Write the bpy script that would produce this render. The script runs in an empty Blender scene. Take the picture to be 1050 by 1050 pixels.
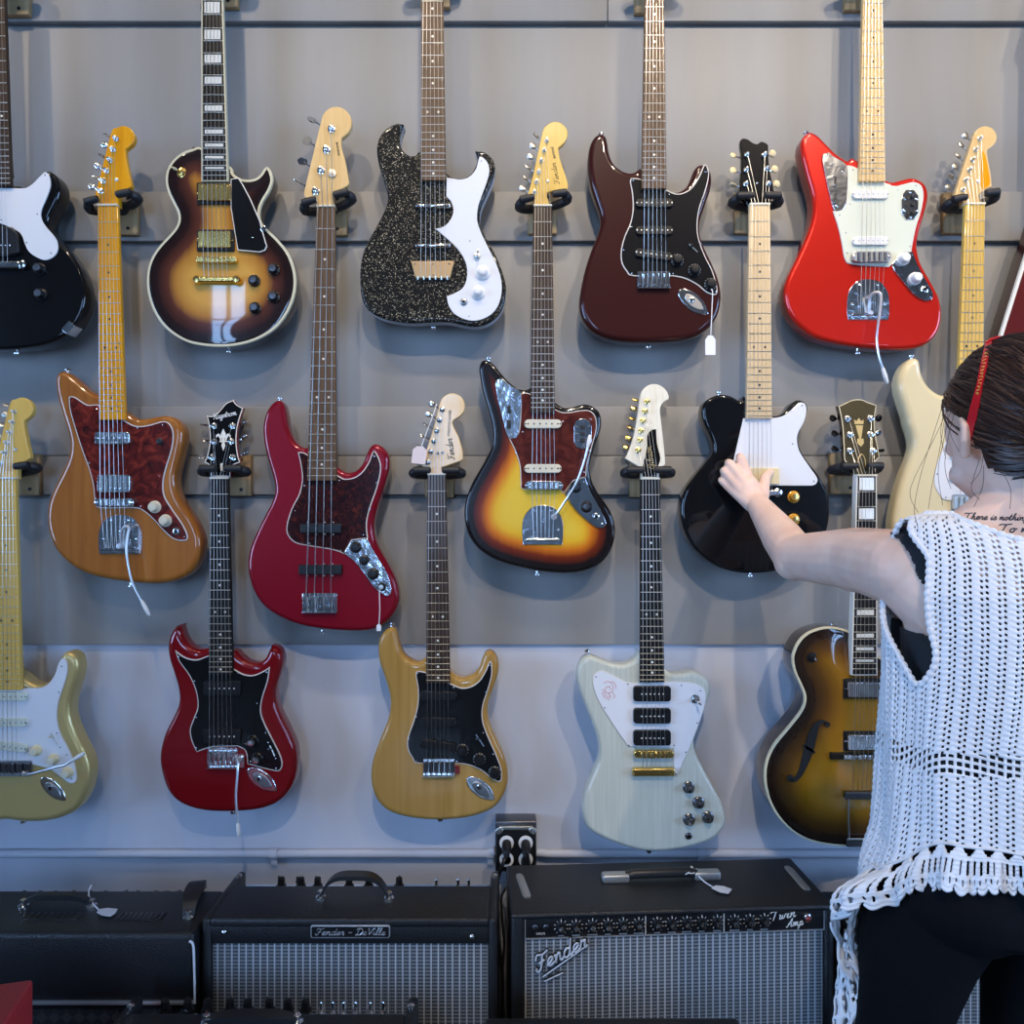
import bpy, bmesh, math, random
from mathutils import Vector, Matrix, geometry
from mathutils.bvhtree import BVHTree
random.seed(11)
SC = bpy.context.scene
COL = SC.collection
F = 745.0          # focal length in pixels of a 1050 wide frame
CZ = 1.41          # camera height
CD = 1.70          # camera distance from the wall boards
PI = math.pi

def W(px, py, d):
    return Vector(((px - 525) * d / F, d - CD, CZ - (py - 525) * d / F))

# ------------------------------------------------------------------ materials
MAT = {}
def _new(name):
    m = bpy.data.materials.new(name); m.use_nodes = True
    nt = m.node_tree; b = nt.nodes['Principled BSDF']
    MAT[name] = m
    return m, nt, b

def setp(b, **k):
    names = {'col': 'Base Color', 'rough': 'Roughness', 'metal': 'Metallic', 'coat': 'Coat Weight',
             'coatr': 'Coat Roughness', 'spec': 'Specular IOR Level', 'sss': 'Subsurface Weight', 'sheen': 'Sheen Weight'}
    for a, v in k.items():
        if a == 'col': v = (v[0], v[1], v[2], 1)
        b.inputs[names[a]].default_value = v

def plain(name, col, rough=.4, metal=0, coat=0, coatr=.04, spec=.5, bump=None, sheen=0):
    m, nt, b = _new(name)
    setp(b, col=col, rough=rough, metal=metal, coat=coat, coatr=coatr, spec=(.15 if coat and spec == .5 else spec), sheen=sheen)
    if bump:
        sc, st, dist = bump
        tc = nt.nodes.new('ShaderNodeTexCoord'); n = nt.nodes.new('ShaderNodeTexNoise')
        n.inputs['Scale'].default_value = sc; n.inputs['Detail'].default_value = 4
        bp = nt.nodes.new('ShaderNodeBump'); bp.inputs['Strength'].default_value = st; bp.inputs['Distance'].default_value = dist
        nt.links.new(tc.outputs['Object'], n.inputs['Vector']); nt.links.new(n.outputs['Fac'], bp.inputs['Height'])
        nt.links.new(bp.outputs['Normal'], b.inputs['Normal'])
    return m

def ramp(nt, stops, interp='LINEAR'):
    r = nt.nodes.new('ShaderNodeValToRGB'); cr_ = r.color_ramp; cr_.interpolation = interp
    while len(cr_.elements) < len(stops): cr_.elements.new(.5)
    for e, (p, c) in zip(cr_.elements, stops):
        e.position = p; e.color = (c[0], c[1], c[2], 1)
    return r

def wood(name, stops, scale=(55, 55, 3.2), rough=.3, coat=.6, dist=.8, detail=5):
    m, nt, b = _new(name); setp(b, rough=rough, coat=coat, coatr=.06, spec=.18)
    tc = nt.nodes.new('ShaderNodeTexCoord'); mp = nt.nodes.new('ShaderNodeMapping'); mp.inputs['Scale'].default_value = scale
    n = nt.nodes.new('ShaderNodeTexNoise'); n.inputs['Scale'].default_value = 1; n.inputs['Detail'].default_value = detail
    n.inputs['Distortion'].default_value = dist
    r = ramp(nt, stops)
    nt.links.new(tc.outputs['Object'], mp.inputs['Vector']); nt.links.new(mp.outputs['Vector'], n.inputs['Vector'])
    nt.links.new(n.outputs['Fac'], r.inputs['Fac']); nt.links.new(r.outputs['Color'], b.inputs['Base Color'])
    return m

def burst(name, stops, maxd, rough=.22, coat=1.0, grain=.06):
    """painted sunburst: colour by distance from the rim of the body"""
    m, nt, b = _new(name); setp(b, rough=rough, coat=coat, coatr=.03, spec=.15)
    at = nt.nodes.new('ShaderNodeAttribute'); at.attribute_name = 'edge'
    tc = nt.nodes.new('ShaderNodeTexCoord'); mp = nt.nodes.new('ShaderNodeMapping'); mp.inputs['Scale'].default_value = (90, 90, 5)
    n = nt.nodes.new('ShaderNodeTexNoise'); n.inputs['Scale'].default_value = 1; n.inputs['Detail'].default_value = 3
    d = nt.nodes.new('ShaderNodeMath'); d.operation = 'DIVIDE'; d.inputs[1].default_value = maxd
    a = nt.nodes.new('ShaderNodeMath'); a.operation = 'MULTIPLY_ADD'; a.inputs[1].default_value = grain; 
    s = nt.nodes.new('ShaderNodeMath'); s.operation = 'SUBTRACT'; s.inputs[1].default_value = grain * .5
    r = ramp(nt, stops)
    L = nt.links.new
    L(at.outputs['Fac'], d.inputs[0]); L(tc.outputs['Object'], mp.inputs['Vector']); L(mp.outputs['Vector'], n.inputs['Vector'])
    L(n.outputs['Fac'], a.inputs[0]); L(d.outputs[0], a.inputs[2]); L(a.outputs[0], s.inputs[0]); L(s.outputs[0], r.inputs['Fac'])
    L(r.outputs['Color'], b.inputs['Base Color'])
    return m

def blotch(name, stops, scale=60, rough=.15, coat=1.0, detail=6, dist=1.5):
    m, nt, b = _new(name); setp(b, rough=rough, coat=coat, coatr=.04, spec=.15)
    tc = nt.nodes.new('ShaderNodeTexCoord'); n = nt.nodes.new('ShaderNodeTexNoise')
    n.inputs['Scale'].default_value = scale; n.inputs['Detail'].default_value = detail; n.inputs['Distortion'].default_value = dist
    r = ramp(nt, stops)
    nt.links.new(tc.outputs['Object'], n.inputs['Vector']); nt.links.new(n.outputs['Fac'], r.inputs['Fac'])
    nt.links.new(r.outputs['Color'], b.inputs['Base Color'])
    return m

plain('chrome', (.80, .80, .81), .14, 1, bump=(48, .35, .0022))
plain('nickel', (.66, .64, .58), .36, 1)
plain('steel_worn', (.42, .42, .42), .35, 1)
plain('string_metal', (.62, .60, .56), .32, 1)
plain('fret_metal', (.86, .82, .72), .48, 1)
plain('gold_metal', (.95, .66, .22), .2, 1)
plain('brass_dull', (.38, .27, .15), .42, 1)
plain('gunmetal', (.16, .16, .17), .3, 1)
plain('black_plastic', (.009, .009, .010), .35, spec=.35)
plain('arm_metal', (.86, .86, .88), .34, 1)
plain('black_gloss', (.004, .004, .005), .3, coat=1, spec=.05)
plain('black_warm_sheen', (.085, .070, .038), .3, .5, coat=.8)  # glossy black headstock, its warm reflected sheen put into the colour
plain('badge_silver', (.72, .74, .78), .35, .2)
plain('black_guard', (.005, .005, .006), .35, coat=.6, spec=.08)
plain('white_plastic', (.80, .79, .76), .32)
plain('white_guard', (.74, .74, .76), .3, coat=.3)
plain('guard_edge', (.62, .58, .54), .4)
plain('mint_guard', (.68, .70, .58), .3, coat=.4)
plain('aged_white', (.70, .64, .48), .35)
plain('cream', (.78, .66, .40), .3, coat=.3)
plain('cream_binding', (.62, .56, .38), .4)
plain('white_binding', (.75, .72, .64), .4)
plain('bone', (.78, .73, .60), .4)
plain('pearl', (.80, .78, .70), .18, coat=.8)
plain('inlay_white', (.80, .78, .70), .35)
plain('inlay_black', (.01, .01, .01), .5)
plain('amber_knob', (.75, .36, .04), .15, coat=1)
plain('candy_red', (.52, .014, .006), .28, .25, coat=1)
plain('candy_side', (.22, .008, .006), .3, .2, coat=1)
plain('bass_red', (.21, .003, .013), .26, .2, coat=1)
plain('cherry_red', (.18, .004, .007), .24, .1, coat=1)
plain('maroon', (.034, .006, .005), .28, .0, coat=.8)
plain('wine', (.10, .010, .008), .3, .0, coat=.8)
plain('gold_paint', (.60, .45, .18), .36, .45, coat=.5)
plain('vintage_cream', (.74, .62, .37), .3, coat=.7)
plain('grey_vinyl', (.50, .54, .60), .4)
plain('ebony', (.014, .012, .011), .45, spec=.15)
plain('brown_side', (.030, .014, .008), .25, coat=1)
plain('logo_black', (.015, .012, .01), .5)
plain('logo_gold', (.62, .48, .22), .35, .6)
plain('logo_white', (.80, .79, .75), .4)
plain('logo_red', (.55, .10, .08), .5)
plain('tag_paper', (.80, .80, .84), .7)
plain('tag_pink', (.74, .62, .60), .7)
plain('cotton', (.78, .78, .80), .8)
plain('rubber', (.014, .014, .016), .55, bump=(300, .3, .001))
wood('rosewood', [(.2, (.028, .016, .010)), (.55, (.055, .033, .021)), (.85, (.10, .064, .040))], (160, 160, 8), .45, .05)
wood('rosewood_light', [(.2, (.075, .042, .022)), (.55, (.13, .078, .043)), (.85, (.19, .12, .07))], (160, 160, 8), .45, .05)
wood('maple', [(.2, (.64, .41, .16)), (.6, (.75, .51, .23)), (.9, (.82, .60, .31))], (60, 60, 4), .3, .6)
wood('maple_pale', [(.2, (.64, .45, .23)), (.6, (.73, .54, .31)), (.9, (.79, .62, .40))], (60, 60, 4), .35, .4)
wood('maple_amber', [(.2, (.68, .26, .006)), (.6, (.80, .35, .012)), (.9, (.86, .43, .028))], (60, 60, 4), .2, 1)
wood('maple_honey', [(.2, (.66, .40, .08)), (.6, (.78, .50, .12)), (.9, (.85, .60, .20))], (60, 60, 4), .25, .8)
wood('natural_alder', [(.15, (.22, .065, .011)), (.5, (.33, .112, .018)), (.85, (.43, .165, .032))], (34, 34, 2.2), .28, .9)
wood('natural_ash', [(.15, (.28, .150, .030)), (.5, (.41, .235, .058)), (.85, (.51, .315, .092))], (46, 46, 2.0), .25, .9)
wood('limed_white', [(.2, (.46, .48, .41)), (.6, (.56, .575, .49)), (.9, (.63, .64, .57))], (170, 170, 6), .3, .7)
wood('headstock_white', [(.2, (.62, .58, .46)), (.6, (.76, .72, .60)), (.9, (.82, .78, .68))], (120, 120, 6), .3, .6)
wood('block_wood', [(.2, (.24, .15, .07)), (.5, (.36, .24, .12)), (.85, (.46, .33, .18))], (90, 90, 7), .55, .1)
blotch('tortoise_red', [(.30, (.035, .008, .008)), (.5, (.10, .014, .012)), (.66, (.22, .030, .018))], 38)
blotch('tortoise_dark', [(.35, (.012, .004, .006)), (.56, (.035, .008, .008)), (.72, (.10, .016, .010))], 70)
blotch('tortoise_jag', [(.35, (.05, .010, .008)), (.56, (.10, .020, .014)), (.72, (.16, .040, .022))], 30)
burst('burst_tobacco', [(0, (.012, .007, .006)), (.16, (.018, .008, .008)), (.42, (.10, .030, .018)), (.58, (.40, .17, .025)), (.85, (.60, .31, .055))], .105)
burst('burst_three', [(0, (.006, .005, .006)), (.20, (.010, .006, .005)), (.40, (.16, .022, .006)), (.58, (.58, .16, .010)), (.78, (.72, .42, .025)), (1, (.74, .50, .05))], .090)
burst('burst_archtop', [(0, (.010, .006, .005)), (.16, (.018, .009, .005)), (.45, (.10, .042, .006)), (.75, (.25, .115, .008)), (1, (.32, .155, .010))], .100)

def mk_sparkle():
    m, nt, b = _new('black_sparkle'); setp(b, rough=.45, coat=.6, coatr=.05, spec=.08)
    tc = nt.nodes.new('ShaderNodeTexCoord'); v = nt.nodes.new('ShaderNodeTexVoronoi'); v.inputs['Scale'].default_value = 640
    sp = nt.nodes.new('ShaderNodeSeparateColor')
    r = ramp(nt, [(0, (.006, .006, .006)), (.87, (.008, .008, .008)), (.92, (.10, .085, .06)), (1, (.62, .54, .38))])
    nt.links.new(tc.outputs['Object'], v.inputs['Vector']); nt.links.new(v.outputs['Color'], sp.inputs[0])
    nt.links.new(sp.outputs[0], r.inputs['Fac']); nt.links.new(r.outputs['Color'], b.inputs['Base Color'])
mk_sparkle()

# ------------------------------------------------------------------ mesh builder
class MB:
    def __init__(s): s.v = []; s.f = []; s.m = []; s.edge = None; s.flat = set()
    def add(s, v, f, mi=0):
        b = len(s.v); s.v.extend(Vector(q) for q in v)
        for q in f: s.f.append([b + i for i in q]); s.m.append(mi)
    def build(s, name, mats, parent=None, loc=None, sharp=38):
        me = bpy.data.meshes.new(name); me.from_pydata([tuple(q) for q in s.v], [], s.f)
        if isinstance(mats, str): mats = [mats]
        for q in mats: me.materials.append(MAT[q])
        me.polygons.foreach_set('material_index', s.m)
        me.update(); me.set_sharp_from_angle(angle=math.radians(sharp)); me.polygons.foreach_set('use_smooth', [i not in s.flat for i in range(len(s.f))])
        if s.edge is not None:
            a = me.attributes.new('edge', 'FLOAT', 'POINT')
            e = s.edge + [0.0] * (len(s.v) - len(s.edge)); a.data.foreach_set('value', e)
        o = bpy.data.objects.new(name, me); COL.objects.link(o)
        if parent is not None: o.parent = parent
        if loc is not None: o.location = loc
        return o

def cr(pts, n=4, closed=True):
    """Catmull-Rom through pts; a third value of 1 marks a sharp corner"""
    P = [Vector((p[0], p[1])) for p in pts]; C = [len(p) > 2 and p[2] for p in pts]; N = len(P); out = []
    for i in range(N if closed else N - 1):
        a, b = P[i], P[(i + 1) % N]
        p0 = a if (C[i] or (not closed and i == 0)) else P[i - 1]
        p3 = b if (C[(i + 1) % N] or (not closed and i == N - 2)) else P[(i + 2) % N]
        for k in range(n):
            t = k / n
            out.append(.5 * ((2 * a) + (b - p0) * t + (2 * p0 - 5 * a + 4 * b - p3) * t * t + (-p0 + 3 * a - 3 * b + p3) * t ** 3))
    if not closed: out.append(P[-1])
    return out

def area2(p): return sum(p[i].x * p[(i + 1) % len(p)].y - p[(i + 1) % len(p)].x * p[i].y for i in range(len(p)))
def ccw(p):
    p = [Vector((q[0], q[1])) for q in p]
    return p if area2(p) > 0 else p[::-1]

def inset(p, d):
    """move every point inward by up to d, less where the outline is tight or near a sharp tip"""
    n = len(p); nr = []; turns = []; seg = []
    for i in range(n):
        a, b, c = p[i - 1], p[i], p[(i + 1) % n]; e1, e2 = b - a, c - b
        if e1.length < 1e-9 or e2.length < 1e-9: nr.append(Vector((0, 0))); turns.append(0); seg.append(1); continue
        t = e1.normalized() + e2.normalized()
        if t.length < 1e-6: t = e2.normalized()
        t.normalize(); nr.append(Vector((-t.y, t.x))); turns.append(math.atan2(e1.x * e2.y - e1.y * e2.x, e1.dot(e2))); seg.append((e1.length + e2.length) * .5)
    tips = [(p[i], math.tan(max(.12, (PI - turns[i]) / 2)) if turns[i] > 0 else 9, turns[i]) for i in range(n) if abs(turns[i]) > .75]
    out = []
    for i in range(n):
        dd = d
        if 1e-4 < turns[i] < .75: dd = min(dd, .72 * seg[i] / turns[i])
        if turns[i] > .75: dd = d / max(.45, math.cos(turns[i] / 2)) if turns[i] < 1.9 and n < 40 else d * .55
        else:
            for q, tn, tt in tips:
                if tt > 0:
                    ds = (p[i] - q).length
                    if ds < d * 6: dd = min(dd, max(d * .30, ds * tn * .8))
        out.append(p[i] + nr[i] * dd)
    return out

def slab(mb, pts, h0, h1, rf=0, rb=0, mt=0, ms=None, seg=4, grid=0, dome=0, domew=.05, msb=None):
    """plate with outline pts (x,z) between heights h0 and h1 towards the viewer, rounded rims"""
    p = ccw(pts); n = len(p); ms = mt if ms is None else ms
    seq = []
    if rb:
        for k in range(seg + 1):
            a = k / seg * PI / 2; seq.append((rb * (1 - math.sin(a)), h0 + rb * (1 - math.cos(a))))
    else: seq.append((0, h0))
    if rf:
        for k in range(seg + 1):
            a = k / seg * PI / 2; seq.append((rf * (1 - math.cos(a)), h1 - rf * (1 - math.sin(a))))
    else: seq.append((0, h1))
    base = len(mb.v); rings = []
    for q, (ins, h) in enumerate(seq):
        r = inset(p, ins) if ins > 1e-6 else p
        rings.append(r); mb.v.extend(Vector((c.x, -h, c.y)) for c in r)
    nf = len(seq)
    for i in range(nf - 1):
        last = msb is not None and i >= nf - 1 - seg and rf
        for j in range(n):
            k = (j + 1) % n
            mb.f.append([base + i * n + j, base + i * n + k, base + (i + 1) * n + k, base + (i + 1) * n + j])
            mb.m.append(msb if last else ms)
    mb.f.append([base + j for j in range(n)][::-1]); mb.m.append(ms)
    top = base + (nf - 1) * n
    if not grid:
        if n < 40: mb.flat.add(len(mb.f)); mb.f.append([top + j for j in range(n)]); mb.m.append(mt); return
        ring = rings[-1]; res = geometry.delaunay_2d_cdt(ring, [], [list(range(n))], 1, 1e-7); idx = {}
        for k, co in enumerate(res[0]):
            src = [i for i in res[3][k] if i < n]
            if src: idx[k] = top + src[0]
            else: idx[k] = len(mb.v); mb.v.append(Vector((co.x, -h1, co.y)))
        for f in res[2]:
            q = [idx[i] for i in f]
            if len(set(q)) < 3: continue
            a, b, c = (mb.v[i] for i in q[:3])
            if (b - a).cross(c - a).y > 0: q = q[::-1]
            mb.flat.add(len(mb.f)); mb.f.append(q); mb.m.append(mt)
        return
    ring = rings[-1]
    if mb.edge is None: mb.edge = [0.0] * (len(mb.v))
    mb.edge += [0.0] * (len(mb.v) - len(mb.edge))
    for i, (ins, h) in enumerate(seq):
        for j in range(n): mb.edge[base + i * n + j] = ins
    xs = [q.x for q in ring]; zs = [q.y for q in ring]
    def inside(x, y):
        c = False; j = n - 1
        for i in range(n):
            a, b = ring[i], ring[j]
            if (a.y > y) != (b.y > y) and x < (b.x - a.x) * (y - a.y) / (b.y - a.y) + a.x: c = not c
            j = i
        return c
    def dist(q, poly):
        best = 9
        for i in range(n):
            a, b = poly[i], poly[(i + 1) % n]; ab = b - a; l = ab.length_squared
            t = 0 if l < 1e-12 else max(0, min(1, (q - a).dot(ab) / l))
            best = min(best, (a + ab * t - q).length_squared)
        return math.sqrt(best)
    vs = list(ring); row = 0; z = min(zs)
    while z < max(zs):
        x = min(xs) + (grid * .5 if row % 2 else 0)
        while x < max(xs):
            q = Vector((x, z))
            if inside(x, z) and dist(q, ring) > grid * .45: vs.append(q)
            x += grid
        z += grid * .866; row += 1
    res = geometry.delaunay_2d_cdt(vs, [], [list(range(n))], 1, 1e-7)
    ov, of, oid = res[0], res[2], res[3]
    idx = {}
    for k, co in enumerate(ov):
        src = [i for i in oid[k] if i < n]
        if src: idx[k] = top + src[0]
        else:
            dd = dist(co, p)
            hh = h1
            if dome:
                t = min(1, dist(co, ring) / domew); hh += dome * (t * t * (3 - 2 * t))
            idx[k] = len(mb.v); mb.v.append(Vector((co.x, -hh, co.y))); mb.edge.append(dd)
    for f in of:
        q = [idx[i] for i in f]
        a, b, c = (mb.v[i] for i in q[:3])
        if (b - a).cross(c - a).y > 0: q = q[::-1]
        if not dome: mb.flat.add(len(mb.f))
        mb.f.append(q); mb.m.append(mt)

def rrect(cx, cz, w, h, r=0, ang=0, n=4):
    r = min(r, w / 2 - 1e-5, h / 2 - 1e-5); out = []
    for sx, sz, a0 in ((1, 1, 0), (-1, 1, 90), (-1, -1, 180), (1, -1, 270)):
        for k in range(n + 1 if r > 0 else 1):
            a = math.radians(a0 + 90 * k / n)
            x = sx * (w / 2 - r) + (r * math.cos(a) if r > 0 else 0); z = sz * (h / 2 - r) + (r * math.sin(a) if r > 0 else 0)
            ca, sa = math.cos(ang), math.sin(ang)
            out.append(Vector((cx + x * ca - z * sa, cz + x * sa + z * ca)))
    return out

def ellipse(cx, cz, a, b, ang=0, n=24):
    ca, sa = math.cos(ang), math.sin(ang)
    return [Vector((cx + a * math.cos(t) * ca - b * math.sin(t) * sa, cz + a * math.cos(t) * sa + b * math.sin(t) * ca))
            for t in (2 * PI * k / n for k in range(n))]

def lathe(mb, c, axis, prof, mi=0, n=16):
    """profile [(radius, distance along axis)] turned round axis from c"""
    c = Vector(c); ax = Vector(axis).normalized()
    u = ax.orthogonal().normalized(); w = ax.cross(u); b = len(mb.v)
    for r, h in prof:
        for k in range(n):
            a = 2 * PI * k / n
            mb.v.append(c + ax * h + (u * math.cos(a) + w * math.sin(a)) * r)
    for i in range(len(prof) - 1):
        for k in range(n):
            j = (k + 1) % n
            mb.f.append([b + i * n + k, b + i * n + j, b + (i + 1) * n + j, b + (i + 1) * n + k]); mb.m.append(mi)
    mb.f.append([b + k for k in range(n)][::-1]); mb.m.append(mi)
    t = b + (len(prof) - 1) * n
    mb.f.append([t + k for k in range(n)]); mb.m.append(mi)

def tube(mb, pts, r, n=6, mi=0):
    P = [Vector(q) for q in pts]; b = len(mb.v); prev = None
    R = r if isinstance(r, (list, tuple)) else [r] * len(P)
    for i, q in enumerate(P):
        t = (P[min(i + 1, len(P) - 1)] - P[max(i - 1, 0)])
        t = t.normalized() if t.length > 1e-9 else Vector((0, 0, 1))
        if prev is None: u = t.orthogonal().normalized()
        else:
            u = prev - t * prev.dot(t); u = u.normalized() if u.length > 1e-6 else t.orthogonal().normalized()
        prev = u; w = t.cross(u)
        for k in range(n):
            a = 2 * PI * k / n; mb.v.append(q + (u * math.cos(a) + w * math.sin(a)) * R[i])
    for i in range(len(P) - 1):
        for k in range(n):
            j = (k + 1) % n
            mb.f.append([b + i * n + k, b + i * n + j, b + (i + 1) * n + j, b + (i + 1) * n + k]); mb.m.append(mi)
    mb.f.append([b + k for k in range(n)][::-1]); mb.m.append(mi)
    t = b + (len(P) - 1) * n; mb.f.append([t + k for k in range(n)]); mb.m.append(mi)

def cr3(pts, n=6):
    P = [Vector(q) for q in pts]; out = []
    for i in range(len(P) - 1):
        a, b = P[i], P[i + 1]; p0 = P[max(i - 1, 0)]; p3 = P[min(i + 2, len(P) - 1)]
        for k in range(n):
            t = k / n
            out.append(.5 * ((2 * a) + (b - p0) * t + (2 * p0 - 5 * a + 4 * b - p3) * t * t + (-p0 + 3 * a - 3 * b + p3) * t ** 3))
    out.append(P[-1]); return out

def box(mb, x0, x1, y0, y1, z0, z1, mi=0, r=0, seg=3):
    """box with rounded edges (all twelve) in x,y,z"""
    bm = bmesh.new()
    M = Matrix.Translation(((x0 + x1) / 2, (y0 + y1) / 2, (z0 + z1) / 2)) @ Matrix.Diagonal((abs(x1 - x0), abs(y1 - y0), abs(z1 - z0), 1))
    bmesh.ops.create_cube(bm, size=1, matrix=M)
    if r > 0: bmesh.ops.bevel(bm, geom=list(bm.edges), offset=r, segments=seg, profile=.5, affect='EDGES', clamp_overlap=True)
    bm.verts.index_update()
    mb.add([v.co.copy() for v in bm.verts], [[v.index for v in f.verts] for f in bm.faces], mi); bm.free()

def tag(o, label=None, cat=None, group=None, kind=None):
    if label: o['label'] = label
    if cat: o['category'] = cat
    if group: o['group'] = group
    if kind: o['kind'] = kind
    return o

def empty(name, loc, label, cat, group=None):
    o = bpy.data.objects.new(name, None); COL.objects.link(o); o.location = loc; o.empty_display_size = .02
    return tag(o, label, cat, group)

# ------------------------------------------------------------------ hand-drawn script lettering
GL = {
 'a': (.62, [[(.42,.42),(.22,.5),(.04,.28),(.08,.05),(.24,0),(.40,.2),(.46,.5),(.42,.12),(.5,0),(.62,.12)]]),
 'b': (.55, [[(0,.1),(.2,.6),(.28,.95),(.16,.95),(.08,.4),(.1,.04),(.3,.02),(.38,.3),(.3,.46),(.2,.42)],[(.3,.46),(.55,.42)]]),
 'd': (.62, [[(.42,.42),(.22,.5),(.04,.28),(.08,.05),(.24,0),(.40,.2),(.54,1.0),(.42,.12),(.5,0),(.62,.12)]]),
 'e': (.5, [[(0,.12),(.2,.2),(.38,.38),(.28,.5),(.1,.4),(.06,.14),(.22,0),(.5,.14)]]),
 'g': (.58, [[(.42,.42),(.22,.5),(.04,.28),(.1,.04),(.3,.1),(.44,.5),(.36,-.2),(.16,-.42),(.04,-.25),(.3,0),(.58,.12)]]),
 'h': (.6, [[(0,.1),(.2,.6),(.28,1.0),(.18,.95),(.06,0),(.2,.4),(.36,.48),(.38,.2),(.44,0),(.6,.12)]]),
 'i': (.32, [[(0,.12),(.14,.48),(.1,.12),(.16,0),(.32,.12)],[(.2,.68),(.22,.74)]]),
 'l': (.34, [[(0,.12),(.2,.6),(.28,1.0),(.16,.98),(.08,.3),(.14,0),(.34,.12)]]),
 'm': (.86, [[(0,.4),(.1,.48),(.06,0),(.2,.44),(.32,.46),(.3,0),(.46,.44),(.58,.46),(.58,.12),(.66,0),(.86,.12)]]),
 'n': (.6, [[(0,.4),(.1,.48),(.06,0),(.2,.42),(.36,.48),(.36,.14),(.44,0),(.6,.12)]]),
 'o': (.55, [[(.3,.5),(.08,.38),(.06,.1),(.22,0),(.38,.16),(.36,.42),(.26,.48),(.38,.38),(.55,.42)]]),
 'p': (.58, [[(0,.3),(.12,.48),(.0,-.42),(.14,.36),(.3,.5),(.42,.3),(.3,.02),(.12,.06)],[(.3,.02),(.58,.12)]]),
 'r': (.46, [[(0,.12),(.12,.56),(.16,.42),(.34,.46),(.28,.14),(.34,0),(.46,.12)]]),
 's': (.44, [[(0,.12),(.22,.54),(.32,.2),(.22,0),(.06,.04)],[(.22,.0),(.44,.12)]]),
 't': (.4, [[(0,.12),(.22,.9),(.12,.12),(.2,0),(.4,.12)],[(.04,.6),(.36,.62)]]),
 'u': (.6, [[(0,.4),(.08,.48),(.06,.1),(.2,0),(.38,.2),(.42,.48),(.4,.12),(.48,0),(.6,.12)]]),
 'v': (.52, [[(0,.4),(.1,.48),(.16,.02),(.34,.3),(.36,.48),(.52,.42)]]),
 'w': (.74, [[(0,.4),(.08,.48),(.1,.04),(.26,.1),(.3,.44),(.32,.06),(.5,.14),(.56,.48),(.74,.42)]]),
 'y': (.58, [[(0,.4),(.08,.48),(.08,.1),(.24,.04),(.42,.48),(.3,-.3),(.12,-.4),(.2,-.1),(.58,.12)]]),
 'A': (.8, [[(-.05,.1),(.1,0),(.34,.5),(.58,1.0),(.56,.3),(.62,0),(.8,.12)],[(.16,.36),(.62,.36)]]),
 'D': (.85, [[(.3,.9),(.2,.05),(.06,.0),(.1,.12),(.5,0),(.78,.4),(.66,.86),(.3,1.0),(.05,.86),(.1,.72)]]),
 'F': (.75, [[(.02,.72),(.14,.98),(.5,.88),(.85,1.0)],[(.48,.88),(.34,.2),(.18,0),(.02,.1),(.06,.24)],[(.22,.46),(.6,.52)]]),
 'G': (.75, [[(.6,.72),(.64,.92),(.4,1.0),(.08,.6),(.1,.15),(.34,.02),(.6,.2),(.62,.44),(.38,.4)],[(.62,.44),(.52,-.2),(.2,-.3)]]),
 'H': (.8, [[(.05,.8),(.2,.98),(.22,.3),(.06,0)],[(.1,.48),(.6,.52)],[(.72,1.0),(.58,.5),(.56,.08),(.64,0),(.8,.12)]]),
 'L': (.7, [[(.1,.7),(.3,1.0),(.42,.8),(.2,.1),(.04,.04),(.16,.14),(.4,0),(.7,.12)]]),
 'R': (.75, [[(.2,.9),(.1,0)],[(.02,.8),(.3,1.0),(.56,.85),(.44,.56),(.18,.5),(.4,.4),(.6,0),(.75,.1)]]),
 'T': (.78, [[(-.22,.84),(-.05,.95),(.3,.92),(.76,.99)],[(.34,.93),(.28,.5),(.24,.0)]]),
 'V': (.72, [[(.0,.8),(.12,.98),(.2,.6),(.26,.0),(.5,.5),(.66,.98),(.8,.9)]]),
 '-': (.6, [[(.1,.36),(.5,.38)]]), ' ': (.36, []),
}
def script_strokes(text, slant=.25):
    x = 0; out = []
    for ch in text:
        adv, st = GL[ch]
        for s_ in st: out.append([(x + u + slant * v, v) for u, v in s_])
        x += adv
    return out, x
def script(mb, text, place, r, mi=0, slant=.25, n=4):
    """place(u,v) maps unit lettering (u along 0..1, v in cap heights) to 3-D"""
    st, wd = script_strokes(text, slant)
    for s_ in st:
        c = cr([(a, b) for a, b in s_], 3, False) if len(s_) > 2 else [Vector(q) for q in s_]
        tube(mb, [place(q.x / wd, q.y) for q in c], r, n, mi)

def block_text(text, size, depth=.0004):
    cu = bpy.data.curves.new('lettering', 'FONT'); cu.body = text; cu.size = size; cu.extrude = depth; cu.align_x = 'CENTER'; cu.align_y = 'CENTER'
    o = bpy.data.objects.new('lettering', cu); COL.objects.link(o)
    dg = bpy.context.evaluated_depsgraph_get(); me = bpy.data.meshes.new_from_object(o.evaluated_get(dg))
    vs = [v.co.copy() for v in me.vertices]; fs = [list(p.vertices) for p in me.polygons]
    bpy.data.objects.remove(o); bpy.data.curves.remove(cu); bpy.data.meshes.remove(me)
    return vs, fs
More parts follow.
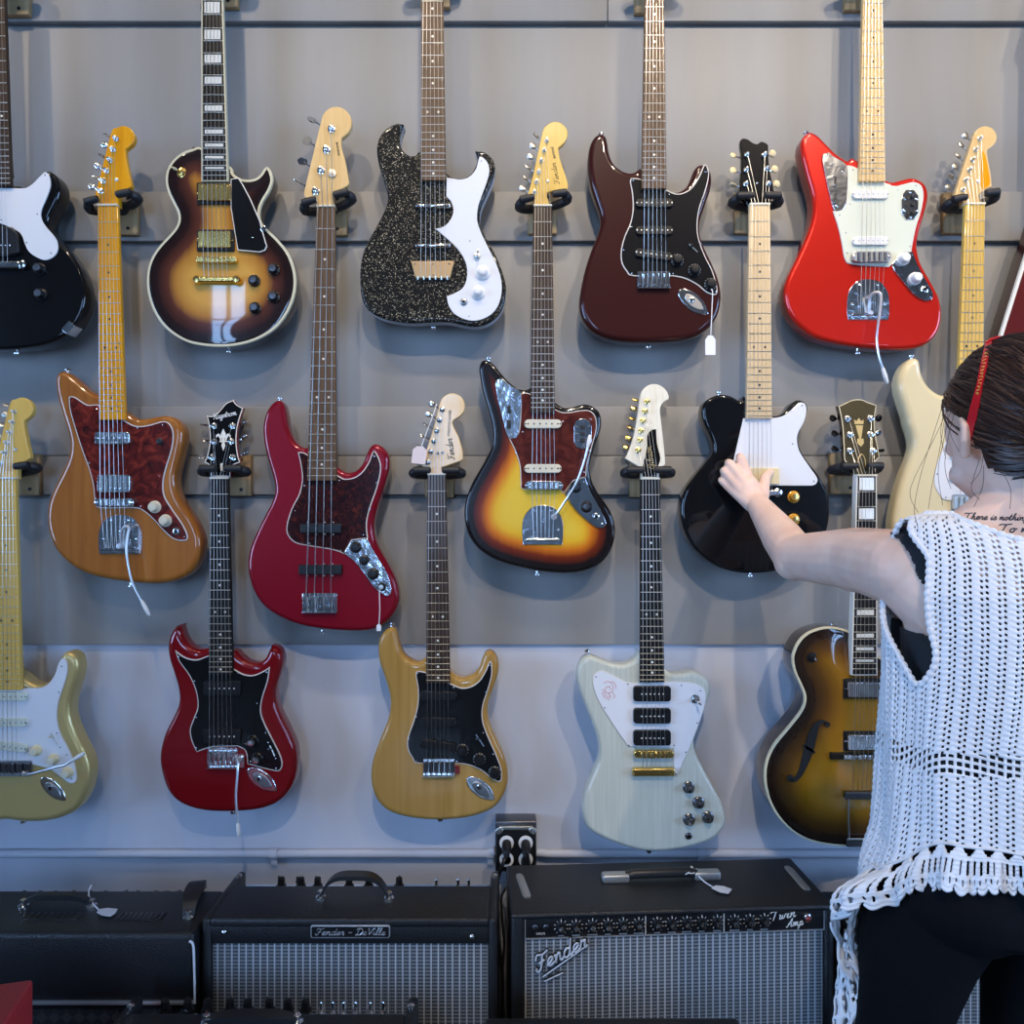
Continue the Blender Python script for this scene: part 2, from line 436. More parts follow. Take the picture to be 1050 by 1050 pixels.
# ------------------------------------------------------------------ guitars
DG = 1.62          # distance of the body fronts from the camera
class Guitar:
    def __init__(s, label, px, py, d=DG, name='electric_guitar', group='guitars hanging on the wall'):
        s.d = d; s.u = d / F; s.loc = W(px, py, d)
        s.root = empty(name, s.loc, label, 'guitar', group)
        s.parts = {}
        s.top = 0.0            # height of the surface hardware stands on
    def xz(s, px, py): return Vector(((px - 525) * s.u - s.loc.x, CZ - (py - 525) * s.u - s.loc.z))
    def P(s, pts): return [s.xz(p[0], p[1]) for p in pts]
    def L(s, px, py, h): q = s.xz(px, py); return Vector((q.x, -h, q.y))
    def C(s, pts, n=4, closed=True):
        return [s.xz(q.x, q.y) for q in cr(pts, n, closed)]
    def part(s, name, mb, mats, parent=None, label=None):
        o = mb.build(name, mats, s.root if parent is None else parent)
        if label: o['label'] = label
        return o
    # -- body
    def body(s, pts, mat, side=None, th=.044, r=.009, rb=.008, grid=0, dome=0, domew=.05, binding=None, bw=2.2, r_side=False):
        p = s.C(pts); mb = MB()
        if binding:
            p = ccw(p); inn = inset(p, bw * s.u)
            slab(mb, p, -th, -.0075, 0, rb, 1, 1)
            slab(mb, inn, -.009, 0, .0012, 0, 0, seg=2, grid=grid, dome=dome, domew=domew)
            b = s.part('body', mb, [mat, side or mat])
            mb2 = MB(); slab(mb2, p, -.0075, -.0004, .0012, 0, 0, seg=2); s.part('binding', mb2, binding)
        else:
            slab(mb, p, -th, 0, r, rb, 0, 1, grid=grid, dome=dome, seg=5, msb=(1 if r_side else 0))
            b = s.part('body', mb, [mat, side or mat])
        s.b = b; s.top = 0
        return b
    def plate(s, name, pts, mat, h0=None, t=.0022, edge=None, ew=.9, parent=None, curve=True, label=None):
        p = s.C(pts) if curve else s.P(pts); mb = MB(); h0 = s.top if h0 is None else h0
        if edge:
            slab(mb, p, h0 - .001, h0 + t - .0003, .0006, 0, 1, 1, seg=2)
            slab(mb, inset(ccw(p), ew * s.u), h0, h0 + t, .0003, 0, 0, 1, seg=2)
            o = s.part(name, mb, [mat, edge], parent, label)
        else:
            slab(mb, p, h0 - .001, h0 + t, .0007, 0, 0, seg=2); o = s.part(name, mb, [mat], parent, label)
        return o
    def guard(s, pts, mat, edge=None, screws=(), smat='chrome', t=.0024, **k):
        g = s.plate('pickguard', pts, mat, t=t, edge=edge, **k); s.g = g
        for (a, b) in screws: s.screw(a, b, s.top + t, g, smat)
        s.body_top = s.top; s.top = s.top + t
        return g
    def screw(s, px, py, h, parent, mat='chrome', r=.8):
        mb = MB(); lathe(mb, s.L(px, py, h - .0005), (0, -1, 0), [(r * s.u, 0), (r * s.u, .0009), (r * s.u * .5, .0015)], n=8)
        s.part('screw', mb, mat, parent)
    # -- neck
    def neck(s, nut, end, scale, nfr, wood_, board, dots='inlay_white', style='dot', binding=None, heel=None, skunk=None, face=.011, side_heel=None, nutmat='bone', fretmat='fret_metal'):
        (c0, w0, y0), (c1, w1, y1) = nut, end
        s.nutdat = nut; s.enddat = end; s.face = face; s.scale = scale
        def at(y):
            t = (y - y0) / (y1 - y0); return c0 + (c1 - c0) * t, w0 + (w1 - w0) * t
        s.at = at
        # neck wood
        mb = MB(); yy = [y0 - 1, y0 + (y1 - y0) * .3, y0 + (y1 - y0) * .6, y1 - 34, y1 - 12]; b = 0; N = 11
        for i, y in enumerate(yy):
            c, w = at(y); dep = .014 + .004 * i / 4 + (.006 if i == 4 else 0)
            for k in range(N):
                a = PI * k / (N - 1); q = s.xz(c - w * math.cos(a), y)
                mb.v.append(Vector((q.x, -(face - .0055) + (dep) * math.sin(a) ** .7, q.y)))
        for i in range(len(yy) - 1):
            for k in range(N - 1):
                mb.f.append([i * N + k, (i + 1) * N + k, (i + 1) * N + k + 1, i * N + k + 1][::-1]); mb.m.append(0)
        for i in (0, len(yy) - 1):
            f = [i * N + k for k in range(N)]; mb.f.append(f if i == 0 else f[::-1]); mb.m.append(0)
        mb.f.append([0] + [i * N for i in range(1, len(yy))] + [i * N + N - 1 for i in range(len(yy) - 1, -1, -1)]); mb.m.append(0)
        s.nk = s.part('neck', mb, wood_)
        # board
        def quad(ya, yb, k=1.0, ins=0):
            ca, wa = at(ya); cb, wb = at(yb)
            return s.P([(ca - wa * k + ins, ya), (ca + wa * k - ins, ya), (cb + wb * k - ins, yb), (cb - wb * k + ins, yb)])
        mb = MB()
        if binding:
            slab(mb, quad(y0, y1), .001, face - .0004, .0006, 0, 1, 1, seg=2)
            slab(mb, quad(y0, y1 - 1, ins=1.3), .002, face, .0003, 0, 0, seg=1)
            fb = s.part('fretboard', mb, [board, binding])
        else:
            slab(mb, quad(y0, y1), .001, face, .0012, 0, 0, seg=3); fb = s.part('fretboard', mb, [board])
        s.fb = fb
        for i in range(1, nfr + 1):
            y = y0 + scale * (1 - 2 ** (-i / 12))
            if y < -14 or y > y1 - .8: continue
            c, w = at(y); k = w - (1.0 if binding else .2)
            a_, b_ = s.L(c - k, y, face + .0003), s.L(c + k, y, face + .0003)
            mb = MB(); tube(mb, [a_, (a_ + b_) / 2 + Vector((0, -.0003, 0)), b_], .00075, 6); s.part('fret', mb, fretmat, fb)
        for i in (1, 3, 5, 7, 9, 12, 15, 17, 19, 21):
            if style == 'dot' and i == 1: continue
            if i > nfr: continue
            ya = y0 + scale * (1 - 2 ** (-(i - 1) / 12)); yb = y0 + scale * (1 - 2 ** (-i / 12)); y = (ya + yb) / 2
            if y < -12 or yb > y1: continue
            c, w = at(y)
            if style == 'dot':
                for dx in ((-.46 * w, .46 * w) if i == 12 else (0,)):
                    mb = MB(); lathe(mb, s.L(c + dx, y, face - .0006), (0, -1, 0), [(1.25 * s.u, 0), (1.25 * s.u, .0008)], n=12); s.part('inlay', mb, dots, fb)
            else:
                hh = (yb - ya) - 3.2
                q = s.xz(c, y); mb = MB(); slab(mb, rrect(q.x, q.y, w * 1.42 * s.u, hh * s.u, .0008), face - .001, face + .0002); s.part('inlay', mb, dots, fb)
        mb = MB(); q = s.xz(c0, y0 - .6); slab(mb, rrect(q.x, q.y, w0 * 2 * s.u, 1.9 * s.u, .0006), .002, face + .003, .0008, 0, 0, seg=2)
        s.part('nut', mb, nutmat, s.nk)
    def head(s, pts, mat, h0=-.013, h1=.001, edge=None, side=None, logo=None, label=None):
        p = s.C(pts, 5); mb = MB()
        if edge:
            slab(mb, p, h0, h1 - .0004, .0008, .002, 1, 2, seg=2); slab(mb, inset(ccw(p), 1.15 * s.u), h1 - .003, h1, .0003, 0, 0, 1, seg=1)
            s.hd = s.part('headstock', mb, [mat, edge, side or mat])
        else:
            slab(mb, p, h0, h1, .0022, .0022, 0, 1 if side else 0, seg=3); s.hd = s.part('headstock', mb, [mat] + ([side] if side else []))
        s.hh = h1
        return s.hd
    def peg(s, post, button, metal='chrome', bmat=None, style='oval', r=1.9, bs=1.0, turn=0.0):
        """tuning machine: post through the headstock face, shaft and button at the side"""
        mb = MB(); ph = s.hh; bs *= 1.28 if style == 'oval' else 1
        lathe(mb, s.L(post[0], post[1], ph - .0006), (0, -1, 0), [(r * s.u * 1.55, 0), (r * s.u * 1.5, .0018), (r * s.u * .95, .0024), (r * s.u * .85, .009), (r * s.u * .95, .0105), (r * s.u * .45, .0112)], n=14)
        hb = s.hh - .021
        a = s.L(post[0], post[1], hb); b = W(button[0], button[1], s.d - hb) - s.loc; dr = (b - a)
        if dr.length < .004: dr = Vector((-1, 0, 0))
        dr.normalize()
        lathe(mb, s.L(post[0], post[1], hb - .006), (0, -1, 0), [(.0065, 0), (.0065, .010)], n=10)
        tube(mb, [a, b], .0019, 6)
        pg = s.part('tuning_peg', mb, metal)
        mb = MB()
        ax = Matrix.Rotation(turn, 3, dr) @ Vector((0, -1, 0)); cross = dr.cross(ax)
        if style == 'oval':
            pr = [(.0022, -.007), (.0040, -.0055), (.0072 * bs, -.0005), (.0074 * bs, .003), (.0052 * bs, .0075), (.002, .0088)]
            N = 12; b0 = len(mb.v)
            for rr, t in pr:
                for k in range(N):
                    an = 2 * PI * k / N; mb.v.append(b + dr * t + cross * (rr * math.cos(an)) + ax * (min(rr, .0031) * math.sin(an)))
            for i in range(len(pr) - 1):
                for k in range(N):
                    j = (k + 1) % N; mb.f.append([b0 + i * N + k, b0 + i * N + j, b0 + (i + 1) * N + j, b0 + (i + 1) * N + k]); mb.m.append(0)
            mb.f.append([b0 + k for k in range(N)][::-1]); mb.m.append(0); mb.f.append([b0 + (len(pr) - 1) * N + k for k in range(N)]); mb.m.append(0)
        else:  # clover paddle of a bass machine
            out = [(-.008, -.003), (-.002, -.010), (.006, -.0115), (.013, -.007), (.0145, 0), (.013, .007), (.006, .0115), (-.002, .010), (-.008, .003)]
            pl = [Vector((x * bs, z * bs)) for x, z in cr(out, 4)]
            for hgt in (-.0012, .0012):
                for q in pl: mb.v.append(b + dr * q.x + cross * q.y + ax * hgt)
            n = len(pl)
            for j in range(n): mb.f.append([j, (j + 1) % n, n + (j + 1) % n, n + j]); mb.m.append(0)
            mb.f.append(list(range(n))[::-1]); mb.m.append(0); mb.f.append(list(range(n, 2 * n))); mb.m.append(0)
        s.part('peg_button', mb, bmat or metal, pg)
        s.posts = getattr(s, 'posts', []) + [post]
    # -- hardware
    def strings(s, bridge, spread, tail=None, n=6, posts=None, thick=None, h=.0165, tailh=.006):
        c0, w0, y0 = s.nutdat; bx, by = bridge
        thick = thick or [.00068, .00062, .00055, .00046, .0004, .00036]
        for i in range(n):
            k = (i / (n - 1) - .5) * 2
            pts = []
            if posts:
                q = posts[i]; pts.append(s.L(q[0], q[1], s.hh + .006))
            elif y0 < 0: pass
            pts.append(s.L(c0 + k * w0 * .8, y0 - .6, s.face + .0035))
            pts.append(s.L(bx + k * spread, by, h))
            if tail: pts.append(s.L(bx + k * spread * (tail[1] if len(tail) > 1 else 1), tail[0], tailh))
            mb = MB(); tube(mb, pts, thick[i], 5); s.part('string', mb, 'string_metal')
    def knob(s, px, py, r=6, h=.013, mat='black_plastic', cap=None, skirt=True, h0=None, ticks=None):
        mb = MB(); h0 = s.top if h0 is None else h0; R = r * s.u
        prof = [(R, -.0003), (R, .0025), (R * .82, .0042), (R * .70, h * .9), (R * .62, h), (R * .3, h + .0003)] if skirt else [(R, -.0003), (R, h * .85), (R * .9, h), (R * .4, h + .0004)]
        lathe(mb, s.L(px, py, h0), (0, -1, 0), prof, 0, 22)
        if cap: lathe(mb, s.L(px, py, h0 + h), (0, -1, 0), [(R * .55, 0), (R * .55, .0006), (R * .3, .0009)], 1, 18)
        if ticks:
            for q in range(11):
                an = math.radians(-50 + q * 28); a = s.L(px + math.cos(an) * r * .80, py - math.sin(an) * r * .80, h0 + .0034); b = s.L(px + math.cos(an) * r * .98, py - math.sin(an) * r * .98, h0 + .0026)
                tube(mb, [a, b], .0006, 4, 2)
        s.part('knob', mb, [mat, cap or mat, ticks or mat])
    def pickup(s, cx, cy, w, h, mat, pole='nickel', tilt=0, ht=.006, r=3.5, n=6, span=.78, frame=None, fw=2.6, polemat=None, prow=0, screws=True, two=False, rows=None, pr=.75):
        q = s.xz(cx, cy); mb = MB(); mats = [mat, pole, frame or mat]; h0 = s.top
        if frame: slab(mb, rrect(q.x, q.y, (w + 2 * fw) * s.u, (h + 2 * fw) * s.u, 1.2 * s.u, -tilt), h0 - .001, h0 + .005, .001, 0, 2, seg=2); h0 += .0045
        slab(mb, rrect(q.x, q.y, w * s.u, h * s.u, r * s.u, -tilt), h0 - .001, h0 + ht, .0014, 0, 0, seg=3)
        ca, sa = math.cos(tilt), math.sin(tilt)
        for rw in (rows if rows is not None else [prow]):
            for i in range(n):
                k = (i / (n - 1) - .5) * w * span
                lathe(mb, s.L(cx + k * ca - rw * sa, cy + k * sa + rw * ca, h0 + ht - .0005), (0, -1, 0), [(pr * s.u, 0), (pr * s.u, .0009), (pr * .4 * s.u, .0012)], 1, 8)
        o = s.part('pickup', mb, mats)
        if screws:
            for sg in (-1, 1):
                k = sg * (w / 2 - 1.2 if not frame else w / 2 + 1.4)
                s.screw(cx + k * ca, cy + k * sa, h0 + (ht if not frame else .001), o, pole, .9)
        return o
    def bridge(s, x0, y0, x1, y1, mat='chrome', sad='chrome', n=6, lip=True, name='bridge', base=.003, sadh=.0065):
        mb = MB(); a, b = s.xz(x0, y1), s.xz(x1, y0); h = s.body_top
        slab(mb, rrect((a.x + b.x) / 2, (a.y + b.y) / 2, b.x - a.x, b.y - a.y, .002), h - .001, h + base, .0008, 0, 0, seg=2)
        if lip: slab(mb, rrect((a.x + b.x) / 2, a.y + .0012, b.x - a.x, .0024, .0006), h, h + .010, .0006, 0, 0, seg=2)
        o = s.part(name, mb, mat); w = (x1 - x0) / n
        for i in range(n):
            mb = MB(); q = s.xz(x0 + w * (i + .5), y0 + (y1 - y0) * .46)
            slab(mb, rrect(q.x, q.y, w * .80 * s.u, (y1 - y0) * .62 * s.u, .0009), h + base - .0005, h + base + sadh, .0012, 0, 0, seg=2)
            tube(mb, [s.L(x0 + w * (i + .5), y1 - 1.5, h + .006), s.L(x0 + w * (i + .5), y0 + (y1 - y0) * .6, h + .006)], .0013, 6)
            s.part('saddle', mb, sad, o)
        return o
    def jm_bridge(s, x0, y0, x1, y1, mat='chrome', sad='chrome'):
        mb = MB(); a, b = s.xz(x0, y1), s.xz(x1, y0); h = s.body_top
        slab(mb, rrect((a.x + b.x) / 2, (a.y + b.y) / 2, b.x - a.x, b.y - a.y, .010), h - .001, h + .010, .0012, 0, 0, seg=2)
        o = s.part('bridge', mb, mat); w = (x1 - x0 - 7) / 6
        for i in range(6):
            x = x0 + 3.5 + w * (i + .5); mb = MB()
            tube(mb, [s.L(x, y0 + 1.6, h + .0105), s.L(x, y1 - 1.6, h + .0105)], .0030, 8); s.part('saddle', mb, sad, o)
        for x in (x0 + 2.2, x1 - 2.2): s.screw(x, (y0 + y1) / 2, h + .010, o, mat, 1.7)
    def jm_tail(s, x0, y0, x1, y1, arm=None, mat='chrome'):
        w = x1 - x0; hgt = y1 - y0; h = s.body_top
        pts = [(x0 + 1, y1, 1), (x0, y1 - hgt * .25), (x0 + w * .02, y1 - hgt * .62), (x0 + w * .16, y0 + hgt * .12), (x0 + w * .36, y0 + .5), (x0 + w * .64, y0 + .5), (x0 + w * .84, y0 + hgt * .12), (x1 - w * .02, y1 - hgt * .62), (x1, y1 - hgt * .25), (x1 - 1, y1, 1)]
        o = s.plate('tailpiece', pts, mat, h0=h, t=.0028)
        mb = MB(); q = s.xz((x0 + x1) / 2, y1 - hgt * .12); slab(mb, rrect(q.x, q.y, w * .80 * s.u, 2.6 * s.u, .002), h + .002, h + .009, .0012, 0, 0, seg=2); s.part('string_anchor', mb, mat, o)
        for a, b in ((.30, .14), (.70, .14), (.12, .62), (.88, .62), (.5, .42), (.16, .86), (.84, .86)): s.screw(x0 + w * a, y0 + hgt * b, h + .0028, o, 'chrome', 1.3)
        return o
    def arm(s, pts, tip, r=.0027, tipmat='white_plastic', mat='arm_metal'):
        mb = MB(); V = lambda x, y, h: W(x, y, s.d - h) - s.loc
        tube(mb, cr3([V(*q) for q in pts], 5), r, 8)
        lathe(mb, s.L(pts[0][0], pts[0][1], s.body_top + .002), (0, -1, 0), [(.0065, 0), (.0065, .006), (.004, .009)], 0, 12)
        a = s.part('tremolo_arm', mb, mat)
        mb = MB(); p, q = V(*tip[0]), V(*tip[1]); d_ = (q - p)
        tube(mb, [p, p + d_ * .15, p + d_ * .55, p + d_ * .9, q], [.0024, .0040, .0048, .0038, .0012], 10); s.part('arm_tip', mb, tipmat, a)
    def jack(s, cx, cy, ln, w, ang, mat='chrome'):
        """boat shaped output plate with its socket"""
        q = s.xz(cx, cy); h = s.body_top; mb = MB()
        pts = [(-.5, 0), (-.42, .28), (-.22, .46), (.0, .5), (.22, .42), (.40, .22), (.5, 0), (.40, -.22), (.22, -.42), (0, -.5), (-.22, -.46), (-.42, -.28)]
        ca, sa = math.cos(-ang), math.sin(-ang)
        pl = [Vector((q.x + (x * ln * ca - z * w * sa) * s.u, q.y + (x * ln * sa + z * w * ca) * s.u)) for x, z in [(v.x, v.y) for v in cr(pts, 3)]]
        slab(mb, pl, h - .002, h + .0022, .002, 0, 0, seg=3)
        dp = [Vector((q.x + ((x * .62 + .02) * ln * ca - z * w * .62 * sa) * s.u, q.y + ((x * .62 + .02) * ln * sa + z * w * .62 * ca) * s.u)) for x, z in [(v.x, v.y) for v in cr(pts, 3)]]
        slab(mb, dp, h + .001, h + .0042, .0018, 0, 2, seg=3)
        lathe(mb, Vector((q.x - .08 * ln * ca * s.u, -(h + .004), q.y - .08 * ln * sa * s.u)), (0, -1, 0), [(.0062, 0), (.0062, .0022), (.004, .0028)], 0, 14)
        lathe(mb, Vector((q.x - .08 * ln * ca * s.u, -(h + .006), q.y - .08 * ln * sa * s.u)), (0, -1, 0), [(.0032, 0), (.0032, .0014)], 1, 12)
        s.part('jack_plate', mb, [mat, 'black_plastic', 'steel_worn'])
    def socket(s, px, py, r=3.2, mat='chrome', h0=None):
        mb = MB(); h = s.top if h0 is None else h0
        lathe(mb, s.L(px, py, h), (0, -1, 0), [(r * s.u, 0), (r * s.u, .002), (r * .75 * s.u, .003), (r * .55 * s.u, .0035)], 0, 14)
        lathe(mb, s.L(px, py, h + .003), (0, -1, 0), [(r * .46 * s.u, 0), (r * .46 * s.u, .0007)], 1, 12); s.part('jack_socket', mb, [mat, 'black_plastic'])
    def strap(s, px, py, dirx=0, dirz=-1, mat='chrome'):
        mb = MB(); c = s.L(px, py, -.020); lathe(mb, c - Vector((dirx, 0, dirz)) * .003, (dirx, 0, dirz), [(.0035, 0), (.003, .006), (.0035, .008), (.0065, .0095), (.0065, .012), (.004, .014)], 0, 12)
        s.part('strap_button', mb, mat)
    def toggle(s, px, py, dx=0, dy=-6, mat='chrome', tip='cream', r=4.2):
        mb = MB(); lathe(mb, s.L(px, py, s.top), (0, -1, 0), [(r * s.u, 0), (r * s.u, .0012), (r * .62 * s.u, .002), (r * .55 * s.u, .006), (r * .3 * s.u, .0065)], 0, 16)
        tube(mb, [s.L(px, py, s.top + .005), s.L(px + dx * .5, py + dy * .5, s.top + .014)], .0013, 6, 0)
        tube(mb, [s.L(px + dx * .45, py + dy * .45, s.top + .013), s.L(px + dx * .7, py + dy * .7, s.top + .018), s.L(px + dx, py + dy, s.top + .024)], [.002, .0033, .002], 8, 1)
        s.part('toggle_switch', mb, [mat, tip])
    def blade(s, px, py, qx, qy, mat='nickel', tip='black_plastic'):
        mb = MB(); a, b = s.L(px, py, s.top + .0005), s.L(qx, qy, s.top + .0005); tube(mb, [a, b], .0016, 6, 0)
        m_ = a.lerp(b, .35); tube(mb, [m_, m_ + Vector((-.004, -.009, .003))], [.0018, .0026], 8, 1); s.part('selector_switch', mb, [mat, tip])
    def cover(s, name, mat, polys, h0, h1, rf=.001, parent=None):
        mb = MB()
        for p in polys: slab(mb, p, h0, h1, rf, 0, 0, seg=2)
        return s.part(name, mb, mat, parent)
    def logo_script(s, text, p0, p1, cap, mat, r=.0005, slant=.2, h=None):
        """script running from pixel p0 to p1 with capitals cap pixels tall, on the headstock face"""
        a, b = s.xz(*p0), s.xz(*p1); e = (b - a); up = Vector((-e.y, e.x)).normalized() * cap * s.u; h = s.hh if h is None else h
        mb = MB(); script(mb, text, lambda u, v: Vector((a.x + e.x * u + up.x * v, -h - .0001, a.y + e.y * u + up.y * v)), r, 0, slant)
        s.part('logo', mb, mat, s.hd)
    def logo_block(s, text, c, ang, size, mat, sx=1, h=None):
        vs, fs = block_text(text, size * s.u); q = s.xz(*c); ca, sa = math.cos(ang), math.sin(ang); h = s.hh if h is None else h
        mb = MB(); mb.add([Vector((q.x + v.x * sx * ca - v.y * sa, -h - .0003 - v.z, q.y + v.x * sx * sa + v.y * ca)) for v in vs], fs); s.part('lettering', mb, mat, s.hd)
    def truss(s, *a): pass

def hanger(g, label, tilt=0.0, cx=None, py=None, gap=16, ln=17, bx=None, by=None, blen=.095, swing=0):
    """padded yoke on a wooden wall block, carrying one headstock"""
    c0, w0, y0 = g.nutdat; cx = c0 if cx is None else cx; py = y0 - 9 if py is None else py
    p = W(cx, py, g.d); root = empty('guitar_hanger', (p.x, -.003, p.z), label, 'guitar hanger', 'guitar hangers on the wall')
    o = p - root.location
    blk = MB(); bz = o.z - .012 if by is None else W(cx, by, 1.672).z - root.location.z
    bxx = 0 if bx is None else W(bx, py, 1.672).x - root.location.x
    yb = -.012 - root.location.y; yf = (1.672 - CD) - root.location.y
    box(blk, bxx - .034, bxx + .034, yf, -.0125 - root.location.y, bz - blen / 2, bz + blen / 2, 0, .003)
    b = blk.build('mounting_block', 'block_wood', root)
    for dz in (-.033, .036):
        m = MB(); lathe(m, (bxx + .012, yf + .0005, bz + dz), (0, -1, 0), [(.0042, 0), (.0042, .001), (.002, .0015)], n=10); m.build('screw', 'black_plastic', b)
    ct, st = math.cos(tilt), math.sin(tilt); u = g.u
    def q(dx, y, dz=0): return Vector((o.x + (dx * ct + dz * st) * u, y - root.location.y, o.z + (dx * st - dz * ct) * u))
    yg = g.d - CD
    m = MB()
    base = Vector((bxx * .4 + o.x * .6, (1.655 - CD) - root.location.y, o.z - .010))
    tube(m, [Vector((bxx, yf + .004, bz + .012)), base], .008, 10)
    lathe(m, Vector((bxx, yf + .001, bz + .012)), (0, -1, 0), [(.016, 0), (.015, .006), (.010, .008)], n=16)
    for sg in (-1, 1):
        tube(m, cr3([base, q(sg * gap * .9, 1.648 - CD, 4), q(sg * (gap + ln * .55), 1.634 - CD, 3), q(sg * (gap + ln * .35), yg - .004, 1)], 4), [.009] * 4 + [.010] * 4 + [.0105] * 4 + [.009], 10)
    m.build('yoke', 'rubber', root)
    for sg in (-1, 1):
        m = MB(); a, e = q(sg * (gap - ln * .42), yg - .012), q(sg * (gap + ln * .5), yg - .010)
        tube(m, [a, a.lerp(e, .06), a.lerp(e, .5), a.lerp(e, .94), e], [.004, .0075, .0085, .0082, .0045], 12)
        m.build('rubber_pad', 'rubber', root)
    return root
# ================================================================== the guitars, row by row
A40 = math.radians(40)
def up_head(g, pts, dx, dy, mat):   # headstock of a guitar whose top runs out of the picture
    g.head([(p[0] + dx,) + (p[1] + dy,) + tuple(p[2:]) for p in pts], mat)
def strip(x0, y0, x1, y1): return [(x0, y0), (x1, y0), (x1, y1), (x0, y1)]
FH = [(103, 212.5, 1), (97, 201, 1), (104, 175), (114, 136), (120, 131), (127, 129), (134, 132), (138, 139), (137, 146), (133, 150.5), (129, 154), (129.5, 162), (132, 175), (135, 189), (134.5, 192, 1), (128, 196), (123, 200), (122.5, 212.5, 1)]

# --- black double cutaway, left edge, upper row
g = Guitar('black double-cutaway guitar with white pickguard cut off by the left edge, above the gold guitar', 1.5, 357)
g.body([(-17, 190, 1), (-22, 191), (-28, 188), (-36, 181), (-42, 176), (-46, 175), (-52, 179), (-56, 187), (-57, 196), (-54, 206), (-48, 218), (-45, 226), (-46, 234), (-50, 241), (-57, 249), (-66, 258), (-74, 269), (-80, 282), (-83, 295), (-83, 308), (-80, 320), (-74, 332), (-65, 342), (-54, 349), (-40, 354), (-24, 357), (2, 358),
        (28, 356), (44, 353), (58, 348), (69, 341), (78, 331), (84, 320), (87, 308), (87, 295), (84, 282), (78, 269), (70, 258), (61, 249), (54, 241), (50, 234), (49, 226), (52, 218), (58, 206), (61, 196), (60, 187), (56, 179), (50, 175), (46, 176), (40, 181), (32, 188), (24, 191), (19, 190, 1)], 'black_gloss', r=.007)
g.guard([(-14, 193, 1), (20, 193.5, 1), (27, 193), (34, 189), (42, 181), (47, 177), (51, 181), (52.4, 191), (48, 204), (43, 216), (43, 224), (47, 232), (57, 244), (60, 254), (57, 262), (48, 267), (38, 264), (30, 258), (26, 250), (23, 242), (18, 237), (0, 229), (-18, 226, 1)], 'white_guard', screws=[(47, 180), (39, 220), (28, 249), (53, 260), (2, 226)], smat='gunmetal')
g.neck((-2.5, 9.6, -20), (1, 13, 192), 292, 22, 'maroon', 'rosewood')
g.top = 0
g.cover('pickup', 'black_plastic', [g.P([(-24, 249), (-16, 234), (14, 234), (21, 242), (22, 260), (14, 262.5), (-18, 262.5), (-22, 258)])], -.001, .009, .002)
for x in (-11, -5.5, 0, 4, 8.5, 13): g.screw(x, 253, .009, g.root, 'chrome', 1.0)
g.top = .003
g.cover('bridge', 'chrome', [rrect(*g.xz(2, 273), 46 * g.u, 7.5 * g.u, 3.6 * g.u)], 0, .013, .003)
g.socket(25, 272.5, 4.2, h0=.008); g.socket(-21, 272.5, 4.2, h0=.008)
g.top = 0
g.strings((1.5, 272), 11.5)
g.knob(41.5, 276, 6.2, .014, 'black_plastic', 'gunmetal'); g.knob(42.5, 302, 6.2, .014, 'black_plastic', 'gunmetal')
mb = MB(); slab(mb, rrect(*g.xz(70, 336), 12 * g.u, 8 * g.u, .002, math.radians(48)), -.03, .0016, .0008); g.part('jack_plate', mb, 'chrome')
g.strap(11, 357)
G1 = g

# --- tobacco burst single cutaway with gold hardware
g = Guitar('tobacco sunburst single-cutaway guitar with cream binding and gold pickups and block inlays', 228, 355)
g.body([(207.6, 151.5), (197, 152.5), (187, 156), (178, 163), (171.5, 173), (169.5, 185), (172, 197), (177, 208), (181.5, 217), (182.8, 225), (180, 233), (173, 241.5), (165, 250), (157, 261), (152, 273), (150.3, 287), (151.5, 301), (156, 316), (164, 330), (175, 341), (190, 350), (206, 354), (224, 355.5), (240, 354.5), (256, 351), (271, 344.5), (284, 335), (294, 322), (301, 306), (303.5, 290), (301.5, 274), (295, 258), (284, 244.5), (273, 234), (267, 225), (266.5, 215), (270, 206), (276.5, 195), (279.6, 185), (278, 176), (274, 171), (270.5, 173), (267.5, 178), (262, 182.5), (254, 184), (246, 182.5), (239, 177.5), (235.5, 170)],
       'burst_tobacco', 'brown_side', grid=.006, dome=.0022, domew=.05, binding='cream_binding', bw=2.4)
g.neck((219, 10.5, -28), (222, 13.6, 188), 292, 22, 'brown_side', 'ebony', 'pearl', 'block', binding='cream_binding')
g.body_top = 0; g.top = .001
gd = g.plate('pickguard', [(238, 185, 1), (246, 184), (250, 190), (258, 205), (268, 228), (271, 240), (275, 254), (273, 258), (268, 260, 1), (245, 258, 1), (242, 240, 1), (238, 215, 1)], 'black_guard', h0=.006, t=.0025, edge='white_binding', ew=.7, curve=False)
g.screw(260, 245, .0085, gd); g.cover('guard_bracket', 'chrome', [rrect(*g.xz(271.5, 236), 6 * g.u, 4 * g.u, .001, math.radians(38))], 0, .009, .001)
g.top = .002
for cy, pw in ((199.5, -5.5), (247.5, 5.5)):
    g.pickup(222, cy, 33, 17, 'gold_metal', 'gold_metal', ht=.007, r=1.5, frame='black_plastic', prow=pw, fw=2.6)
g.top = .004
mb = MB(); slab(mb, rrect(*g.xz(224, 268), 42 * g.u, 6.5 * g.u, 3.2 * g.u), 0, .014, .002); br = g.part('bridge', mb, 'gold_metal')
for i in range(6):
    mb = MB(); box(mb, *(lambda c: (c.x - .0032, c.x + .0032, -.0165, -.010, c.y - .005, c.y + .004))(g.xz(224 + (i - 2.5) * 5, 268)), 0, .001); g.part('saddle', mb, 'gold_metal', br)
mb = MB(); slab(mb, rrect(*g.xz(224.5, 288.5), 42 * g.u, 6 * g.u, 3 * g.u), .004, .016, .004)
for x in (204.5, 244.5): lathe(mb, g.L(x, 288.5, .003), (0, -1, 0), [(4.4 * g.u, 0), (4.4 * g.u, .010), (3.4 * g.u, .013), (1.6 * g.u, .0135)], n=18)
g.part('tailpiece', mb, 'gold_metal')
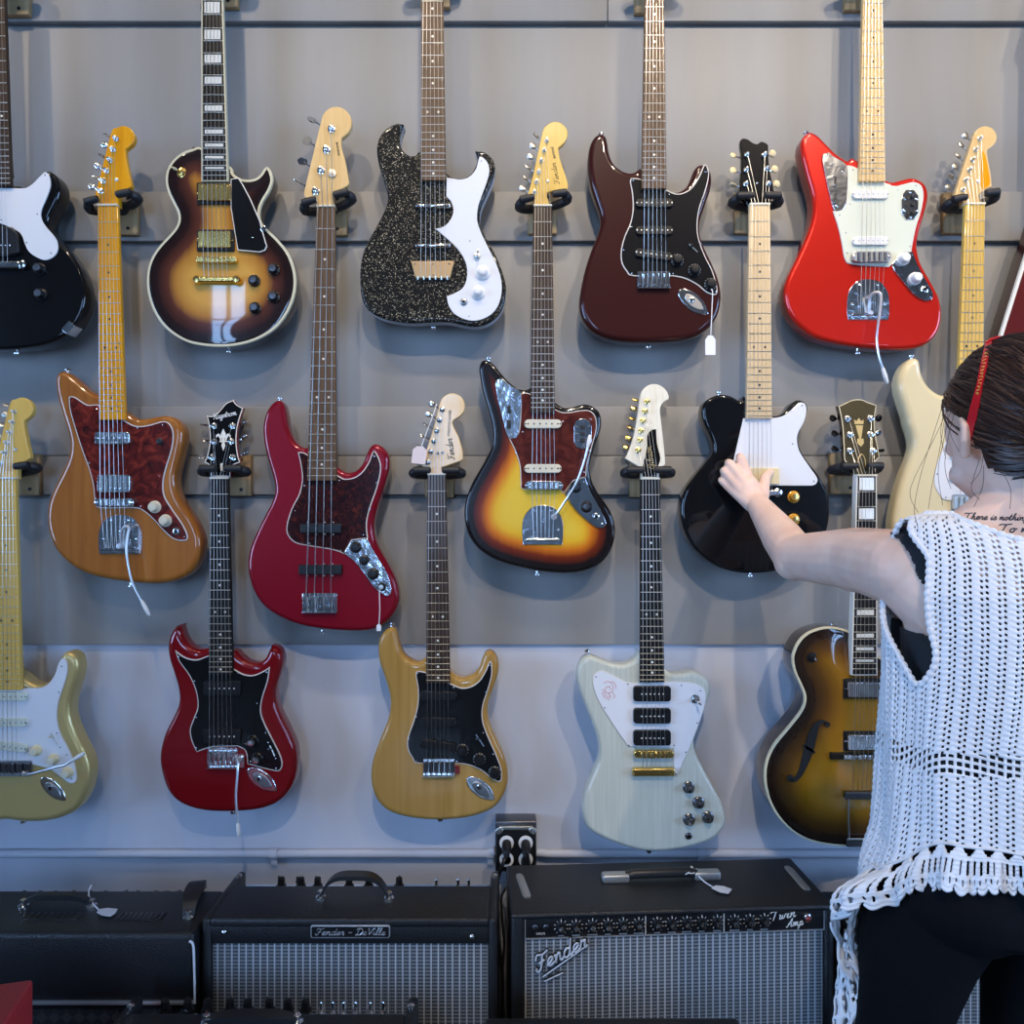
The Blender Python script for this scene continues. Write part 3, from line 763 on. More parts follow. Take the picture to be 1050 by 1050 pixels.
g.strings((224, 268), 11.8, (289, 1), h=.020, tailh=.014)
for a, b in ((281.5, 277), (261.5, 288.5), (281.5, 305), (262.5, 316.5)): g.knob(a, b, 6.2, .012, 'black_plastic', 'gunmetal', ticks='logo_gold')
g.top = 0; g.toggle(187, 177.5, -6, -1, 'gold_metal', 'cream', 5.5)
g.strap(231, 355.5); g.strap(196, 151.5, 0, 1)
G2 = g

# --- black sparkle with white scratchplate
g = Guitar('black sparkle guitar with white wavy pickguard and two white knobs', 443, 331)
g.body([(432, 156), (426, 158.6), (420, 158.6), (414.5, 155.5), (410.8, 149), (410, 141), (411.2, 134), (413.8, 127, 1), (408, 125.6), (400, 128.4), (392, 135), (387.6, 143), (386, 152), (387.4, 165), (391.4, 179), (395.6, 193), (397.4, 203), (394, 215), (387, 229), (378, 245), (372, 259), (369, 275), (369, 295), (372, 309), (379, 319), (392, 326), (408, 329.6), (424, 331), (444, 330), (460, 330), (472, 332.4), (486, 334.6), (500, 331.6), (511, 323), (517, 311), (518.8, 295), (516, 281), (510, 265), (503, 251), (496, 239), (491.8, 227), (493, 213), (498, 201), (504, 187), (507.6, 173), (506, 164), (501, 158), (494, 154.4), (487.2, 154.4, 1), (489.4, 162), (487, 171), (481, 179), (472, 182.8), (464, 181.4), (458, 177)],
       'black_sparkle', 'grey_vinyl', r=.007, th=.040)
g.guard([(458, 182.4, 1), (464, 183.4), (472, 184.6), (481, 181.8), (487.6, 174.6), (490, 167), (491.6, 161, 1), (495.4, 162), (500, 167.4), (501.8, 176), (499, 187.4), (494, 201), (490.2, 213), (489.4, 226), (493, 238), (500, 253), (508, 269), (513.4, 285), (514.4, 299), (511, 313), (503, 323), (490, 328.8), (478, 328), (466, 322), (460, 313), (458.2, 304, 1), (466, 301), (475, 295), (479, 284), (478, 271), (472, 259), (462, 248), (446.4, 234.6, 1), (454, 233.2), (461, 227), (465, 217.6), (463, 208), (457.8, 201.6, 1)], 'white_guard', t=.0022, screws=[(493.6, 165.6), (482, 247.4), (481, 324.4)], smat='steel_worn')
g.top = 0
g.neck((443.7, 10.7, -28), (444.8, 12.8, 187), 300, 21, 'maple_pale', 'rosewood_light')
for y in (212.4, 253):
    mb = MB(); a, b = g.L(426, y, .005), g.L(462.5, y, .005)
    tube(mb, [a, a.lerp(b, .02), a.lerp(b, .05), a.lerp(b, .95), a.lerp(b, .98), b], [.001, .004, .0052, .0052, .004, .001], 14); g.part('lipstick_pickup', mb, 'chrome')
mb = MB(); slab(mb, g.P([(421.6, 268.4), (466, 268.4), (462, 286), (426.4, 286)]), 0, .006, .0012); br = g.part('bridge', mb, 'brass_dull')
for x, y in ((426, 271.5), (444, 271.5), (461, 271.5), (444.5, 283)): g.screw(x, y, .006, br, 'gunmetal', 1.0)
for i in range(6):
    mb = MB(); tube(mb, [g.L(429 + i * 6, 284, .007), g.L(429 + i * 6, 287.5, .005)], .0022, 8); g.part('saddle', mb, 'nickel', br)
g.strings((444.5, 272), 12.5, (284, 1), h=.011)
g.top = .0022
for x, y, r in ((495, 280, 7.6), (490.4, 300.6, 7.0)):
    mb = MB(); u = g.u; lathe(mb, g.L(x, y, .002), (0, -1, 0), [(r * u, 0), (r * u, .003), (r * .72 * u, .0055), (r * .56 * u, .010), (r * .52 * u, .016), (r * .40 * u, .0175), (r * .15 * u, .018)], 0, 24)
    g.part('knob', mb, 'white_plastic')
g.toggle(489, 263.5, 2, -3, 'nickel', 'nickel', 3.6); g.socket(475.6, 310, 3.6, 'steel_worn')
g.strap(443.5, 330.5)
G3 = g

# --- maroon double cutaway
ST = [(656, 171, 1), (650, 175.4), (644, 175.4), (636, 172), (629, 165), (625, 155), (623.6, 146), (621.6, 138.6), (616.4, 135.8), (610.5, 138.4), (605.8, 146), (603.6, 157), (603.2, 171), (606, 189), (611, 205), (615.4, 219), (616, 229), (612.6, 241), (607, 255), (601, 273), (596.4, 293), (594.4, 311), (597, 325), (605, 337), (618, 345), (636, 349.4), (660, 351), (686, 350), (710, 346), (726, 337), (736, 324), (740, 309), (739.6, 295), (736, 281), (729, 265), (722.4, 251), (718.4, 237), (719, 225), (724, 209), (729, 194), (730.8, 183), (729, 174), (723, 168), (717, 168), (712.4, 173), (709, 182), (704, 190.6), (697, 195), (690, 195.4), (683, 192, 1)]
SP = [(647, 183, 1), (657, 184), (683, 195), (694, 199), (704, 196.4), (711, 190), (717, 180), (721.6, 169.6), (725, 171), (726.8, 181), (723, 197), (717, 215), (715, 233), (717, 247), (723, 263), (730, 277), (735, 293), (735, 301), (731.6, 302.6), (724, 300), (714, 292), (702, 286), (690, 283.4, 1), (650, 283.4), (642, 278), (637, 269), (636.6, 257), (640, 243), (646, 229), (648.6, 215), (648, 199), (645.8, 187)]
SSC = [(648.8, 185.4), (685.6, 199.6), (723, 176.6), (720, 205.6), (718, 250), (727, 272.6), (689.6, 280.6), (647.6, 280.6), (639, 256.6), (647, 233), (733.4, 299)]
g = Guitar('dark maroon guitar with black pickguard and white price tag hanging from its knob', 666, 351)
g.body(ST, 'maroon', r=.012, rb=.012)
g.guard(SP, 'black_guard', 'guard_edge', SSC)
g.neck((670.2, 9.4, -22), (669.7, 12.7, 195.5), 298, 21, 'maple', 'rosewood_light')
for cx, cy, t in ((670.4, 209.4, 0), (670.4, 237.4, 0), (669.6, 262, .13)): g.pickup(cx, cy, 38, 8.6, 'black_plastic', 'nickel', t, pr=.7, span=.70)
g.bridge(653.4, 278.5, 686.6, 297, 'chrome', 'chrome', lip=True)
g.strings((670, 287), 11.5, (296, 1))
for x, y in ((694, 267.4), (711.6, 277.6), (728, 292)): g.knob(x, y, 6.4, .013, 'black_plastic', 'black_plastic', ticks='logo_white')
g.blade(706.5, 251, 715, 259); g.jack(711, 310, 39, 17, A40); g.strap(666.5, 350.5); g.strap(618, 136.4, -.2, 1)
G4 = g

# --- candy red offset
g = Guitar('bright red guitar with mint-white pickguard and pale maple neck', 885, 357)
g.body([(877, 162), (871, 164.2), (866, 162), (856.7, 155.4), (845, 143.5), (838.3, 137.3), (831, 134.6), (825, 138.6), (822.2, 146), (822.7, 158), (828, 180), (833.6, 200), (834, 220), (828.3, 240), (818.3, 263), (808.3, 284), (805, 297), (806, 310), (811, 323), (821, 335), (837, 346), (861, 352.4), (889, 356.2), (915, 358), (937, 357), (953, 351), (963, 339), (966.6, 323), (964, 305), (955, 287), (946, 271), (942, 257), (942, 245), (946, 229), (951, 211), (952.8, 199), (950, 189), (943, 183.4), (935, 181.4), (925, 183.6), (915, 185.6), (906, 181.4)], 'candy_red', 'candy_side', r=.009)
g.guard([(868, 170, 1), (877, 172), (906, 187), (917, 191), (927, 189), (937, 187), (944.4, 191), (946.6, 201), (944, 217), (939, 233), (936, 247), (934, 259, 1), (925, 259.4, 1), (917, 269, 1), (911, 274, 1), (874, 271.4), (866, 266), (863, 251), (859, 233), (853.6, 216.8, 1), (860, 216), (866, 212), (868, 195)], 'mint_guard', 'guard_edge', ew=.7, t=.0024, screws=[(874, 174.6), (920, 195), (938.6, 191), (940, 227), (932.6, 253), (868, 259.6), (867, 239), (860.4, 221), (871, 209.6)], smat='steel_worn')
g.neck((892.7, 9.6, -25), (892.3, 13.3, 188), 292, 21, 'maple_pale', 'maple', 'inlay_black', fretmat='nickel')
for y in (200.6, 248): g.pickup(891, y, 37, 9, 'white_plastic', 'steel_worn', r=4.4, pr=.7, span=.66)
g.top = g.body_top
cp = g.plate('control_plate', [(843, 158.6, 1), (849, 157), (854, 161), (867.6, 170.6), (868, 195), (866, 212), (859, 216.6), (854, 214), (849, 195), (845, 177), (842.6, 165)], 'chrome', t=.0034)
for y in (186, 203.5):
    mb = MB(); q = g.xz(856, y); slab(mb, rrect(q.x, q.y, 2.6 * g.u, 9 * g.u, .001), .002, .0038, .0003); lathe(mb, g.L(856, y + 4.5, .003), (0, -1, 0), [(1.6 * g.u, 0), (1.5 * g.u, .004)], 1, 8); g.part('slide_switch', mb, ['inlay_black', 'chrome'], cp)
for a, b in ((846.6, 160), (852, 169.6), (863.6, 176.6), (857, 212)): g.screw(a, b, .0034, cp, 'chrome', 1.5)
cp = g.plate('control_plate', [(916, 268.6, 1), (925, 260, 1), (935, 258.4, 1), (940, 271), (947, 285), (955, 299), (955.4, 306), (949, 308.8), (937, 303), (925, 289), (915, 275)], 'chrome', t=.0034)
g.screw(934, 262, .0034, cp); g.screw(953, 305, .0034, cp)
g.top = .0034
for a, b in ((925, 266.4), (937, 286.4)): g.knob(a, b, 6.6, .016, 'white_plastic', 'white_plastic')
g.socket(947, 297.6, 3.8)
g.top = .0024
mb = MB(); q = g.xz(932, 210.6); hx = [(-8.5, -9), (-4, -15), (4, -15), (8.5, -9), (8.5, 9), (4, 15), (-4, 15), (-8.5, 9)]
slab(mb, [Vector((q.x + a * g.u, q.y + b * g.u)) for a, b in hx], .001, .0048, .001); sp_ = g.part('switch_plate', mb, 'chrome')
for y in (203, 211, 219):
    mb = MB(); q = g.xz(932.5, y); slab(mb, rrect(q.x, q.y, 8 * g.u, 3.6 * g.u, .001), .004, .0052, .0003); slab(mb, rrect(q.x + .003, q.y, 3 * g.u, 3 * g.u, .001), .005, .0095, .001); g.part('slide_switch', mb, ['inlay_black'], sp_)
for a, b in ((932, 198), (932, 223.6), (926, 205), (926, 217), (938.5, 205), (938.5, 217)): g.screw(a, b, .0048, sp_, 'chrome', 1.3)
g.body_top = .0024; g.jm_bridge(871.5, 259.4, 911, 270.4, 'steel_worn', 'gunmetal'); g.body_top = 0
g.jm_tail(868, 286.6, 911.4, 328)
g.strings((891.6, 265), 11.6, (324, .92))
g.arm([(891, 322, .006), (892, 305, .016), (897, 300, .022), (903, 302, .026), (902, 320, .032), (899, 345, .036), (901, 364, .036), (905, 378, .034)], ((904.6, 376, .034), (910, 393.6, .030)))
g.strap(883.5, 357); g.strap(831, 135, -.2, 1)
G5 = g

# --- dark red wing at the right edge
g = Guitar('dark red guitar with cream binding at the right edge, mostly out of view', 1060, 390)
g.body([(1063, 225, 1), (1110, 225, 1), (1160, 380, 1), (1130, 388, 1), (1092, 330, 1), (1056, 386, 1), (1016, 374, 1)], 'wine', 'maroon', th=.046, binding='white_binding', bw=3.0)
g.neck((1087, 9.6, 30), (1087, 13, 262), 292, 22, 'maroon', 'rosewood')
g.pickup(1087, 280, 33, 16, 'chrome', 'chrome', frame='black_plastic', prow=-5)
g.body_top = 0; g.bridge(1068, 316, 1106, 326, 'chrome', 'chrome', lip=False)
g.strings((1087, 320), 11.5, (340, 1))
up_head(g, FH, 1087 - 113, 30 - 213, 'maroon')
G6 = g

# --- natural offset with tortoiseshell guard
g = Guitar('natural brown wood guitar with red tortoiseshell pickguard and hanging tremolo arm', 128, 598)
g.body([(104.4, 406, 1), (99, 404.4), (90, 400), (78, 390), (71, 384), (65.4, 380.6), (59.6, 381), (56, 385.6), (55.2, 393), (57, 406), (62, 424), (67.6, 442), (70, 456), (68, 470), (61, 486), (53, 502), (48, 516), (46.4, 532), (49, 548), (56, 564), (68, 577), (84, 587), (104, 593), (130, 597), (158, 599), (178, 596), (194, 588), (203, 574), (206, 558), (203, 544), (196, 530), (186, 516), (180, 502), (179, 488), (183, 470), (187, 450), (186, 438), (180, 429.6), (170, 425.8), (160, 426.6), (148, 429), (139, 428.6), (131, 424, 1)], 'natural_alder', r=.012, rb=.010)
g.guard([(71, 407, 1), (77, 407), (90, 415), (104, 416), (131, 433), (142, 437), (154, 435.6), (168, 432), (175, 435.4), (178.4, 445), (177, 460), (171, 480), (168, 494), (169, 508), (177, 522), (188, 538), (193, 550), (190, 554.4), (179, 553), (168, 544), (158, 533), (148, 524.4), (138, 521), (104, 521), (98, 515.6), (96, 498), (92, 482), (84, 460), (77, 438), (72, 420)], 'tortoise_red', 'guard_edge', screws=[(72.8, 408.2), (99.6, 419.6), (141.8, 439), (167.6, 435.6), (92, 474.4), (164.4, 488), (145, 519), (189.6, 550.4), (99, 511)])
g.neck((113, 10.1, 213), (117.6, 13.2, 431), 298, 21, 'maple_amber', 'maple_amber', 'inlay_black', fretmat='nickel')
g.head(FH, 'maple_amber')
PO = [(104, 196.5), (106.5, 186), (110, 175.4), (113.5, 164.4), (116.5, 153.6), (119.5, 142.6)]
BU = [(95, 191.5), (98.5, 181.5), (101, 171), (105, 160), (108, 149), (110.5, 139)]
for i, (a, b) in enumerate(zip(PO, BU)): g.peg(a, b, turn=(.2, 1.1, 0, 1.3, .1, 1.2)[i], bs=.9)
g.screw(120, 184.5, .002, g.hd, 'nickel', 1.9)
g.pickup(117.5, 449.6, 35, 12.4, 'chrome', 'chrome', ht=.009, r=2, pr=.8)
g.cover('pickup_blade', 'gunmetal', [rrect(*g.xz(117.5, 450.4), 26 * g.u, 4 * g.u, .001)], .010, .0118)
g.pickup(119.5, 496, 33, 18, 'chrome', 'chrome', ht=.011, r=2, prow=5, pr=1.0, screws=False)
g.jm_bridge(99, 511, 140, 519.4)
g.jm_tail(101.6, 528, 146, 567.8)
g.strings((119.3, 514.5), 12.2, (562, .85), posts=PO)
for a, b in ((159.6, 519.8), (170.6, 533.8)): g.knob(a, b, 6.4, .015, 'aged_white', 'aged_white')
g.socket(181.4, 545, 3.9); g.socket(164.4, 452.6, 3.4, 'inlay_black')
g.arm([(124, 560, .008), (125, 545, .016), (128.5, 539.6, .022), (132, 541, .026), (130, 555, .030), (129.6, 565, .032), (131.6, 580, .034), (136, 598, .036), (145.4, 616.6, .036)], ((144.8, 615, .036), (153.4, 631.4, .035)))
g.strap(129.5, 598); g.strap(64.6, 381, -.2, 1)
G7 = g
hanger(g, 'black padded wall hanger holding the amber headstock of the natural wood guitar', .22)

# --- red bass
g = Guitar('dark red four-string bass guitar with dark tortoiseshell pickguard and long neck', 330, 646, name='bass_guitar')
g.body([(317.4, 457, 1), (312, 459), (305, 455.6), (299, 448), (295, 438), (293, 426), (291, 416), (287, 410.4), (281, 411), (274, 418.6), (270, 429), (268.6, 440), (270, 455), (274, 472), (279, 489), (281, 502), (278, 514), (271, 528), (262, 546), (255.6, 562), (253, 578), (255, 594), (261, 610), (271, 623), (286, 633), (306, 641), (326, 645), (350, 647.4), (374, 647.4), (388, 643.6), (400, 634), (407, 623), (408.8, 610), (405, 594), (396, 576), (387, 560), (383, 546), (384, 530), (389, 512), (395, 494), (398.6, 479), (398, 467), (393, 459), (385, 454.8), (379, 458), (375, 466), (371, 475.6), (364, 482.6), (355, 484.4), (346, 479, 1)], 'bass_red', r=.011, rb=.011)
g.guard([(305.6, 464, 1), (310, 463.6), (317, 467), (346, 487), (356, 491), (368, 487), (377, 476), (383, 462.6), (388, 468), (391, 480), (387, 500), (380, 520), (376.4, 536), (377.4, 552, 1), (361, 554, 1), (353, 568, 1), (342, 564), (318, 560), (304, 557), (296, 550), (294, 540), (299, 522), (307, 506), (310, 490), (308, 474)], 'tortoise_dark', 'guard_edge', screws=[(384, 468), (386.6, 495), (379.4, 522), (373, 548.4), (349.6, 564.4), (317.6, 557), (303, 524), (312.6, 498), (348, 492.4)])
g.neck((335.2, 9.2, 214), (331, 15, 493), 400, 20, 'maple_pale', 'rosewood_light')
g.head([(326, 214, 1), (324, 207), (316, 204.6), (312, 201), (312.6, 193), (320, 162), (329, 125), (332, 116.4), (338, 111), (346, 109.4), (354, 112.6), (359.6, 120), (360.4, 129), (357, 136.4), (350.4, 142, 1), (350, 150), (354, 165), (357, 181), (357.4, 189.6), (350, 194.4), (341, 199), (344.4, 214, 1)], 'maple')
PO = [(324, 196.6), (329.5, 175.2), (335, 154), (340.3, 132.6)]; BU = [(306, 186.4), (311.5, 166.4), (316.5, 145.4), (321.5, 123.8)]
for i, (a, b) in enumerate(zip(PO, BU)): g.peg(a, b, style='paddle', r=2.7, turn=(1.25, .5, .25, .8)[i], bs=.95)
g.screw(341, 178.6, .004, g.hd, 'nickel', 4.0)
g.logo_block('JAZZ BASS', (346.6, 153), -1.42, 3.0, 'logo_black')
g.pickup(330, 541.6, 42, 9.4, 'black_plastic', 'nickel', n=4, span=.62, rows=[-6, 6], r=1.2, ht=.008, screws=False)
g.top = 0; g.pickup(329.4, 583.8, 44, 9.8, 'black_plastic', 'nickel', n=4, span=.58, rows=[-6, 6], r=1.2, ht=.010, screws=False)
cp = g.plate('control_plate', [(353, 567, 1), (361, 554.4, 1), (377, 552.4, 1), (384, 566), (396, 586), (401.4, 603), (400, 609.6), (394, 610), (382, 600), (367, 579)], 'chrome', t=.003)
for a, b in ((356, 568), (375, 556), (397, 608.6)): g.screw(a, b, .003, cp)
g.top = .003
for a, b, r in ((365.4, 561, 6), (373.8, 574, 5.4), (383, 588, 6.2)): g.knob(a, b, r, .016, 'black_plastic', 'black_plastic', ticks='logo_white')
g.knob(391.6, 601.6, 4.4, .008, 'black_plastic', 'nickel')
g.body_top = 0; g.bridge(310.4, 608, 346, 628.4, 'chrome', 'chrome', 4)
g.strings((328.6, 613), 12.6, (628, 1), n=4, posts=PO, thick=[.0014, .0012, .001, .0009])
g.strap(328, 646.4); g.strap(284, 410.6, .2, 1)
G8 = g
hanger(g, 'black padded wall hanger carrying the maple headstock of the red bass', .24, cx=334.6, py=204.5)

# --- three tone burst offset
g = Guitar('yellow to black sunburst guitar with chrome control plates and raised tremolo arm', 552, 586)
g.body([(544, 397, 1), (538, 399.4), (530, 397.2), (520, 389.4), (512, 380), (505.6, 372.4), (499.6, 368.8), (494, 370), (491.2, 377), (492, 386), (495, 402), (501, 422), (505, 440), (504.4, 456), (498, 470), (489, 486), (481, 502), (476.4, 518), (476.4, 534), (481, 550), (492, 564), (508, 574), (530, 581), (554, 586), (578, 588), (598, 586), (616, 578), (627, 564), (631, 548), (630, 534), (624, 520), (614, 506), (607, 492), (605, 478), (609, 462), (615, 444), (617, 432), (615, 422.6), (608, 416.4), (599, 414), (588, 416.6), (578, 417.4), (569, 412, 1)], 'burst_three', 'black_gloss', grid=.006, r=.009)
g.guard([(534, 404, 1), (544, 404), (569, 419.6), (580, 423), (594, 421), (604, 421), (610.4, 427), (611.6, 440), (607, 458), (602, 476), (601, 489, 1), (588, 493, 1), (578, 506, 1), (574, 502, 1), (538, 502), (534, 494), (533, 478), (528, 462), (521.6, 449.4, 1), (528, 448), (532, 442), (533.6, 428)], 'tortoise_jag', 'guard_edge', ew=.7, screws=[(577, 432), (606, 430), (605, 462), (529, 464), (536, 443), (599, 484)])
g.neck((556.3, 9.4, 213.5), (556.3, 12.4, 423.5), 285, 22, 'maple_honey', 'rosewood')
g.head([(547, 214, 1), (546, 204), (541, 200.6, 1), (547.6, 175), (556, 136), (560.6, 128.6), (567, 125), (575, 126), (581.4, 132.6), (582, 140), (578.4, 147), (572.6, 152, 1), (574, 162), (579, 177), (582.4, 189), (581.6, 195, 1), (570, 196), (561, 199), (565.4, 214, 1)], 'maple_honey')
PO = [(548, 197.5), (550, 187), (552.5, 176.5), (555, 165.4), (558, 154.8), (560.5, 144.5)]; BU = [(536.5, 193.5), (539, 182.6), (542, 171.6), (544.5, 161), (547, 150), (550, 139.5)]
for i, (a, b) in enumerate(zip(PO, BU)): g.peg(a, b, 'nickel', r=1.5, turn=(.2, 1.1, .9, .1, .2, 1.2)[i], bs=.85)
g.screw(561.5, 186, .002, g.hd, 'nickel', 1.6)
g.logo_script('Fender', (574, 189), (569.6, 167), 5.5, 'logo_black', .0005); g.logo_block('JAGUAR', (567.4, 157), -1.36, 3.4, 'logo_black')
for y in (435, 480.6): g.pickup(556.6, y, 38, 9, 'aged_white', 'inlay_black', r=4.4, pr=.9, span=.80)
g.top = 0
cp = g.plate('control_plate', [(508, 391, 1), (511, 389), (516, 389.6), (524, 396), (534, 403.4), (533.6, 428), (531, 446), (525, 449.8), (520, 446), (515, 428), (510, 408)], 'chrome', t=.0034)
for y in (420, 435.4):
    mb = MB(); q = g.xz(522, y); slab(mb, rrect(q.x, q.y, 4 * g.u, 8.6 * g.u, .001), .002, .0042, .0004); slab(mb, rrect(q.x + .0008, q.y + .003, 3 * g.u, 3 * g.u, .001), .004, .009, .001); g.part('slide_switch', mb, 'inlay_black', cp)
for a, b in ((512, 393), (515.6, 403.4), (526, 403.6), (523, 446)): g.screw(a, b, .0034, cp, 'chrome', 1.4)
cp = g.plate('control_plate', [(579, 506, 1), (588, 494, 1), (600, 489.6, 1), (605, 504), (612, 516), (620, 532), (620.6, 539), (613, 541), (600, 532), (588, 520)], 'chrome', t=.0034)
for a, b in ((599, 494), (617, 537), (583, 508)): g.screw(a, b, .0034, cp, 'chrome', 1.2)
g.top = .0034
for a, b in ((590, 499.4), (601, 519.6)): g.knob(a, b, 6, .014, 'black_plastic', 'gunmetal')
g.socket(611, 529.6, 3.6)
g.top = .0024; mb = MB(); q = g.xz(597.4, 445)
slab(mb, [Vector((q.x + a * g.u, q.y + b * g.u)) for a, b in [(-9, -8), (-7, -13), (-2, -15.5), (2, -15.5), (7, -13), (9, -8), (9, 8), (7, 13), (2, 15.5), (-2, 15.5), (-7, 13), (-9, 8)]], .001, .0044, .0009); sp_ = g.part('switch_plate', mb, 'chrome')
for y in (438.4, 445, 452):
    mb = MB(); q = g.xz(597, y); slab(mb, rrect(q.x, q.y, 5.6 * g.u, 4 * g.u, .001), .004, .0075, .001); g.part('slide_switch', mb, 'inlay_black', sp_)
for a, b in ((597.4, 432.6), (597.4, 458), (591, 438), (591, 452), (603.6, 438), (603.6, 452), (591, 445)): g.screw(a, b, .0044, sp_, 'gunmetal', 1.1)
g.body_top = .0024; g.jm_bridge(538, 493.4, 577, 502.4); g.body_top = 0
g.jm_tail(535.4, 518, 577.4, 558.4)
g.strings((556.9, 497.6), 11.6, (553, .85), posts=PO)
g.arm([(568, 530, .010), (572, 525, .020), (582, 510, .028), (592, 493, .032), (599, 473, .034), (603, 457, .034)], ((602.4, 459, .034), (605.2, 445.6, .034)))
g.strap(551, 586); g.strap(500.6, 369.4, 0, 1)
G9 = g
hanger(g, 'black padded wall hanger holding the headstock of the yellow sunburst guitar', .16, cx=557, py=203)

# --- black single cutaway being touched
g = Guitar('black single-cutaway guitar with white pickguard and gold knobs, touched by the person', 773, 587)
g.body([(763, 406, 1), (760.6, 410.6), (756, 409.4), (750, 406), (740, 404.2), (730, 407), (722.4, 413), (720, 422), (722.4, 434), (728, 446), (731.4, 456), (731, 464), (724, 474), (714, 486), (704, 500), (699, 514), (698.4, 528), (702, 544), (710, 560), (722, 572), (738, 582), (756, 587), (774, 588), (794, 586), (815, 579), (830, 569.6), (842, 556.6), (848.6, 543), (851, 530), (851, 518), (850, 508), (846, 498), (838, 484.6), (828, 472), (821, 460), (819, 449), (823, 436), (828, 424), (828.6, 416.6), (825, 411.6), (818, 410.2), (812, 414), (807, 420.4), (800, 425.4), (790, 427, 1)], 'black_gloss', r=.007)
g.guard([(762, 429, 1), (790, 429, 1), (802, 427), (812, 420), (819, 413.4), (824.6, 414), (826.6, 421), (824, 432), (818, 444), (817, 453), (820, 464), (830, 479), (837.4, 490), (836.6, 496), (832, 498, 1), (746, 498, 1)], 'white_guard', t=.0022, screws=[(764.4, 431.6), (822, 416), (812.4, 455.2), (834, 493.6), (797, 495.6)], smat='gunmetal')
g.neck((777.5, 10.4, 212), (777, 13.1, 429.5), 299, 22, 'maple_pale', 'maple_pale', 'inlay_black', fretmat='nickel')
g.head([(767, 212, 1), (764, 206), (758.8, 200), (759.6, 180), (760.4, 162), (759, 146), (761.6, 142), (767, 143), (772, 146.4), (776.6, 147.6), (780, 145.4), (784, 146), (787.8, 148.6, 1), (788, 162), (790, 178), (793.8, 198), (790, 206), (788, 212, 1)], 'black_gloss')
PL = [((764.5, 189), (752, 190)), ((765, 174.5), (752, 175)), ((765.5, 159), (752.5, 159.5))]; PR = [((783.5, 159), (791.5, 158)), ((785.5, 173.5), (793.6, 173.8)), ((787.5, 189), (795.6, 189))]
for i, (a, b) in enumerate(PL + PR): g.peg(a, b, 'chrome', 'cream', r=1.7, bs=.95, turn=(1.5, .2, .6, .2, .1, .1)[i])
g.screw(776, 188, .002, g.hd, 'chrome', 1.1)
g.pickup(777, 488.4, 42, 17, 'cream', 'cream', ht=.007, r=1.5, screws=True)
g.top = 0; g.body_top = 0
g.cover('bridge', 'chrome', [rrect(*g.xz(777.5, 505.6), 44 * g.u, 6.4 * g.u, 3.2 * g.u)], .002, .013, .003)
g.socket(796, 505.2, 4.6, h0=.006); g.socket(759, 505.2, 4.6, h0=.006)
g.strings((777, 505), 11.6, None, posts=[q[0] for q in PL] + [q[0] for q in PR])
for a, b in ((813.4, 509.6), (813.4, 532.8)): g.knob(a, b, 6.2, .014, 'amber_knob', 'gold_metal')
g.strap(772, 587.4); g.strap(739.4, 404.6, 0, 1)
G10 = g
hanger(g, 'black padded wall hanger holding the black headstock with cream tuner buttons', 0, cx=776.5, py=202.6, gap=13, ln=20)

# --- cream double cutaway behind the person
dx, dy = 321.5, 229.5
g = Guitar('cream guitar with white pickguard and maple neck half hidden behind the person', 988, 580)
tr = lambda P_: [(p[0] + dx, p[1] + dy) + tuple(p[2:]) for p in P_]
bd = tr(ST); bd[0] = (978, 403, 1)
bd[1:14] = [(968, 404.6), (960, 401), (952.6, 394), (947.6, 385), (945.8, 377), (944.4, 369.6), (940, 366.4), (934, 368.4), (927.6, 375.6), (923, 387), (922.8, 399), (926, 411), (931, 427)]
g.body(bd, 'vintage_cream', r=.014, rb=.012)
g.guard(tr(SP), 'white_guard', None, tr(SSC), smat='gunmetal')
g.neck((997, 9.9, 211.5), (991.4, 13, 428), 298, 21, 'maple_honey', 'maple_honey', 'inlay_black', fretmat='nickel')
g.head([(987, 211.6, 1), (985, 205), (978.4, 202.4, 1), (982, 190), (996.6, 145), (999.6, 136), (1004.3, 131), (1011, 129.4), (1017.8, 132), (1022, 138.8), (1021, 146), (1016.8, 151), (1012.2, 154, 1), (1013, 163), (1015.8, 177), (1017.2, 191.6, 1), (1009, 195.4), (1003.6, 201), (1007, 210.8, 1)], 'maple')
PO = [(986.7, 194.8), (989.8, 184.8), (993.3, 174.3), (996.7, 163.8), (1000, 153.3), (1003.8, 142.4)]; BU = [(972.4, 192), (975.7, 181), (979.5, 171), (982.4, 160), (986, 149), (990, 139.5)]
for i, (a, b) in enumerate(zip(PO, BU)): g.peg(a, b, 'nickel', r=1.5, turn=(.4, 1.2, .3, .8, .6, .2)[i], bs=.95)
mb = MB(); slab(mb, g.C([(1006.6, 156), (1010, 160), (1012.6, 172), (1014.8, 188), (1010, 193), (1006, 192), (1005.6, 178)]), .0008, .0013); g.part('worn_decal', mb, 'maple_amber', g.hd)
g.screw(1002.4, 186, .002, g.hd, 'nickel', 1.9)
for cx, cy, t in ((670.4, 209.4, 0), (670.4, 237.4, 0), (669.6, 262, .13)): g.pickup(cx + dx, cy + dy, 38, 8.6, 'white_plastic', 'gunmetal', t, pr=.7)
g.bridge(975, 507, 1008, 526, 'steel_worn', 'nickel'); g.strings((991.5, 515), 11.5, (525, 1), posts=PO)
for x, y in ((694, 267.4), (711.6, 277.6), (728, 292)): g.knob(x + dx, y + dy, 6.4, .013, 'aged_white', 'aged_white')
g.blade(706.5 + dx, 251 + dy, 715 + dx, 259 + dy); g.strap(939, 366.8, 0, 1)
G11 = g
hanger(g, 'black padded wall hanger holding the pale headstock at the far right', .17, cx=997.5, py=202.5)

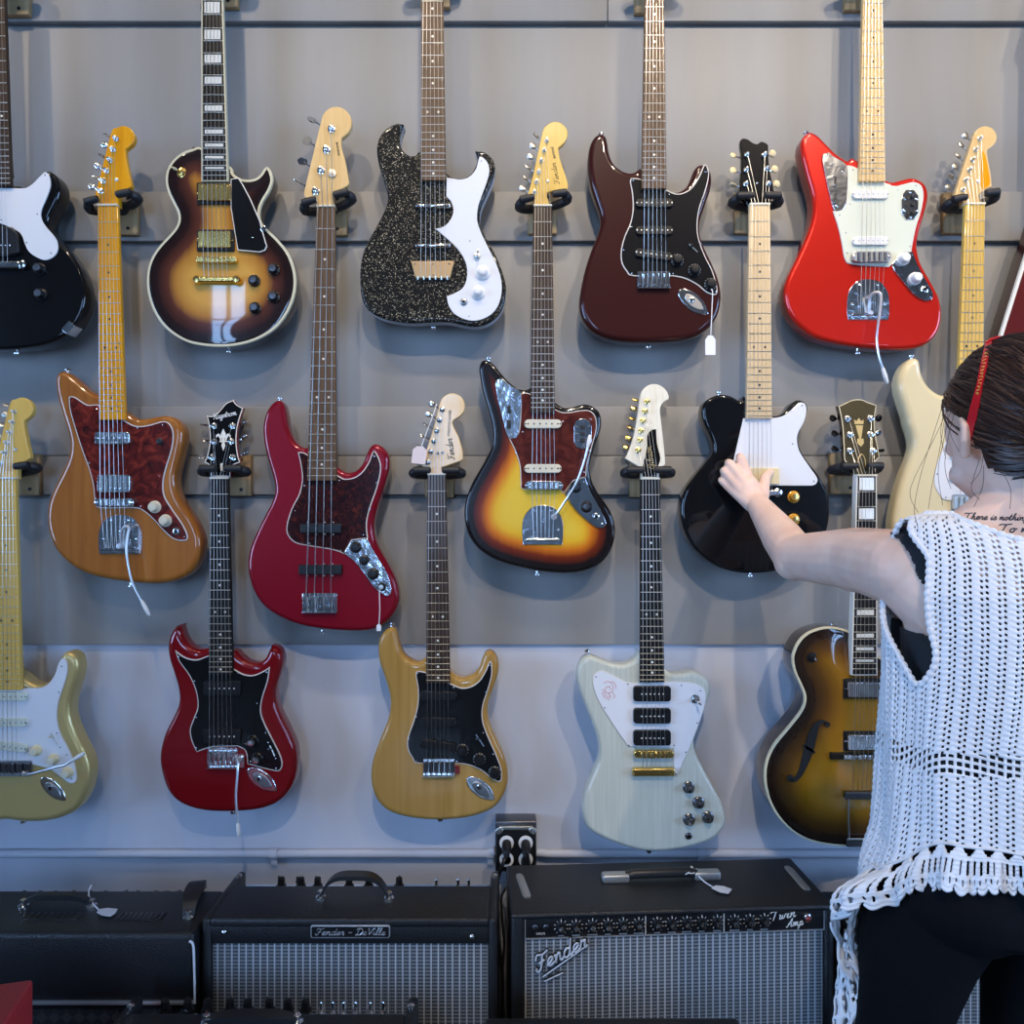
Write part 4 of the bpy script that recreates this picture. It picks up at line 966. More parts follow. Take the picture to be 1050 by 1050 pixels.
# --- gold double cutaway at the left edge, lower row
dx, dy = -657.5, 505
g = Guitar('gold guitar with white pickguard and maple neck cut off by the left edge', 14, 843)
bd = [(p[0] + dx, p[1] + dy) + tuple(p[2:]) for p in ST]
bd = bd[:25] + [(0, 842), (20, 843.6), (40, 843.6), (60, 840), (76, 832), (85, 820), (90, 806), (91.8, 792), (90, 780), (85, 768), (78, 754), (72, 738), (71, 724), (74, 710), (78.4, 696), (80, 683), (77, 673), (70.4, 668.6), (64, 670), (60, 676), (58, 684), (53, 694), (46, 700.6), (38, 702.6), (30, 700), (25, 696, 1)]
g.body(bd, 'gold_paint', r=.013, rb=.012)
sp = [(p[0] + dx - 1, p[1] + dy + 16) + tuple(p[2:]) for p in SP[24:]]
g.guard([(25, 705, 1), (33, 705), (42, 705), (51, 700), (57, 691), (60.4, 680), (65, 674.6), (69, 678), (70, 687), (67, 700), (61, 718), (59, 734), (62, 750), (70, 766), (76, 780), (79.4, 796), (77, 802), (71, 802.4), (62, 796), (50, 788), (33, 783.6, 1), (-10, 783.6), (-18, 778), (-22, 769), (-22, 757), (-18, 743), (-13, 729), (-10, 715), (-11, 704, 1)], 'white_guard', 'guard_edge', ew=.6, screws=[(27.4, 704.6), (63.8, 683), (61.2, 709.6), (59, 751.4), (62.4, 766), (69, 773.6), (74, 798), (33, 781)], smat='gunmetal')
g.neck((9, 10, 491), (11, 13.6, 706.5), 298, 21, 'maple_honey', 'maple_honey', 'inlay_black', fretmat='fret_metal')
hp = [(p[0] - 104, p[1] + 278.5) + tuple(p[2:]) for p in FH]
g.head(hp, 'maple_honey')
PO = [(1.5, 475), (5.5, 463.7), (7.8, 453.5), (10.8, 443), (13.5, 432.6), (15.5, 422)]; BU = [(-8, 470), (-5, 459), (-1, 448), (2.5, 436.6), (6, 426), (8, 416)]
for i, (a, b) in enumerate(zip(PO, BU)): g.peg(a, b, 'nickel', r=1.5, turn=(.4, 1.2, .3, .8, .1, 1.2)[i], bs=.85)
g.screw(16.5, 461, .002, g.hd, 'nickel', 1.8)
for cx, cy, t in ((10, 713.4, 0), (10, 740, 0), (10, 764.5, .12)): g.pickup(cx, cy, 40, 8.8, 'mint_guard', 'gunmetal', t, pr=.7, span=.74)
g.bridge(-13, 779.4, 34, 794.6, 'steel_worn', 'gunmetal'); g.strings((10.8, 787), 12, (794, 1), posts=PO)
for x, y in ((38.4, 769), (56, 778), (70.4, 791.6)): g.knob(x, y, 5.8, .014, 'cream', 'aged_white')
g.blade(53, 751, 60, 763, 'nickel', 'aged_white'); g.jack(55, 809, 34, 15, A40 + .06)
g.arm([(27, 792, .010), (29.5, 794, .020), (46, 790, .028), (60, 786, .032), (67, 784.4, .034), (74, 780, .034)], ((73, 780.6, .034), (87, 771.6, .034)))
g.strap(18, 843)
G12 = g
hanger(g, 'black padded wall hanger holding the headstock of the gold guitar at the left edge', .14, py=480)

# --- cherry red with fleur-de-lis headstock
g = Guitar('red two-horned guitar with black pickguard and black headstock bearing a white fleur-de-lis', 235, 833)
g.body([(216, 662, 1), (210, 665.6), (200, 666), (191, 660), (186, 651), (183.4, 641, 1), (178.6, 643), (173.4, 651), (170.6, 662), (172, 676), (177, 692), (181.4, 708), (181.6, 722), (176, 736), (168, 752), (163.8, 766), (162.4, 780), (165, 796), (171, 812), (181, 823), (196, 830), (216, 833.6), (242, 833.6), (266, 831), (284, 824), (296, 812), (302, 798), (303.6, 782), (301.6, 766), (295, 750), (287, 734), (282.2, 720), (282.4, 706), (286.6, 691), (289, 679), (287.4, 670), (283, 664.4), (277.4, 662.2, 1), (274.4, 668), (271, 675.6), (264, 680), (254, 679), (246, 674), (241, 668, 1)], 'cherry_red', r=.013, rb=.011)
g.guard([(180, 666.6, 1), (190, 673.6), (202, 676), (216, 671, 1), (241, 686, 1), (250, 691), (260, 692), (270, 688), (277, 683.4, 1), (275, 698), (269.4, 716), (268, 730), (272, 742), (280, 758), (287, 772), (290, 782), (288, 789), (283.6, 790.4), (272, 788), (254, 783, 1), (252, 770), (244, 765, 1), (218, 766), (202, 771, 1), (197, 760), (195, 748), (199, 736), (203, 724), (201, 708), (194, 692), (184, 678)], 'black_guard', 'guard_edge', screws=[(183.8, 673.4), (212.6, 673.6), (200, 698.4), (202, 735.6), (201.6, 766.6), (244.4, 690), (274, 689), (264, 721), (252.6, 763), (283.6, 787.6), (275.6, 761), (283, 777.4), (257.4, 780.4), (273, 751.4)])
g.neck((226.5, 9.2, 491), (228.2, 12.2, 690.5), 280, 22, 'cherry_red', 'ebony', fretmat='fret_metal')
g.head([(216.6, 489, 1), (215.6, 480), (213.4, 476.4), (209.4, 474.4, 1), (213, 464), (215, 452), (214.4, 440), (213, 431), (211.2, 425.4, 1), (217, 426.4), (222, 424), (227, 418.6), (232, 413), (239.6, 409.8, 1), (243, 414.4), (249.8, 418.4, 1), (246, 430), (243.4, 442), (243, 455), (244.4, 466), (246.8, 474.4, 1), (241, 476.4), (237.4, 480), (236.4, 489, 1)], 'black_gloss', edge='white_binding', side='cherry_red')
PL = [((217.5, 469), (208, 468.4)), ((220, 453), (210.5, 451)), ((219.8, 436.7), (209.5, 435.5))]; PR = [((238.7, 436.7), (251, 434.5)), ((237.5, 452.6), (251, 449)), ((239.2, 469), (251.6, 466))]
for i, (a, b) in enumerate(PL + PR): g.peg(a, b, 'chrome', r=2.2, turn=(.9, 1.2, 1.4, 1.3, .9, 1.2)[i], bs=.85)
fl = lambda pts: [g.xz(229.2 + a, 450 + b) for a, b in pts]
g.cover('fleur_de_lis', 'pearl', [fl([(0, -10.5), (2.6, -5), (1.4, 0), (1.2, 3), (-1.2, 3), (-1.4, 0), (-2.6, -5)]), fl([(1.6, 2), (2.2, -3), (5, -5.6), (7.6, -3.6), (7.4, -.6), (5.6, -3), (4, -1), (3, 2)]), fl([(-1.6, 2), (-3, 2), (-4, -1), (-5.6, -3), (-7.4, -.6), (-7.6, -3.6), (-5, -5.6), (-2.2, -3)]), fl([(-4, 2), (4, 2), (4, 3.4), (-4, 3.4)]), fl([(0, 12.4), (-2, 7), (-1.2, 3.2), (1.2, 3.2), (2, 7)])], .0006, .0014, .0002, g.hd)
g.logo_script('Hagstrom', (219, 430.4), (243, 425.4), 6.2, 'logo_white', .0007, .25)
g.cover('truss_cover', 'pearl', [rrect(*g.xz(227.6, 479), 2.4 * g.u, 8 * g.u, .002)], .001, .003, .0006, g.hd)
for y in (705, 754): g.pickup(229, y, 38, 14.4, 'black_plastic', 'white_plastic', r=1.6, ht=.006, pr=.8, span=.66, screws=False)
g.bridge(213.4, 766.4, 244, 787, 'chrome', 'chrome')
g.cover('bridge_end', 'chrome', [rrect(*g.xz(247.4, 780), 8 * g.u, 13 * g.u, .002)], 0, .006, .001)
g.strings((229.2, 772), 11.6, (786, 1), posts=[q[0] for q in PL] + [q[0] for q in PR])
for x, y in ((259.6, 759.4), (264.2, 777.4)): g.knob(x, y, 6.4, .014, 'black_plastic', 'chrome')
g.blade(277, 764, 282, 775, 'nickel'); g.jack(269, 799.4, 37, 17, A40 - .05)
g.arm([(246, 778, .006), (245, 779, .018), (244, 786, .026), (243, 800, .030), (242, 815, .032), (242.6, 830, .033), (243.8, 845, .033)], ((243.8, 843, .033), (245, 858, .032)))
g.strap(235.6, 833.4)
G13 = g
hanger(g, 'black padded wall hanger under the black fleur-de-lis headstock', 0, cx=228, py=480.6, gap=12, ln=20, bx=242)

# --- natural blond double cutaway
g = Guitar('natural blond wood guitar with black pickguard and large maple headstock', 451, 841)
g.body([(437.4, 674, 1), (430, 679.2), (422, 678), (413, 671), (408.4, 659), (406, 649), (403, 644.6), (398, 644.4), (391.4, 650.4), (387.2, 660), (388, 677), (393, 693), (398, 709), (399.6, 723), (397, 739), (389, 759), (382, 779), (379.6, 795), (381, 809), (387, 823), (398, 833), (416, 839), (440, 842), (466, 841.4), (490, 837), (508, 828), (518, 813), (521, 797), (518, 779), (510, 761), (503, 745), (500, 731), (502, 717), (508, 701), (511.6, 686), (510, 675), (504, 668.4), (498, 669.6), (494, 677), (491, 685.6), (484, 692.8), (474, 695.6), (468, 694), (462, 689, 1)], 'natural_ash', r=.012, rb=.012)
g.guard([(427, 688.4, 1), (436.4, 689), (463, 701), (474, 705), (484, 703), (492, 697), (498, 687), (502, 678), (504.4, 681), (504.4, 693), (500, 709), (495.6, 723), (495, 737), (500, 753), (508, 771), (514, 787), (514.6, 798), (511.6, 801.4), (504, 798), (494, 790), (482, 784.6), (470, 782.6, 1), (430, 782.6), (423, 777), (418, 767), (418.4, 755), (424, 739), (428, 723), (428.6, 707), (426.4, 693)], 'black_guard', 'guard_edge', screws=[(428.8, 690), (465.6, 705), (502, 682), (498.8, 709.4), (495.6, 751), (506, 773), (510.6, 797), (468.6, 780), (427.6, 779.6), (420, 757), (427.4, 735)])
g.neck((448.2, 9.3, 487), (449.8, 12.3, 699.5), 298, 21, 'maple', 'rosewood')
g.head([(439, 487, 1), (440.6, 481), (436, 479.6), (431.6, 477.4, 1), (438, 459), (445, 437), (450, 417), (453, 409), (459, 404.2), (466, 403.4), (473, 407), (476.6, 414), (476, 421), (472, 426.8), (465, 431.4), (464.8, 436.4), (470, 447), (474, 460), (474.8, 469), (473, 472.4), (465, 475.4), (457, 478.4), (453, 480), (457.6, 487, 1)], 'maple')
PO = [(439, 474.2), (441.8, 463.2), (445, 452.6), (447.8, 442), (450.5, 431), (453.5, 420.2)]; BU = [(428, 469), (431, 458), (434, 447), (437.5, 436), (440.5, 425), (443.5, 414.4)]
for i, (a, b) in enumerate(zip(PO, BU)): g.peg(a, b, 'chrome', r=1.8, turn=(.4, .9, 1.3, 1.3, .3, .2)[i], bs=.85)
for a, b in ((454, 464.4), (449, 465)): g.screw(a, b, .002, g.hd, 'chrome', 1.6)
g.logo_script('Fender', (466.4, 471.4), (463.4, 449.6), 7.0, 'logo_black', .0009); g.logo_block('STRATOCASTER', (461, 434), 1.50, 3.7, 'logo_black')
for cx, cy, t in ((449.8, 713, 0), (449.8, 739.6, 0), (449.4, 763.4, .13)): g.pickup(cx, cy, 38, 8.6, 'black_plastic', 'black_plastic', t, pr=.7, span=.70)
g.bridge(434, 777.4, 466.6, 795, 'chrome', 'gunmetal')
g.cover('bridge_end', 'cherry_red', [rrect(*g.xz(469, 789), 5 * g.u, 8 * g.u, .002)], 0, .005, .001)
g.strings((450, 784), 11.4, (794, 1), posts=PO)
for x, y in ((474, 768.6), (491.6, 778), (507.4, 791.6)): g.knob(x, y, 6.6, .013, 'black_plastic', 'black_plastic', ticks='logo_white')
g.blade(488, 753, 496, 765, 'gunmetal'); g.jack(493, 808.6, 36, 16, A40 - .02); g.strap(450.5, 841); g.strap(400, 644, .3, 1)
G14 = g
hanger(g, 'black padded wall hanger under the large maple headstock of the blond guitar', 0, cx=448, py=482.4, gap=14, ln=20)

# --- white offset with three pickups
g = Guitar('white limed-wood guitar with three black pickups and gold tuners', 668, 873)
g.body([(655, 668, 1), (653, 673), (647.6, 678.6), (638, 681.8), (626, 680), (614, 675.6), (605, 672.8), (597.4, 676), (592.4, 685), (591.6, 697), (596, 713), (603, 731), (610, 749), (614.2, 765), (614, 779), (609, 793), (602, 809), (597.6, 825), (598, 839), (603, 850), (614, 858), (630, 865), (648, 871), (666, 874), (686, 873.4), (710, 869), (730, 862), (741, 852), (744.6, 841), (741, 825), (733, 809), (724, 793), (716, 777), (712.4, 765), (713, 753), (718, 739), (725, 723), (728.8, 709), (727, 699), (720, 692.6), (710, 689.2), (698, 691), (688, 690.6), (681, 686, 1)], 'limed_white', r=.010, rb=.010)
g.guard([(607.6, 696), (610, 690.4), (618, 687.6), (630, 693), (642, 699), (656, 700.4), (680, 698.6), (698, 699), (714, 701), (722.6, 707), (723.6, 718), (719, 735), (710, 759), (698, 787, 1), (693, 796, 1), (690.6, 792, 1), (690.6, 767, 1), (644, 765, 1), (630, 745), (616, 723), (609, 707)], 'white_guard', 'guard_edge', ew=.5, t=.0022, screws=[(611, 693.8), (643.6, 701), (698.4, 702.4), (718, 708), (620, 725.4), (714.6, 741), (644.6, 764), (703, 771), (691, 764), (693, 793.4)], smat='gunmetal')
g.neck((665.8, 9.8, 491.5), (668, 12.5, 698.5), 284, 22, 'limed_white', 'ebony')
g.head([(656.6, 491, 1), (657, 482), (655, 479), (645.6, 464), (641, 470.4, 1), (645, 461), (650, 446), (654, 423), (656.4, 406), (660, 398.6), (667, 394.2), (675, 394.4), (682, 399), (685.4, 405), (685.6, 409.6, 1), (680, 413), (677, 419.6), (678, 432), (680, 450), (681.8, 468), (682, 476.6, 1), (677, 481), (675.6, 491, 1)][0:3] + [(648, 474.6), (640.8, 470.2, 1)] + [(645, 461), (650, 446), (654, 423), (656.4, 406), (660, 398.6), (667, 394.2), (675, 394.4), (682, 399), (685.4, 405), (685.6, 409.6, 1), (680, 413), (677, 419.6), (678, 432), (680, 450), (681.8, 468), (682, 476.6, 1), (677, 481), (675.6, 491, 1)], 'headstock_white')
PO = [(654.3, 461.4), (656.3, 451), (657.5, 441.5), (659.2, 431.2), (661.2, 421.6), (663.3, 411.6)]; BU = [(642.4, 458.6), (644.6, 449.4), (646.4, 438.4), (648.2, 429), (650, 419), (651.6, 410)]
for i, (a, b) in enumerate(zip(PO, BU)): g.peg(a, b, 'gold_metal', r=2.0, turn=(.4, .2, 1.2, 1.2, .3, 1.1)[i], bs=.75)
mb = MB(); slab(mb, g.C([(663.4, 448), (664.6, 444.4), (668, 441), (672.6, 440, 1), (673.6, 455), (677, 470), (674, 480), (673, 489, 1), (658.6, 489, 1), (659, 478), (662, 466), (663.2, 456)]), .0004, .0014, .0003); g.part('truss_cover', mb, 'black_gloss', g.hd)
g.logo_script('Gibson', (671, 481), (667.4, 457), 6.0, 'logo_gold', .0006, .1, h=.0015)
for y in (710.4, 733, 755.4): g.pickup(668, y, 38, 15.4, 'black_plastic', 'white_plastic', r=3, ht=.009, pr=.8, span=.58, screws=False)
g.top = 0
mb = MB(); slab(mb, rrect(*g.xz(669.6, 771.8), 41 * g.u, 7.6 * g.u, 3.6 * g.u), 0, .013, .002); br = g.part('bridge', mb, 'gold_metal')
for i in range(6):
    c = g.xz(669.4 + (i - 2.5) * 4.9, 771.8); mb = MB(); box(mb, c.x - .003, c.x + .003, -.0155, -.010, c.y - .005, c.y + .005, 0, .001); g.part('saddle', mb, 'gold_metal', br)
mb = MB(); slab(mb, rrect(*g.xz(669.4, 790), 43.6 * g.u, 8 * g.u, 2 * g.u), .002, .015, .004); g.part('tailpiece', mb, 'gold_metal')
g.strings((669.2, 772), 11.4, (790, 1), posts=PO, h=.0175, tailh=.012)
g.top = .0022; g.toggle(712.4, 716.4, 3, 3, 'chrome', 'chrome', 4.4); g.top = 0
for x, y in ((706, 807), (716, 822.8), (725.6, 837.6), (706.4, 840)): g.knob(x, y, 6.2, .015, 'gunmetal', 'chrome')
g.socket(706, 857, 3.6, 'gunmetal')
mb = MB(); hh = .0023
for s_ in ([(-6, -7), (0, -9), (6, -4), (4, 4), (-2, 5), (-4, 0), (1, -3), (3, 1)], [(-7, 0), (-3, 8), (3, 11), (0, 5)], [(5, 4), (8, 9), (6, 12)], [(-8, 4), (-5, 10), (2, 14)], [(3, -9), (8, -7), (10, 0)]):
    tube(mb, cr3([g.L(623.6 + a * .82, 706 + b * .82, hh) for a, b in s_], 4), .0006, 4)
g.part('bird_emblem', mb, 'logo_red', g.g)
g.strap(667, 873.6); g.strap(604, 672.6, -.3, 1)
G15 = g
hanger(g, 'black padded wall hanger under the white headstock with gold tuners', 0, cx=665, py=482, gap=13, ln=20)

# --- hollow body archtop
g = Guitar('brown sunburst hollow-body guitar with f-hole and cream binding, partly behind the person', 882, 868, d=1.600)
face = [(868.6, 646, 1), (856, 643), (843, 643.4), (828, 649), (818, 659), (812.6, 673), (814.4, 688), (820.6, 702), (825, 715), (821.6, 728), (808, 746), (794, 763), (786, 780), (784, 798), (788, 819), (798, 838), (814, 854), (832, 863), (856, 867.6), (882, 868.4), (908, 867.6), (932, 863), (950, 854), (966, 838), (976, 819), (980, 798), (978, 780), (970, 763), (956, 746), (944, 730), (941, 716), (944, 704), (949, 692), (950, 680), (946, 668), (940, 660), (936, 664), (928, 673), (916, 677.6), (905, 675), (898, 670), (895, 662, 1)]
g.body(face, 'burst_archtop', 'brown_side', th=.062, grid=.007, dome=.012, domew=.09, binding='cream_binding', bw=1.9)
g.body_top = .006
fh = MB()
def ribbon(cl):
    c = cr([(a, b) for a, b, w in cl], 5, False); n = len(c); Wd = cr([(w, 0) for a, b, w in cl], 5, False); l, r = [], []
    for i in range(n):
        t = (c[min(i + 1, n - 1)] - c[max(i - 1, 0)]).normalized(); nn = Vector((-t.y, t.x)); l.append(c[i] + nn * Wd[i].x); r.append(c[i] - nn * Wd[i].x)
    return l + r[::-1]
def fsurf(poly, hh):
    p = [g.xz(q.x, q.y) for q in poly]; slab(fh, p, hh - .004, hh, 0, 0, 0)
FHH = .0125
fsurf(ribbon([(846, 740, .8), (841, 738, 1.4), (835.5, 742, 2.6), (831.6, 751, 4.0), (828.6, 762, 4.6), (826.4, 770, 4.4), (823, 780, 3.6), (818.6, 791, 2.6), (813, 798, 1.6), (808, 798.4, .8)]), FHH)
fsurf(ellipse(846.2, 741.2, 2.7, 2.7), FHH); fsurf(ellipse(808.4, 796, 3.2, 3.2), FHH)
fsurf([Vector(q) for q in ((821, 764), (833, 771), (834, 769), (823, 761.6))], FHH)
g.part('f_hole', fh, 'inlay_black', g.b)
g.neck((884.3, 10.2, 488.5), (882, 13.3, 690.5), 285, 20, 'brown_side', 'ebony', 'pearl', 'block', binding='white_binding', face=.020)
g.head([(874.4, 488, 1), (872, 478), (865, 472.4), (864, 458), (863, 441), (861, 427), (858.6, 416.6, 1), (867, 412.6), (873, 410), (882, 409.4), (890, 412.6), (898.4, 415.4, 1), (896.4, 430), (897.4, 446), (900, 460), (901.4, 469, 1), (895, 477), (894.4, 488, 1)], 'black_warm_sheen', edge='cream_binding', side='brown_side', h0=-.013, h1=.004)
PL = [((870.2, 462.4), (856.5, 460.4)), ((870.2, 445.8), (856.5, 444.6)), ((868, 429.4), (854.6, 429))]; PR = [((891.3, 429.4), (900, 429)), ((891.5, 445.8), (899.6, 444)), ((893.5, 462.4), (902.4, 462.2))]
for i, (a, b) in enumerate(PL + PR): g.peg(a, b, 'chrome', 'black_gloss' if i != 4 else 'chrome', r=2.2, turn=(.4, .4, .3, .3, .2, 1.3)[i], bs=.9)
cw = lambda pts: [g.xz(a, b) for a, b in pts]
g.cover('crown_inlay', 'logo_gold', [cw([(875.4, 435), (874.8, 430.4), (877.6, 432), (879.8, 428.6), (882, 432), (884.8, 430.4), (884.4, 435)]), cw([(876.6, 436.4), (884, 436.4), (882.8, 446), (881.8, 451), (880.4, 451), (879, 446)]), cw([(878.4, 450), (884.4, 450), (884.8, 454.6), (882, 458.2), (878, 454.6)])], .003, .0046, .0003, g.hd)
mb = MB(); tube(mb, cr3([g.L(a, b, .0045) for a, b in ((878.6, 476), (879.4, 470), (882.4, 466), (885.6, 470), (887, 480))], 5), .0011, 6); g.part('truss_cover', mb, 'logo_gold', g.hd)
g.top = .010
for y in (704.6, 758): g.pickup(880.6, y, 32, 15.4, 'chrome', 'chrome', ht=.010, r=1.5, frame='black_plastic', prow=-6 if y < 720 else 4, fw=2.6)
mb = MB(); q = g.xz(881, 772.6); slab(mb, rrect(q.x, q.y, 66 * g.u, 6.6 * g.u, .002), .010, .020, .002, 0, 0)
slab(mb, rrect(q.x, q.y, 42 * g.u, 5 * g.u, .002), .018, .027, .002, 0, 1); br = g.part('bridge', mb, ['ebony', 'chrome'])
for i in range(6):
    c = g.xz(881 + (i - 2.5) * 4.9, 772.4); mb = MB(); box(mb, c.x - .0028, c.x + .0028, -.030, -.025, c.y - .004, c.y + .005, 0, .001); g.part('saddle', mb, 'chrome', br)
mb = MB(); q = g.xz(881, 812); slab(mb, rrect(q.x, q.y, 38 * g.u, 7.6 * g.u, .002), .013, .023, .002, 0, 1)
for sx in (-1, 1): tube(mb, [g.L(881 + sx * 14.6, 815, .017), g.L(881 + sx * 14.0, 840, .014), g.L(881 + sx * 12.0, 858, .008)], .0022, 8, 0)
tube(mb, [g.L(867, 858.6, .008), g.L(895, 858.6, .008)], .0022, 8, 0)
slab(mb, rrect(*g.xz(881, 863.4), 28 * g.u, 8.4 * g.u, .003), -.002, .006, .001, 0, 1); g.part('tailpiece', mb, ['nickel', 'gunmetal'])
g.strings((881, 772), 11.6, (811, .95), posts=[q[0] for q in PL] + [q[0] for q in PR], h=.031, tailh=.022)
g.top = .004; g.toggle(831.6, 673.6, 1, 1, 'black_plastic', 'chrome', 5.4)
for x, y in ((930, 780), (948, 792), (930, 806), (948, 820)): g.knob(x, y, 6.2, .014, 'black_plastic', 'gunmetal')
g.strap(858, 645, 0, 1)
G16 = g
hanger(g, 'black padded wall hanger under the black headstock with gold crown inlay', 0, cx=882, py=478, gap=12, ln=19)

# angled-back headstocks
def lean_head(g, deg):
    zn = g.xz(0, g.nutdat[2] - 1.5).y; k = math.tan(math.radians(deg))
    st = list(g.root.children)
    while st:
        o = st.pop(); st += list(o.children)
        if o.type != 'MESH': continue
        for v in o.data.vertices:
            if v.co.z > zn:
                dy = (v.co.z - zn) * k; f_ = 1 + dy / g.d; w = v.co + g.loc
                v.co = Vector((w.x * f_, w.y + dy, CZ + (w.z - CZ) * f_)) - g.loc
for g, dg_ in ((G13, 12), (G15, 10), (G16, 10)): lean_head(g, dg_)
# hangers of the upper row: only their wooden feet come into the picture
for g, (x, txt) in ((G1, (-2.5, 'wooden hanger block at the top left corner above the black double-cutaway guitar')), (G2, (219, 'wooden hanger block above the tobacco sunburst guitar')),
                    (G3, (443.7, 'wooden hanger block above the black sparkle guitar')), (G4, (670.3, 'wooden hanger block above the dark maroon guitar')), (G5, (892.7, 'wooden hanger block above the bright red guitar'))):
    p = W(x, g.nutdat[2] - 9, g.d)
    bz = W(0, 14.5, 1.672).z
    hanger(g, txt, .1)
for g in (G1, G2, G3, G4, G5):
    up_head(g, FH, g.nutdat[0] - 113, g.nutdat[2] - 213, 'maple_honey' if g is G5 else 'black_gloss' if g in (G1, G2) else 'maple_pale')
# hook-on price tags
def price_tag(label, pts, c, w, h, ang=0, d=1.575, mat='tag_paper', name='price_tag'):
    p = W(c[0], c[1], d); root = empty(name, p, label, 'price tag', 'price tags'); u = d / F
    m = MB(); tube(m, cr3([W(a, b, dd) - p for a, b, dd in pts], 5), .0010, 5); m.build('tag_string', 'cotton', root)
    m = MB(); ca, sa = math.cos(ang), math.sin(ang)
    o = [(-w * .5, -h * .5), (w * .5, -h * .5), (w * .5, h * .28), (w * .22, h * .5), (-w * .22, h * .5), (-w * .5, h * .28)]
    slab(m, [Vector(((x * ca - z * sa) * u, (x * sa + z * ca) * u)) for x, z in o], -.0004, .0004); m.build('tag_card', mat, root)
price_tag('white price tag on a string under the knob of the maroon guitar', [(729, 297, 1.602), (730.6, 299, 1.600), (730, 318, 1.588), (728.8, 344.5, 1.575)], (728.4, 354), 10.4, 20)
price_tag('pinkish price tag hooked on the tuners of the large maple headstock', [(447.5, 414.5, 1.625), (445.4, 422, 1.612), (436.4, 446, 1.605), (431.4, 459.6, 1.600)], (430, 466.6), 14.6, 18, -.12, d=1.60, mat='tag_pink')
price_tag('small white tag on a string hanging from the last knob of the red bass', [(389.4, 605, 1.605), (389, 607, 1.6), (389.4, 625, 1.592), (388.6, 640, 1.588)], (388.4, 643.6), 4.6, 7, d=1.588)
# ================================================================== room
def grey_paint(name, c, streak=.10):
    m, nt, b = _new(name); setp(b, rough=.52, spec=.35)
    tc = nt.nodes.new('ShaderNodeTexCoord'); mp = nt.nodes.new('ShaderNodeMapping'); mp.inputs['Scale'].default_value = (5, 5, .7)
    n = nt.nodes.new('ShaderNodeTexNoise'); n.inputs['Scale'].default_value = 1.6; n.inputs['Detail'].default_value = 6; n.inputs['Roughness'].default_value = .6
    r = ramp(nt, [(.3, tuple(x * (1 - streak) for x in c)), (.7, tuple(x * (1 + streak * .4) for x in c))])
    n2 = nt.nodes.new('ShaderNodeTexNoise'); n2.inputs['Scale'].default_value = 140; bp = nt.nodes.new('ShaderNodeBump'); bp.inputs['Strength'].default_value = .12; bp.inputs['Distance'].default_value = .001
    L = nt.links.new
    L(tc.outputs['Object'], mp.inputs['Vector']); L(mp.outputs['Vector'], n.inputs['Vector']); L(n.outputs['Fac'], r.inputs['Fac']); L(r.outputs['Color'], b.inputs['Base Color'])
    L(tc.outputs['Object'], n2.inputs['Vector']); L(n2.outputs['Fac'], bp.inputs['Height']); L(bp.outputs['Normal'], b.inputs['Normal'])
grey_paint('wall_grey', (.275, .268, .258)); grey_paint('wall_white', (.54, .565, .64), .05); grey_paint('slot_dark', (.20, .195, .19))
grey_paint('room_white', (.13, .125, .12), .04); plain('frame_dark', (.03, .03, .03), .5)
wood('floor_boards', [(.2, (.10, .065, .04)), (.55, (.16, .11, .07)), (.9, (.22, .15, .10))], (9, 2, 9), .4, .2)
def mk_glass():
    m = bpy.data.materials.new('pane_glass'); m.use_nodes = True; nt = m.node_tree; nt.nodes.clear(); MAT['pane_glass'] = m
    o = nt.nodes.new('ShaderNodeOutputMaterial'); t = nt.nodes.new('ShaderNodeBsdfTransparent'); g_ = nt.nodes.new('ShaderNodeBsdfGlossy'); g_.inputs['Roughness'].default_value = .02
    fr = nt.nodes.new('ShaderNodeFresnel'); fr.inputs['IOR'].default_value = 1.5; mx = nt.nodes.new('ShaderNodeMixShader')
    nt.links.new(fr.outputs[0], mx.inputs[0]); nt.links.new(t.outputs[0], mx.inputs[1]); nt.links.new(g_.outputs[0], mx.inputs[2]); nt.links.new(mx.outputs[0], o.inputs['Surface'])
mk_glass()
XL, XR, YB, HT = -4.3, 5.3, -6.2, 4.3
def zz(py, d=1.69): return CZ - (py - 525) * d / F
def struct(name, boxes, mat, r=0):
    mb = MB()
    for b in boxes: box(mb, *b, 0, r)
    return tag(mb.build(name, mat), kind='structure')
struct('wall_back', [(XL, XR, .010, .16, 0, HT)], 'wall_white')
bands = [(662, 510.6, 0.0, 'board'), (507.2, 467.6, -.0125, 'rail'), (467.0, 417, -.0118, 'rail'), (417, 250.4, 0.0, 'board'), (247.2, 197, -.0125, 'rail'), (197, 25.4, 0.0, 'board'), (22.2, -80, -.0125, 'rail'), (-80, -300, 0, 'board')]
k = 1
for a, b, yf, kd in bands:
    za, zb = zz(a), min(zz(b), HT)
    xs = [(XL, XR)]
    if a < 23 and kd == 'rail': xs = [(XL, (623 - 525) * 1.69 / F - .0008), ((623 - 525) * 1.69 / F + .0008, XR)]
    struct('trim_%d' % k, [(x0, x1, yf, .012, za, zb) for x0, x1 in xs], 'wall_grey', .0015); k += 1
struct('trim_%d' % k, [(XL, XR, .006, .0115, zz(b_) , zz(a_)) for a_, b_ in ((507.2, 510.6), (247.2, 250.4), (22.2, 25.4))], 'slot_dark')
struct('floor', [(XL, XR, YB, .16, -.1, 0)], 'floor_boards')
struct('ceiling', [(XL, XR, YB, .16, HT, HT + .1)], 'room_white')
ADDED_SIDE_WIN = [('left', -4.3, -1.9, .7, 3.2), ('right', -5.6, -2.0, .7, 3.2)]  # unseen side-wall windows, added to let in more daylight
